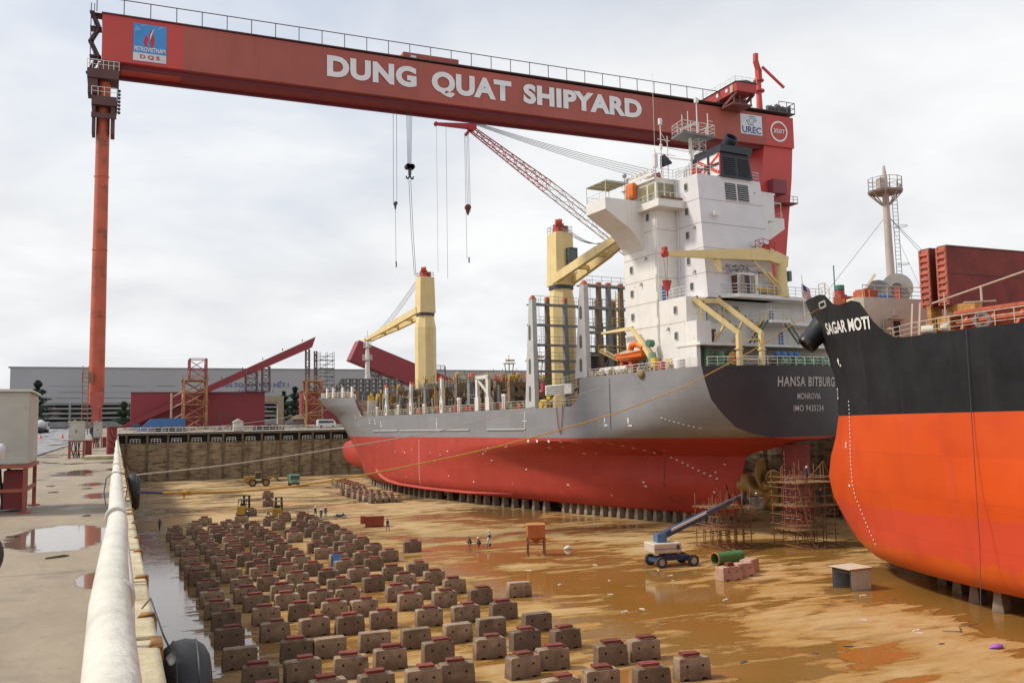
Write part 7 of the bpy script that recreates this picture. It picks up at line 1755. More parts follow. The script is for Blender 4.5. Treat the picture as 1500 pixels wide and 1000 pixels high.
def block_field():
    rng = random.Random(11)
    rows = [43.2, 48.4, 53.3, 58.4, 63.7, 69.2, 74.4, 79.3, 84.6, 90.1, 95.6, 101.2, 106.8, 112.4, 117.8, 123.2, 128.6, 134.0, 139.6, 145.2]
    cols = [7.35, 10.25, 12.75, 15.3, 17.8, 21.1, 23.8, 26.7]
    for i, y in enumerate(rows):
        n = 0
        for j, x in enumerate(cols):
            if i == 0 and j == 0: continue
            if i >= 18 and j in ((0, 2, 4, 6) if i == 18 else (0, 1, 3, 5)): continue
            if i in (13, 16) and j == 5: continue
            if i == 9 and j == 7: continue
            n += 1
            bare = (i == 3 and j in (0, 2, 3, 4, 5, 6, 7)) or (i, j) in ((12, 6),)
            xx = x+rng.uniform(-.36, .36)+(0.5 if i in (2,) and j == 5 else 0); yy = y+rng.uniform(-.75, .75)+.55
            lab = ('bare dock block' if bare else 'red-capped dock block')+', %s from the quay wall, %s row from the front' % (ordinal(n), ordinal(i+1))
            place_block(BARE if bare else PROTO, rng, xx, yy, FLOOR, rng.uniform(-.12, .12), lab, 'dock blocks set out in rows')
    for x, y, b, lab in ((31.0, 71.3, True, 'bare concrete dock block standing apart, right of the block rows'), (31.3, 102.4, False, 'capped concrete dock block standing apart toward the orange hopper'), (29.6, 44.2, False, 'capped concrete dock block at the bottom edge, right end of the front rows'),
                         (29.4, 49.0, False, 'capped concrete dock block at the right end of the second row'), (20.6, 158.4, False, 'capped concrete dock block beside the forklift nearer the quay')):
        place_block(BARE if b else PROTO, rng, x, y, FLOOR, rng.uniform(-.1, .1), lab, 'dock blocks set out in rows')
    for z, lab in ((FLOOR, 'lower concrete dock block of the pair stacked behind the forklifts'), (FLOOR+1.47, 'upper concrete dock block of the pair stacked behind the forklifts')):
        place_block(PROTO, rng, 26.0, 176.2, z, .05, lab, 'dock blocks set out in rows')
    for p in PROTO+BARE:
        if p.name not in USED:
            for c in list(p.children): bpy.data.objects.remove(c)
            bpy.data.objects.remove(p)
    PROTO[:] = [p for p in list(PROTO) if p_alive(p)]; BARE[:] = [p for p in list(BARE) if p_alive(p)]
    # packed groups near the bow
    k = 0
    for bx, by, nx, ny, where in ((49.0, 206, 3, 9, 'packed group nearest the grey bow'), (44.6, 171.5, 5, 6, 'packed group nearest the red skip')):
        n = 0
        for a in range(ny):
            for b in range(nx):
                n += 1; row = a
                x = bx+b*1.28+a*(.25 if nx == 3 else -.1)+rng.uniform(-.1, .1); y = by+a*(3.6 if nx == 3 else 4.6)+rng.uniform(-.3, .3)
                place_block(PROTO, rng, x, y, FLOOR, math.pi/2+rng.uniform(-.05, .05), 'capped block, %s from left in %s row of the %s' % (ordinal(b+1), ordinal(a+1), where), 'dock blocks packed near the bow', True)
    # three pink stained blocks by the green pipe
    pk = M('block_pink', (.44, .275, .195), .85, .25, 1.2, rust=.25, rcol=(.42, .34, .22))
    for x, y, rz, cap, lab in ((50.9, 69.6, .08, True, 'pinkish concrete block with a red chock on top, nearest the camera beside the green pipe'), (53.1, 70.6, .1, False, 'pinkish concrete block in the middle of the three by the green pipe'), (55.2, 72.2, .55, False, 'pinkish concrete block touching the green pipe, farthest right of the three')):
        o = block_mesh(int(x*7), 2.2, 1.2, 1.2).build('dock_block', [pk, hole], None, bevel=.03); o.location = (x, y, FLOOR); o.rotation_euler = (0, 0, rz)
        tag(o, lab, 'dock block', 'pink blocks by the pipe')
        if cap: mb = MB(); mb.box(-.3, .5, -.3, .3, 1.21, 1.35); mb.box(-.25, .45, -.2, .25, 1.352, 1.52); mb.build('red_chock', cap_red, o)
    # tall narrow blocks carrying the ships
    tall = M('keel_concrete', (.25, .20, .15), .85, .25, 1.5, rust=.2, rcol=(.2, .12, .07), rnd=.2, dirtz=(0, .5, .7, (.14, .09, .05)))
    proto = [None]
    def keelblock(x, y, rz, label, group):
        if proto[0] is None:
            mb = MB(); mb.prism([(-.48, -.55, 0), (.48, -.55, 0), (.48, .55, 0), (-.48, .55, 0)], [(-.30, -.5, 1.25), (.30, -.5, 1.25), (.30, .5, 1.25), (-.30, .5, 1.25)])
            o = mb.build('keel_block', tall, None, bevel=.03); proto[0] = o
            mb = MB(); mb.box(-.29, .29, -.48, .48, 1.252, 1.585); mb.build('timber_cap', cap_wood, o)
            o.location = (x, y, FLOOR); o.rotation_euler = (0, 0, rz); tag(o, label, 'keel block', group)
        else: dup(proto[0], (x, y, FLOOR), rz, label, group)['category'] = 'keel block'
    a = R(5); n = 0; u = 15.5
    while u < 150:
        b = max(.0, ship_b(u, -10.75)-.9)
        for v in ([-b] if b > 1.5 else [0]):
            n += 1; x = 77.47+v*math.cos(a)-u*math.sin(a); y = 88+v*math.sin(a)+u*math.cos(a)
            keelblock(x, y, a+math.pi/2, 'slim concrete block under the grey ship\'s port bilge, %s from the stern' % ordinal(n), 'keel blocks under the grey ship')
        u += 1.75 if u < 46 else (4.8 if int(u) % 3 else 2.9)
    for k in range(22):
        u = 15.5+k*6; x = 77.47-u*math.sin(a); y = 88+u*math.cos(a)
        keelblock(x, y, a+math.pi/2, 'concrete block under the grey ship\'s centreline, %s from the stern' % ordinal(k+1), 'keel blocks under the grey ship')
    for k, (x, y) in enumerate(((56.6, 38.0), (56.7, 41.6), (56.9, 44.9), (57.6, 48.2), (59.0, 51.4), (60.9, 54.6), (63.3, 58.2), (66.4, 62.0))):
        keelblock(x+1.9, y+.4, .1+math.pi/2, 'concrete block under the orange ship bottom, %s from the right border' % ordinal(k+1), 'keel blocks under the orange ship')
block_field()

# ================================================================== vehicles and equipment on the dock floor
def wheel(t, c, r, w, axis=(1, 0, 0), hub=None, lugs=True):
    a = Vector(axis); c = Vector(c)
    mb = MB(); mb.lathe(c-a*w/2, a, [(0, r*.62), (0, r*.93), (w*.18, r), (w*.82, r), (w, r*.93), (w, r*.62)], 26, cap=False)
    if lugs:
        s = a.cross(Vector((0, 0, 1))).normalized()
        for k in range(18):
            q = 2*math.pi*k/18; e = s*math.cos(q)+Vector((0, 0, 1))*math.sin(q)
            for sg in (-1, 1): mb.bar(c+e*r*1.0+a*sg*w*.05, c+e*r*.99+a*sg*w*.48, r*.09, r*.05, up=e)
    o = mb.build('wheel', M('tyre_mud', (.045, .038, .03), .85, .4, 3), t, smooth=False)
    mb = MB(); mb.lathe(c-a*w*.36, a, [(0, r*.3), (0, r*.61), (w*.72, r*.61), (w*.72, r*.3)], 20); mb.lathe(c-a*w*.46, a, [(0, r*.22), (w*.92, r*.22)], 12); mb.build('hub', hub or yellow_paint, o)
loader_yellow = M('loader_yellow', (.36, .21, .03), .5, .2, 1.2, rust=.2)
def wheel_loader():
    t = thing('wheel_loader', 'yellow wheel loader with raised bucket working near the dock end wall', 'wheel loader', (33.4, 241, FLOOR), R(-8))
    for x in (-1.6, 1.7):
        for y in (-1.1, 1.1): wheel(t, (x, y, .95), .95, .65, (0, 1, 0), loader_yellow)
    mb = MB(); pr = [(-3.9, 1.0), (-3.8, 2.5), (-1.0, 2.7), (-.9, 1.0)]; mb.prism([(x, -.95, z) for x, z in pr], [(x, .95, z) for x, z in pr]); mb.box(-4.15, -3.92, -1.0, 1.0, .9, 1.6); mb.build('engine_hood', loader_yellow, t, bevel=.08)
    mb = MB(); mb.box(-3.2, 2.4, -.5, .5, .8, 1.3); mb.box(.6, 2.2, -.6, .6, 1.0, 2.0); mb.build('chassis', dark_steel, t)
    mb = MB(); pr = [(-1.0, 1.9), (.7, 1.9), (.5, 3.5), (-.9, 3.5)]; mb.prism([(x, -.75, z) for x, z in pr], [(x, .75, z) for x, z in pr]); cb = mb.build('cab', M('cab_glass', (.06, .07, .07), .15), t)
    mb = MB(); mb.box(-1.05, .65, -.85, .85, 3.5, 3.65)
    for x, y in ((-.95, -.77), (-.95, .77), (.62, -.77), (.62, .77)): mb.tube((x, y, 1.9), (x*.93, y, 3.5), .06, 6)
    mb.build('cab_frame', loader_yellow, cb)
    for y in (-.55, .55):
        mb = MB(); mb.bar((1.3, y, 1.9), (3.3, y, 2.3), .2, .4); mb.bar((3.3, y, 2.3), (4.6, y, 1.7), .2, .35); mb.tube((1.8, y, 1.4), (3.2, y, 2.1), .1, 8); mb.build('lift_arm', loader_yellow, t)
    mb = MB(); pr = [(4.3, 1.5), (4.5, 1.2), (5.6, 1.15), (5.7, 1.3), (4.7, 1.6), (4.6, 2.4), (5.0, 2.9), (4.8, 3.0), (4.35, 2.5)]; mb.prism([(x, -1.4, z) for x, z in pr], [(x, 1.4, z) for x, z in pr]); mb.build('bucket', M('bucket_brown', (.13, .09, .06), .7, .3), t)
    mb = MB(); mb.tube((-2.6, -.5, 2.6), (-2.6, -.5, 3.4), .07, 8); mb.build('exhaust', dark_steel, t)
wheel_loader()
def dump_truck():
    t = thing('dump_truck', 'green dump truck seen from its front beside the wheel loader', 'truck', (41.2, 236, FLOOR), R(174))
    gm = M('truck_green', (.16, .32, .24), .5, .15, 1)
    mb = MB(); mb.box(-1.2, 1.2, 2.3, 4.1, 1.0, 3.0); cb = mb.build('cab', gm, t, bevel=.1)
    mb = MB(); mb.box(-1.05, 1.05, 4.105, 4.13, 1.9, 2.8); mb.build('windscreen', glass_dark, cb)
    for x in (-.85, .85): mb = MB(); mb.box(x-.2, x+.2, 4.105, 4.14, 1.2, 1.45); mb.build('headlight', letter_white, cb)
    mb = MB(); mb.box(-1.1, 1.1, -3.6, 4.2, .75, 1.05); mb.box(-1.15, 1.15, 4.1, 4.3, .6, .95); mb.build('chassis', dark_steel, t)
    mb = MB(); mb.box(-1.3, 1.3, -3.8, 2.0, 1.2, 1.35); mb.box(-1.3, -1.2, -3.8, 2.0, 1.35, 2.7); mb.box(1.2, 1.3, -3.8, 2.0, 1.35, 2.7); mb.box(-1.2, 1.2, 1.9, 2.0, 1.35, 3.1); mb.box(-1.2, 1.2, -3.8, -3.7, 1.35, 2.7)
    for k in range(6): mb.box(-1.36, 1.36, -3.6+k*1.05, -3.45+k*1.05, 1.3, 2.7)
    mb.build('tipper_body', gm, t)
    for y in (3.1, -1.4, -2.7):
        for x in (-1.0, 1.0): wheel(t, (x, y, .55), .55, .4, (1, 0, 0), gm, False)
dump_truck()
def forklift(loc, rz, label):
    t = thing('forklift', label, 'forklift', loc, rz, 'forklifts behind the block rows')
    mb = MB(); mb.box(-.7, .7, -1.6, .6, .5, 1.35); mb.box(-.72, .72, -2.0, -1.3, .45, 1.75); mb.build('body', loader_yellow, t, bevel=.1)
    mb = MB(); mb.box(-.4, .4, -.9, -.3, 1.36, 1.6); mb.box(-.4, .4, -1.1, -.9, 1.5, 2.2); mb.build('seat', black_rubber, t)
    mb = MB()
    for x in (-.65, .65): mb.bar((x, -1.5, 1.6), (x, -1.2, 2.75), .1, .1); mb.bar((x, .55, 1.3), (x, .25, 2.75), .1, .1)
    mb.box(-.75, .75, -1.35, .4, 2.75, 2.85); mb.build('overhead_guard', dark_steel, t)
    mb = MB()
    for x in (-.5, .5): mb.box(x-.09, x+.09, .85, 1.05, .15, 3.3); mb.box(x-.06+(.16 if x < 0 else -.16), x+.06+(.16 if x < 0 else -.16), .88, 1.02, .2, 3.2)
    for z in (.4, 1.8, 3.2): mb.box(-.55, .55, .86, 1.04, z, z+.14)
    mb.build('mast', M('mast_black', (.02, .02, .022), .5), t)
    for x in (-.35, .35): mb = MB(); mb.box(x-.09, x+.09, 1.06, 2.4, .22, .3); mb.box(x-.09, x+.09, 1.06, 1.15, .3, 1.2); mb.build('fork', dark_steel, t)
    for y, r in ((.45, .48), (-1.45, .4)):
        for x in (-.72, .72): wheel(t, (x, y, r), r, .34, (1, 0, 0), None, False)
forklift((19.8, 159.5, FLOOR), R(-25), 'yellow forklift nearer the quay, standing beside a dock block')
forklift((24.0, 151.6, FLOOR), R(-15), 'yellow forklift with black mast at the back edge of the block rows, farther right')
def boom_lift():
    t = thing('boom_lift', 'blue and cream boom lift reaching up toward the ship propeller', 'boom lift', (50.9, 79.2, FLOOR), R(-6))
    bm = M('lift_blue', (.03, .06, .12), .5, .2, 1.5); dk = M('lift_dark', (.10, .10, .13), .35, .2)
    mb = MB(); mb.box(-1.6, 2.0, -.55, .55, .55, 1.0); mb.box(-1.9, -1.2, -1.1, 1.1, .45, .8); mb.box(1.6, 2.3, -1.1, 1.1, .45, .8); mb.prism([(-1.0, -.7, .9), (.9, -.7, .9), (.9, .7, .9), (-1.0, .7, .9)], [(-.7, -.6, 1.35), (.5, -.6, 1.35), (.5, .6, 1.35), (-.7, .6, 1.35)]); mb.build('chassis', bm, t, bevel=.04)
    for x in (-1.55, 1.95):
        for y in (-1.25, 1.25): wheel(t, (x, y, .55), .55, .42, (0, 1, 0), M('hub_grey', (.34, .32, .3)))
    mb = MB(); mb.prism([(-2.2, -1.15, 1.36), (.8, -1.15, 1.36), (.8, 1.15, 1.36), (-2.2, 1.15, 1.36)], [(-2.25, -1.2, 2.35), (.75, -1.2, 2.35), (.75, 1.2, 2.35), (-2.25, 1.2, 2.35)])
    tr = mb.build('turret', M('lift_cream', (.56, .48, .38), .5, .12, 1.5, rust=.1), t, bevel=.12, segs=3)
    mb = MB(); mb.box(-2.28, .78, -1.225, -1.2, 1.8, 1.84); mb.box(.2, .5, -1.24, -1.2, 1.7, 2.15); mb.build('turret_trim', dark_steel, tr)
    mb = MB(); mb.box(-1.5, -.5, -.5, .5, 2.36, 3.2); mb.build('boom_pivot', M('pivot_blue', (.07, .15, .26), .5), t)
    a = R(-6); loc = Vector((50.9, 79.2, FLOOR))
    def W(p): d = Vector(p)-loc; return Vector((d.x*math.cos(a)+d.y*math.sin(a), -d.x*math.sin(a)+d.y*math.cos(a), d.z))
    A = Vector((-1.0, -.1, 2.9)); B = W((67.0, 88.3, -6.9)); m1 = A.lerp(B, .5); m2 = A.lerp(B, .8)
    mb = MB(); mb.bar(A, m1, .55, .62); mb.build('boom', bm, t)
    mb = MB(); mb.bar(A.lerp(B, .1)+Vector((0, -.33, .2)), m1+Vector((0, -.33, .2)), .06, .25); mb.build('boom_hose', letter_white, t)
    mb = MB(); mb.bar(m1, m2, .46, .52); mb.bar(m2, B, .36, .42); mb.build('boom_extension', dk, t)
    mb = MB(); J = B+Vector((1.3, .6, -1.3)); mb.bar(B, J, .3, .35); mb.build('jib', bm, t)
    mb = MB(); c = J+Vector((.9, .4, -.3)); mb.box(c.x-.9, c.x+.9, c.y-.5, c.y+.5, c.z-.1, c.z); pts = [(c.x-.9, c.y-.5, c.z), (c.x+.9, c.y-.5, c.z), (c.x+.9, c.y+.5, c.z), (c.x-.9, c.y+.5, c.z), (c.x-.9, c.y-.5, c.z)]; mb.rail(pts, 1.1, .9, .035, 3); mb.box(c.x-.4, c.x+.1, c.y-.55, c.y-.5, c.z+.6, c.z+1.2); mb.build('basket', M('basket_grey', (.16, .17, .18), .5), t)
    wc = Matrix.Rotation(a, 3, 'Z') @ c + loc
    return wc
BASKET = boom_lift()
def hopper():
    t = thing('hopper', 'orange rusty hopper on four tall legs standing in the muddy water', 'hopper', (42.4, 92.6, FLOOR), R(-20))
    om = M('hopper_orange', (.48, .13, .03), .6, .2, 1, rust=.25, rcol=(.28, .08, .03))
    mb = MB(); q = lambda r, z: [(-r, -r, z), (r, -r, z), (r, r, z), (-r, r, z)]
    mb.prism(q(.95, 2.0), q(.95, 3.3)); bn = mb.build('bin', om, t); 
    mb = MB(); mb.prism(q(.25, 1.5), q(.93, 2.0)); mb.tube((0, 0, 1.2), (0, 0, 1.5), .14, 10); mb.build('cone', om, t)
    mb = MB(); mb.box(-1.0, 1.0, -1.0, 1.0, 3.30, 3.38); mb.box(-.4, .6, -.99, -.955, 2.5, 2.56); mb.build('rim', M('hopper_rim', (.5, .2, .07), .6), bn)
    for x in (-.9, .9):
        for y in (-.9, .9): mb = MB(); mb.box(x-.07, x+.07, y-.07, y+.07, 0, 2.0); mb.build('leg', scaffold_tube, t)
    mb = MB(); mb.bar((-.9, -.9, 1.3), (.9, -.9, 1.3), .06, .1); mb.bar((-.9, .9, 1.3), (.9, .9, 1.3), .06, .1); mb.bar((-.9, -.9, 1.3), (-.9, .9, 1.3), .06, .1); mb.bar((.9, -.9, 1.3), (.9, .9, 1.3), .06, .1); mb.build('brace', scaffold_tube, t)
hopper()
def floor_things():
    t = thing('waste_skip', 'rust red open steel skip beside a man walking on the wet sand', 'skip', (34.4, 131, FLOOR), R(-12))
    sr = M('skip_red', (.30, .05, .025), .6, .25, 1, rust=.3)
    mb = MB(); mb.prism([(-1.3, -.7, .12), (1.3, -.7, .12), (1.3, .7, .12), (-1.3, .7, .12)], [(-1.35, -.75, 1.5), (1.35, -.75, 1.5), (1.35, .75, 1.5), (-1.35, .75, 1.5)]); mb.build('skip_body', sr, t)
    mb = MB()
    for k in range(4): mb.box(-1.1+k*.7, -1.0+k*.7, -.8, -.73, .2, 1.45)
    mb.box(-1.4, 1.4, -.82, -.74, 1.42, 1.55); mb.box(-2.0, -1.36, -.6, .6, .5, 1.6); mb.build('rib', sr, t)
    mb = MB()
    for x in (-1, 1): mb.box(x-.12, x+.12, -.6, .6, 0, .12)
    mb.build('skid', dark_steel, t)
    t = thing('corrugated_shed', 'small open corrugated steel hut standing beside the orange ship', 'shed', (57.0, 61.0, FLOOR), R(3))
    cm = M('corrugated_cream', (.50, .45, .36), .5, .1, 2, streak=.2); ci = M('corrugated_blue', (.22, .26, .30), .5, .15, 2)
    def corr(mb, a, b, z0, z1, n, amp):
        a = Vector(a); b = Vector(b); nn = Vector((-(b-a).y, (b-a).x, 0)).normalized()
        k0 = len(mb.v)
        for i in range(n+1):
            p = a.lerp(b, i/n)+nn*amp*(1 if i % 4 in (0, 1) else -1); mb.v += [(p.x, p.y, z0), (p.x, p.y, z1)]
        for i in range(n): mb.f.append([k0+2*i, k0+2*i+2, k0+2*i+3, k0+2*i+1]); mb.mi.append(mb.m)
    mb = MB(); corr(mb, (-1.05, -1.0, 0), (1.25, -1.0, 0), .02, 1.72, 44, .034); corr(mb, (1.25, -1, 0), (1.25, 1.0, 0), .02, 1.7, 40, .022); o = mb.build('wall', cm, t); s = o.modifiers.new('thickness', 'SOLIDIFY'); s.thickness = .01
    mb = MB(); corr(mb, (-1.0, 1.0, 0), (1.25, 1.0, 0), .02, 1.7, 44, .034); o = mb.build('wall', ci, t); s = o.modifiers.new('thickness', 'SOLIDIFY'); s.thickness = .01
    mb = MB(); mb.prism([(-1.25, -1.15, 1.74), (1.45, -1.15, 1.74), (1.45, 1.2, 1.80), (-1.25, 1.2, 1.80)], [(-1.25, -1.15, 1.80), (1.45, -1.15, 1.80), (1.45, 1.2, 1.86), (-1.25, 1.2, 1.86)]); rf = mb.build('roof', M('roof_cream', (.55, .50, .38), .5, .1, 2), t)
    mb = MB(); mb.box(-1.26, 1.46, -1.18, -1.152, 1.72, 1.80); mb.build('roof_trim', M('trim_red', (.38, .06, .05), .5), rf)
    mb = MB()
    for x, y in ((-1.02, -.97), (-1.02, .97), (1.22, .97)): mb.box(x-.03, x+.03, y-.03, y+.03, 0, 1.74)
    mb.box(-1.05, -.99, -.97, .97, 1.45, 1.5); mb.build('post', dark_steel, t)
    t = thing('steel_pipe', 'short green steel pipe lying on the sand behind the pinkish blocks', 'pipe', (56.2, 77.0, FLOOR), R(8))
    mb = MB(); mb.lathe((-1.6, 0, .66), (1, 0, 0), [(0, .62), (3.4, .62), (3.4, .55), (0, .55)], 26, cap=False); mb.build('pipe_wall', M('pipe_green', (.06, .18, .06), .5, .15, 1.5), t, smooth=True)
    mb = MB(); mb.torus((-1.62, 0, .66), (1, 0, 0), .60, .07, 28, 8); mb.build('flange', M('flange_rust', (.36, .14, .05), .7, .3, 4), t, smooth=True)
    # corrugated edge of debris on the sand
    rng = random.Random(77)
    for k in range(26):
        x = rng.uniform(34, 62); y = rng.uniform(42, 84)
        if 49 < x < 58 and 66 < y < 82 or (55 < x < 59.5 and 59 < y < 63): continue
        mb = MB(); l = rng.uniform(.12, .4); mb.prism([(-l, -.06, .004), (l, -.1, .004), (l*.8, .12, .004), (-l*.9, .08, .004)], [(-l*.9, -.05, .05), (l*.9, -.09, .03), (l*.7, .1, .06), (-l*.8, .07, .03)])
        o = mb.build('litter_scrap', M('scrap_white', (.6, .56, .5), .8, .2, 4) if k % 3 else M('scrap_dark', (.08, .06, .05), .8)); o.location = (x, y, FLOOR); o.rotation_euler = (0, 0, rng.uniform(0, 3))
        tag(o, ('pale scrap of litter lying on the wet sand near the two ships' if k % 3 else 'dark scrap of litter lying on the wet sand near the two ships'), 'litter', 'pale litter on the sand' if k % 3 else 'dark litter on the sand')
    mb = MB(); mb.ball((0, 0, .14), .28, 12, 7, (1.5, .9, .55)); mb.ball((.35, .05, .1), .16, 10, 6, (1.3, .8, .6)); mb.ball((-.35, .1, .08), .14, 10, 6, (1.4, .8, .5)); o = mb.build('plastic_bag', M('bag_purple', (.36, .12, .50), .5, .3, 6, bump=.5, bscale=9), smooth=True); o.location = (49.9, 41.3, FLOOR); tag(o, 'crumpled purple plastic bag on the sand near the orange ship', 'bag')
    mb = MB(); mb.ball((0, 0, .2), .34, 10, 6, (1.2, .8, .8)); mb.ball((-.3, .1, .12), .2, 8, 5, (1, 1, .7)); o = mb.build('plastic_sack', M('sack_white', (.7, .67, .62), .7, .2, 5, bump=.4), smooth=True); o.location = (47.4, 94.8, FLOOR); tag(o, 'small white sack lying in the water right of the orange hopper', 'sack')
    mb = MB(); 
    for i in range(9):
        for j in range(13):
            a = i/8; b = j/12; x = (a-.5)*.75+.12*math.sin(b*4)+.05*math.sin(a*14); z = 1.36-1.3*b; y = -.60-.10*b-.05*math.sin(a*12+b*3); mb.v.append((x, y, z))
    for i in range(8):
        for j in range(12): q = i*13+j; mb.f.append([q, q+13, q+14, q+1]); mb.mi.append(0)
    o = mb.build('blue_sheet', M('sheet_blue', (.06, .24, .60), .5, .2, 3), smooth='all'); o.location = (20.9, 95.9, FLOOR); tag(o, 'bright blue plastic sheet hanging over a capped dock block', 'sheet')
    # motorbike
    t = thing('motorbike', 'dark blue motorbike parked on the sand behind the block rows', 'motorbike', (32.6, 145.2, FLOOR), R(-6))
    for x in (-.65, .65):
        mb = MB(); mb.torus((x, 0, .30), (0, 1, 0), .26, .045, 20, 8); w = mb.build('wheel', black_rubber, t, smooth=True)
        mb = MB(); mb.tube((x, -.05, .3), (x, .05, .3), .06, 8)
        for k in range(6): mb.tube((x, 0, .3), (x+.24*math.cos(k), 0, .3+.24*math.sin(k)), .008, 4)
        mb.build('spokes', rail_white, w)
    mb = MB(); mb.bar((-.6, 0, .45), (.2, 0, .5), .18, .22); mb.bar((.2, 0, .45), (.48, 0, .85), .16, .2); mb.box(-.75, -.35, -.08, .08, .5, .66); mb.box(.35, .6, -.12, .12, .45, .8); mb.build('body_shell', M('bike_blue', (.03, .05, .16), .3), t, bevel=.03)
    mb = MB(); mb.box(-.65, .1, -.12, .12, .66, .76); mb.build('seat', black_rubber, t, bevel=.04)
    mb = MB(); mb.tube((.65, 0, .3), (.48, 0, .95), .03, 6); mb.tube((.46, -.32, 1.0), (.46, .32, 1.0), .02, 6); mb.tube((-.1, .05, .3), (-.7, .1, .32), .04, 8); mb.box(-.15, .2, -.1, .1, .25, .45); mb.build('fork_and_engine', dark_steel, t)
    mb = MB(); mb.ball((.56, 0, .9), .09, 8, 6); mb.build('headlight', letter_white, t)
floor_things()

# ---------------------------------------------------------------- scaffolds round the stern
def scaffold(x0, x1, y0, y1, levels, zt, label, seed, bays=(4, 3)):
    rng = random.Random(seed); t = thing('scaffold', label, 'scaffold', ((x0+x1)/2, (y0+y1)/2, FLOOR)); og = ((x0+x1)/2, (y0+y1)/2, FLOOR)
    mb = MB(); nx, ny = bays
    xs = [lerp(x0, x1, i/nx) for i in range(nx+1)]; ys = [lerp(y0, y1, i/ny) for i in range(ny+1)]
    for x in xs:
        for y in ys: mb.tube((x, y, FLOOR), (x+rng.uniform(-.1, .1), y, zt+rng.uniform(-.6, 1.0)), .055, 5)
    zs = [FLOOR+.3]
    while zs[-1] < zt-1: zs.append(zs[-1]+1.0+rng.uniform(-.1, .2))
    for z in zs:
        for y in (ys[0], ys[-1]): mb.tube((x0-.5, y, z+rng.uniform(-.1, .1)), (x1+.5, y, z+rng.uniform(-.1, .1)), .045, 5)
        for x in xs: mb.tube((x, y0-.4, z), (x, y1+.4, z+rng.uniform(-.1, .1)), .045, 5)
    for k in range(9):
        a = rng.choice(xs); b = rng.choice(xs); z = rng.choice(levels); mb.tube((a, y0, z), (b, y0, z+2.4), .05, 5)
    mb.tube((x0-.3, y0-.6, levels[-1]), (x0+1.6, y0-.9, FLOOR), .06, 5)
    mb.build('tube_frame', scaffold_tube, t, og)
    for z in levels:
        mb = MB(); y = y0-.3
        while y < y1: mb.box(x0-.2+rng.uniform(-.3, .2), x1+.2+rng.uniform(-.2, .3), y, y+.28, z+rng.uniform(0, .04), z+.10); y += .33
        mb.build('platform', scaffold_board, t, og)
    mb = MB()
    for k in range(26): x = rng.uniform(x0, x1); mb.tube((x, y0-rng.uniform(.2, 1.6), FLOOR+.08), (x+rng.uniform(-1.8, 1.8), y0-rng.uniform(.2, 1.6), FLOOR+rng.uniform(.08, .4)), .045, 4)
    mb.build('loose_tube', scaffold_tube, t, og)
scaffold(61.6, 66.2, 86.0, 90.0, (-10.4, -8.1), -7.2, 'rusty tube scaffold beside the red hull stern, behind the boom lift', 3)
scaffold(69.4, 74.8, 82.0, 86.0, (-10.6, -8.0, -5.4), -3.9, 'taller rusty tube scaffold standing before the red rudder', 8, (4, 2))

# ---------------------------------------------------------------- ropes
def sag_path(A, B, tab, n=40):
    A = Vector(A); B = Vector(B); pts = []
    for k in range(n+1): t = k/n; p = A.lerp(B, t); p.z = table(t, tab)[0]; pts.append(p)
    return pts
def smooth_tab(za, zb, sag): return [(k/40, lerp(za, zb, k/40)-sag*4*(k/40)*(1-k/40)) for k in range(41)]
A = (0.62, 29.5, -.1); B = (61.0, 67.2, 12.3)
yr = M('rope_yellow', (.50, .27, .03), .8, .2, 6, bump=.3, bscale=30); br = M('rope_blue', (.03, .05, .12), .7)
def curve_tab(rows):
    # smooth curve through a few measured heights of the hanging rope
    out = []
    for k in range(81):
        t = k/80; out.append((t, sum(table(max(0, min(1, t+d)), rows)[0] for d in (-.03, -.015, 0, .015, .03))/5))
    out[0] = (0, rows[0][1]); out[-1] = (1, rows[-1][1]); return out
pts = sag_path(A, B, curve_tab([(0, -.1), (.033, -.3), (.063, -.41), (.132, -.15), (.235, .53), (.297, 1.04), (.415, 2.2), (.546, 3.88), (.726, 6.94), (.87, 9.87), (1, 12.3)]), 90)
t = thing('mooring_rope', 'thick yellow rope with a blue end from the quay to the black ship bow', 'rope', A)
mb = MB(); mb.path(pts[1:], .032, 7); mb.build('yellow_strand', yr, t, A, smooth=True)
mb = MB(); mb.path(pts[:2], .034, 7); mb.build('blue_eye', br, t, A)
mb = MB(); c = pts[2]; mb.ball(tuple(c), .07, 10, 7, (1.2, 1, 1)); mb.tube(c, c-Vector((.04, .04, .2)), .03, 6); mb.tube(c-Vector((.2, .1, 0)), c+Vector((.16, .1, .03)), .045, 6); mb.build('knot', yr, t, A, smooth=True)
A = (0.62, 32.0, .3); B = (62.4, 104.7, 8.4)
mb = MB(); mb.path(sag_path(A, B, curve_tab([(0, .3), (.048, .35), (.148, .78), (.274, 1.37), (.352, 2.0), (.453, 2.8), (.711, 4.96), (.945, 7.52), (1, 8.4)]), 60), .028, 6)
tag(mb.build('mooring_rope', M('rope_white', (.46, .41, .33), .8, .2, 6), smooth=True), 'thin pale rope from the quay wall up to the grey ship poop', 'rope')
A = (18.5, 287, 2.6); B = (63.5, 262, 9.0)
mb = MB(); mb.path(sag_path(A, B, smooth_tab(2.6, 9.0, 1.2), 20), .05, 5)
tag(mb.build('mooring_rope', M('rope_white', (.46, .41, .33))), 'pale rope from the dock end wall to the grey ship bow', 'rope')

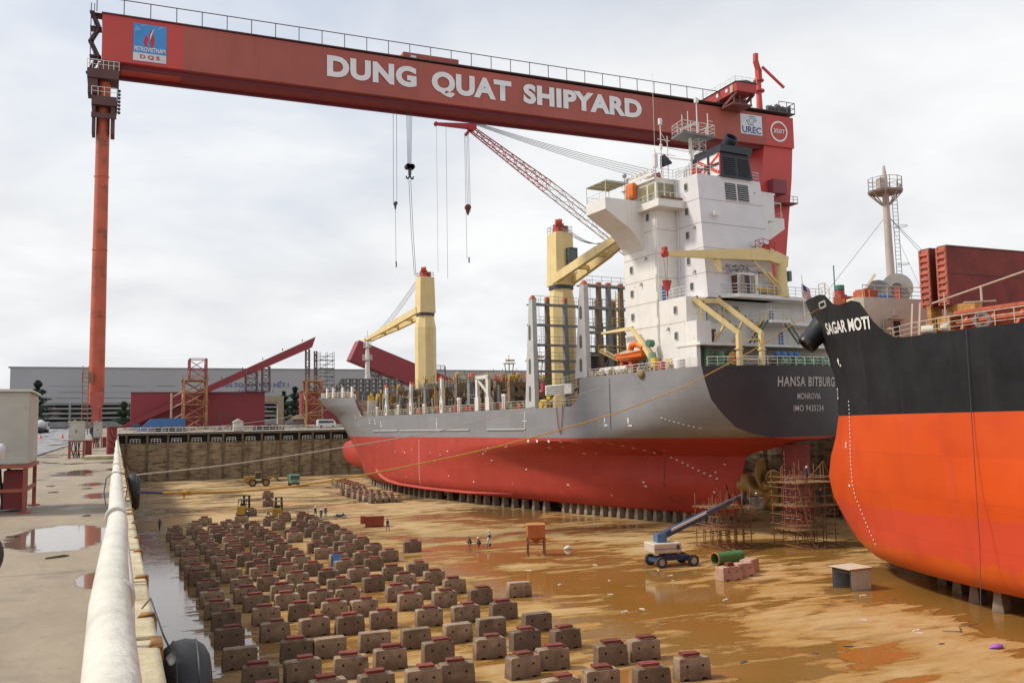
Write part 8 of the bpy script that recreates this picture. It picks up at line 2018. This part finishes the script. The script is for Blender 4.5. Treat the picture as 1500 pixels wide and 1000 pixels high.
# ================================================================== people
SKIN = M('skin', (.30, .17, .11), .6)
HAIR = M('hair_black', (.012, .01, .01), .7)
POSES = {
 'stand': dict(),
 'walk': dict(kneeL=(-.10, .22, .52), ankL=(-.10, .26, .10), toeL=(-.11, .43, .06), kneeR=(.10, -.02, .50), ankR=(.10, -.28, .12), toeR=(.11, -.12, .04), elL=(-.25, -.10, 1.16), wrL=(-.24, .02, .95), elR=(.25, .08, 1.17), wrR=(.24, .24, 1.0)),
 'bend': dict(spine=(0, .14, 1.08), chest=(0, .30, 1.22), neck=(0, .42, 1.30), head0=(0, .48, 1.31), head1=(0, .57, 1.36), shL=(-.19, .33, 1.25), shR=(.19, .33, 1.25), elL=(-.22, .42, .98), wrL=(-.16, .55, .80), elR=(.22, .42, .98), wrR=(.16, .55, .80)),
 'squat': dict(pel=(0, -.12, .34), hipL=(-.10, -.10, .33), hipR=(.10, -.10, .33), spine=(0, -.06, .54), chest=(0, .06, .72), neck=(0, .13, .85), head0=(0, .16, .92), head1=(0, .20, 1.03), shL=(-.19, .08, .77), shR=(.19, .08, .77), elL=(-.24, .25, .56), wrL=(-.14, .42, .44), elR=(.24, .25, .56), wrR=(.14, .42, .44), kneeL=(-.17, .28, .50), kneeR=(.17, .28, .50), ankL=(-.14, .02, .09), ankR=(.14, .02, .09), toeL=(-.16, .20, .04), toeR=(.16, .20, .04)),
 'reach': dict(elR=(.26, .16, 1.36), wrR=(.24, .38, 1.48), elL=(-.25, .12, 1.2), wrL=(-.2, .34, 1.15)),
}
BASEP = dict(pel=(0, 0, .95), spine=(0, 0, 1.14), chest=(0, .01, 1.34), neck=(0, 0, 1.49), head0=(0, .02, 1.56), head1=(0, .03, 1.66), shL=(-.18, 0, 1.41), shR=(.18, 0, 1.41), elL=(-.23, -.02, 1.14), wrL=(-.24, .05, .92), elR=(.23, -.02, 1.14), wrR=(.24, .05, .92),
             hipL=(-.09, 0, .91), hipR=(.09, 0, .91), kneeL=(-.10, .03, .50), kneeR=(.10, .03, .50), ankL=(-.10, -.02, .09), ankR=(.10, -.02, .09), toeL=(-.12, .15, .04), toeR=(.12, .15, .04))
RAD = dict(pel=(.15, .11), spine=(.13, .095), chest=(.16, .11), neck=(.055, .055), head0=(.072, .082), head1=(.078, .092), shL=(.062, .062), shR=(.062, .062), elL=(.045, .045), elR=(.045, .045), wrL=(.033, .033), wrR=(.033, .033), hipL=(.09, .09), hipR=(.09, .09), kneeL=(.062, .062), kneeR=(.062, .062), ankL=(.044, .044), ankR=(.044, .044), toeL=(.042, .036), toeR=(.042, .036))
BONES = [('pel', 'spine'), ('spine', 'chest'), ('chest', 'neck'), ('neck', 'head0'), ('head0', 'head1'), ('chest', 'shL'), ('chest', 'shR'), ('shL', 'elL'), ('shR', 'elR'), ('elL', 'wrL'), ('elR', 'wrR'), ('pel', 'hipL'), ('pel', 'hipR'), ('hipL', 'kneeL'), ('hipR', 'kneeR'), ('kneeL', 'ankL'), ('kneeR', 'ankR'), ('ankL', 'toeL'), ('ankR', 'toeR')]
BODY = {}
def body_mesh(pose):
    if pose in BODY: return BODY[pose]
    P = dict(BASEP); P.update(POSES[pose]); ks = list(P); ix = {k: i for i, k in enumerate(ks)}
    me = bpy.data.meshes.new('skeleton'); me.from_pydata([P[k] for k in ks], [(ix[a], ix[b]) for a, b in BONES], [])
    o = bpy.data.objects.new('skeleton', me); COL.objects.link(o)
    o.modifiers.new('skin', 'SKIN'); sv = me.skin_vertices[0].data
    for k in ks: sv[ix[k]].radius = RAD[k]
    sv[ix['pel']].use_root = True
    ss = o.modifiers.new('sub', 'SUBSURF'); ss.levels = 1; ss.render_levels = 1
    bpy.context.view_layer.update()
    ev = o.evaluated_get(bpy.context.evaluated_depsgraph_get()); m2 = bpy.data.meshes.new_from_object(ev)
    vs = [v.co.copy() for v in m2.vertices]; fs = [list(p.vertices) for p in m2.polygons]
    bpy.data.objects.remove(o)
    mb = MB(); segs = [(Vector(P[a]), Vector(P[b]), a, b) for a, b in BONES]
    def near(c):
        best = None
        for a, b, na, nb in segs:
            t = max(0, min(1, (c-a).dot(b-a)/(b-a).length_squared)); d = (c-a.lerp(b, t)).length
            if best is None or d < best[0]: best = (d, na, nb, t)
        return best
    for f in fs:
        c = sum((vs[i] for i in f), Vector())/len(f); _, na, nb, t = near(c)
        m = 0
        if na in ('head0', 'neck') or nb == 'head0': m = 2
        elif na.startswith(('hip', 'knee')) or nb.startswith('hip'): m = 1
        elif na.startswith('ank'): m = 3
        elif na.startswith('el') and t > .85: m = 2
        mb.mi.append(m); mb.f.append(f)
    mb.v = [tuple(v) for v in vs]
    up = (Vector(P['head1'])-Vector(P['head0'])).normalized(); fw = Vector((0, 1, 0)); fw = (fw-up*fw.dot(up)).normalized(); sd = fw.cross(up); hc = Vector(P['head0']).lerp(Vector(P['head1']), .45)
    mb.m = 2
    mb.bar(hc+fw*.075+up*.02, hc+fw*.115-up*.018, .014, .02, up=up, w2=.03, h2=.03)
    for s in (-1, 1): mb.ball(tuple(hc+sd*s*.083), .026, 6, 4, (.5, 1, 1.2))
    mb.m = 4
    for s in (-1, 1): mb.ball(tuple(hc+fw*.086+sd*s*.032+up*.022), .011, 6, 4)
    mb.bar(hc+fw*.09-up*.048-sd*.024, hc+fw*.09-up*.048+sd*.024, .008, .01)
    mb.m = 2
    for s in 'LR':
        w = Vector(P['wr'+s]); e = Vector(P['el'+s]); d = (w-e).normalized(); q = d.cross(Vector((0, 1, .3))).normalized(); n = d.cross(q)
        sg = -1 if s == 'L' else 1
        mb.bar(w, w+d*.095, .078, .028, up=n, w2=.085, h2=.026)
        for k, ln in enumerate((.062, .075, .07, .052)):
            b0 = w+d*.092+q*(k-1.5)*.021; b1 = b0+d*ln*.55+n*.012; b2 = b1+d*ln*.4+n*.028; mb.tube(b0, b1, .0095, 5, .009); mb.tube(b1, b2, .009, 5, .007)
        b0 = w+d*.03+q*.036*-1; b1 = b0+d*.035-q*.03+n*.01; mb.tube(b0, b1, .011, 5, .010); mb.tube(b1, b1+d*.035-q*.004+n*.008, .010, 5, .008)
    BODY[pose] = (mb, P); return BODY[pose]
def person(loc, rz, pose, label, top, trousers, hat=None, group='workers in the dock'):
    mb, P = body_mesh(pose)
    o = mb.build('person', [top, trousers, SKIN, black_rubber, HAIR], None, smooth='all'); o.location = loc; o.rotation_euler = (0, 0, rz)
    tag(o, label, 'person', group)
    up = (Vector(P['head1'])-Vector(P['head0'])).normalized(); hc = Vector(P['head1'])
    mb = MB()
    if hat: mb.lathe(hc-up*.015, up, [(0, .135), (.02, .125), (.03, .112), (.08, .098), (.115, .06), (.125, .01)], 14); mb.build('hard_hat', hat, o, smooth=True)
    else: mb.lathe(hc-up*.045, up, [(0, .088), (.05, .098), (.095, .075), (.12, .02)], 12); mb.build('hair', HAIR, o, smooth=True)
    return o
ov = M('overall_blue', (.035, .06, .13), .8, .15, 6); jean = M('trousers_navy', (.03, .035, .06), .8); wh = M('hat_white', (.72, .71, .68), .4); yl = M('hat_yellow', (.65, .42, .04), .4); shw = M('shirt_pale', (.50, .48, .44), .8)
person((29.6, 149.8, FLOOR), R(200), 'walk', 'man in blue overalls and white hard hat, left of three standing behind the blocks', ov, jean, wh)
person((29.6, 145.2, FLOOR), R(170), 'stand', 'man in blue overalls and white hard hat, nearest of three standing behind the blocks', ov, jean, wh)
person((31.1, 149.0, FLOOR), R(150), 'stand', 'man in dark overalls and white hard hat, right of three standing behind the blocks', ov, jean, wh)
person((34.4, 124.0, FLOOR), R(195), 'walk', 'bareheaded man in blue overalls walking beside the red skip', ov, jean)
person((5.9, 143.0, FLOOR), R(160), 'walk', 'man in navy clothes walking on the wet floor near the quay wall', ov, jean, None)
person((18.9, 148.6, FLOOR), R(20), 'stand', 'man in blue overalls standing before the forklift nearer the quay', ov, jean, wh)
person((22.3, 148.6, FLOOR), R(100), 'bend', 'man in blue overalls stooping beside the forklift farther right', ov, jean, yl)
person((38.9, 103.8, FLOOR), R(30), 'squat', 'man in dark shirt squatting, left of three workers left of the hopper', jean, jean)
person((39.6, 102.5, FLOOR), R(60), 'squat', 'man in dark shirt squatting, middle of three workers left of the hopper', ov, jean, wh)
person((40.2, 100.9, FLOOR), R(120), 'squat', 'man in pale shirt squatting, nearest of three workers left of the hopper', shw, jean, wh)
person((43.4, 108.6, FLOOR), R(80), 'squat', 'man in pale shirt squatting alone before the hull, farther than the three workers', shw, jean, wh)
person((BASKET.x+.25, BASKET.y, BASKET.z), R(40), 'reach', 'man in blue overalls and white hard hat in the lift basket', ov, jean, wh)
person((71.6, 82.6, -5.28), R(20), 'reach', 'man in blue overalls on the top platform of the rudder scaffold', ov, jean, wh)
person((73.6, 82.8, -7.88), R(-20), 'stand', 'man in blue overalls on the middle platform of the rudder scaffold', ov, jean, wh)
person((46.2, 176.0, FLOOR), R(20), 'stand', 'man in blue overalls beside the near packed group of blocks', ov, jean, yl)
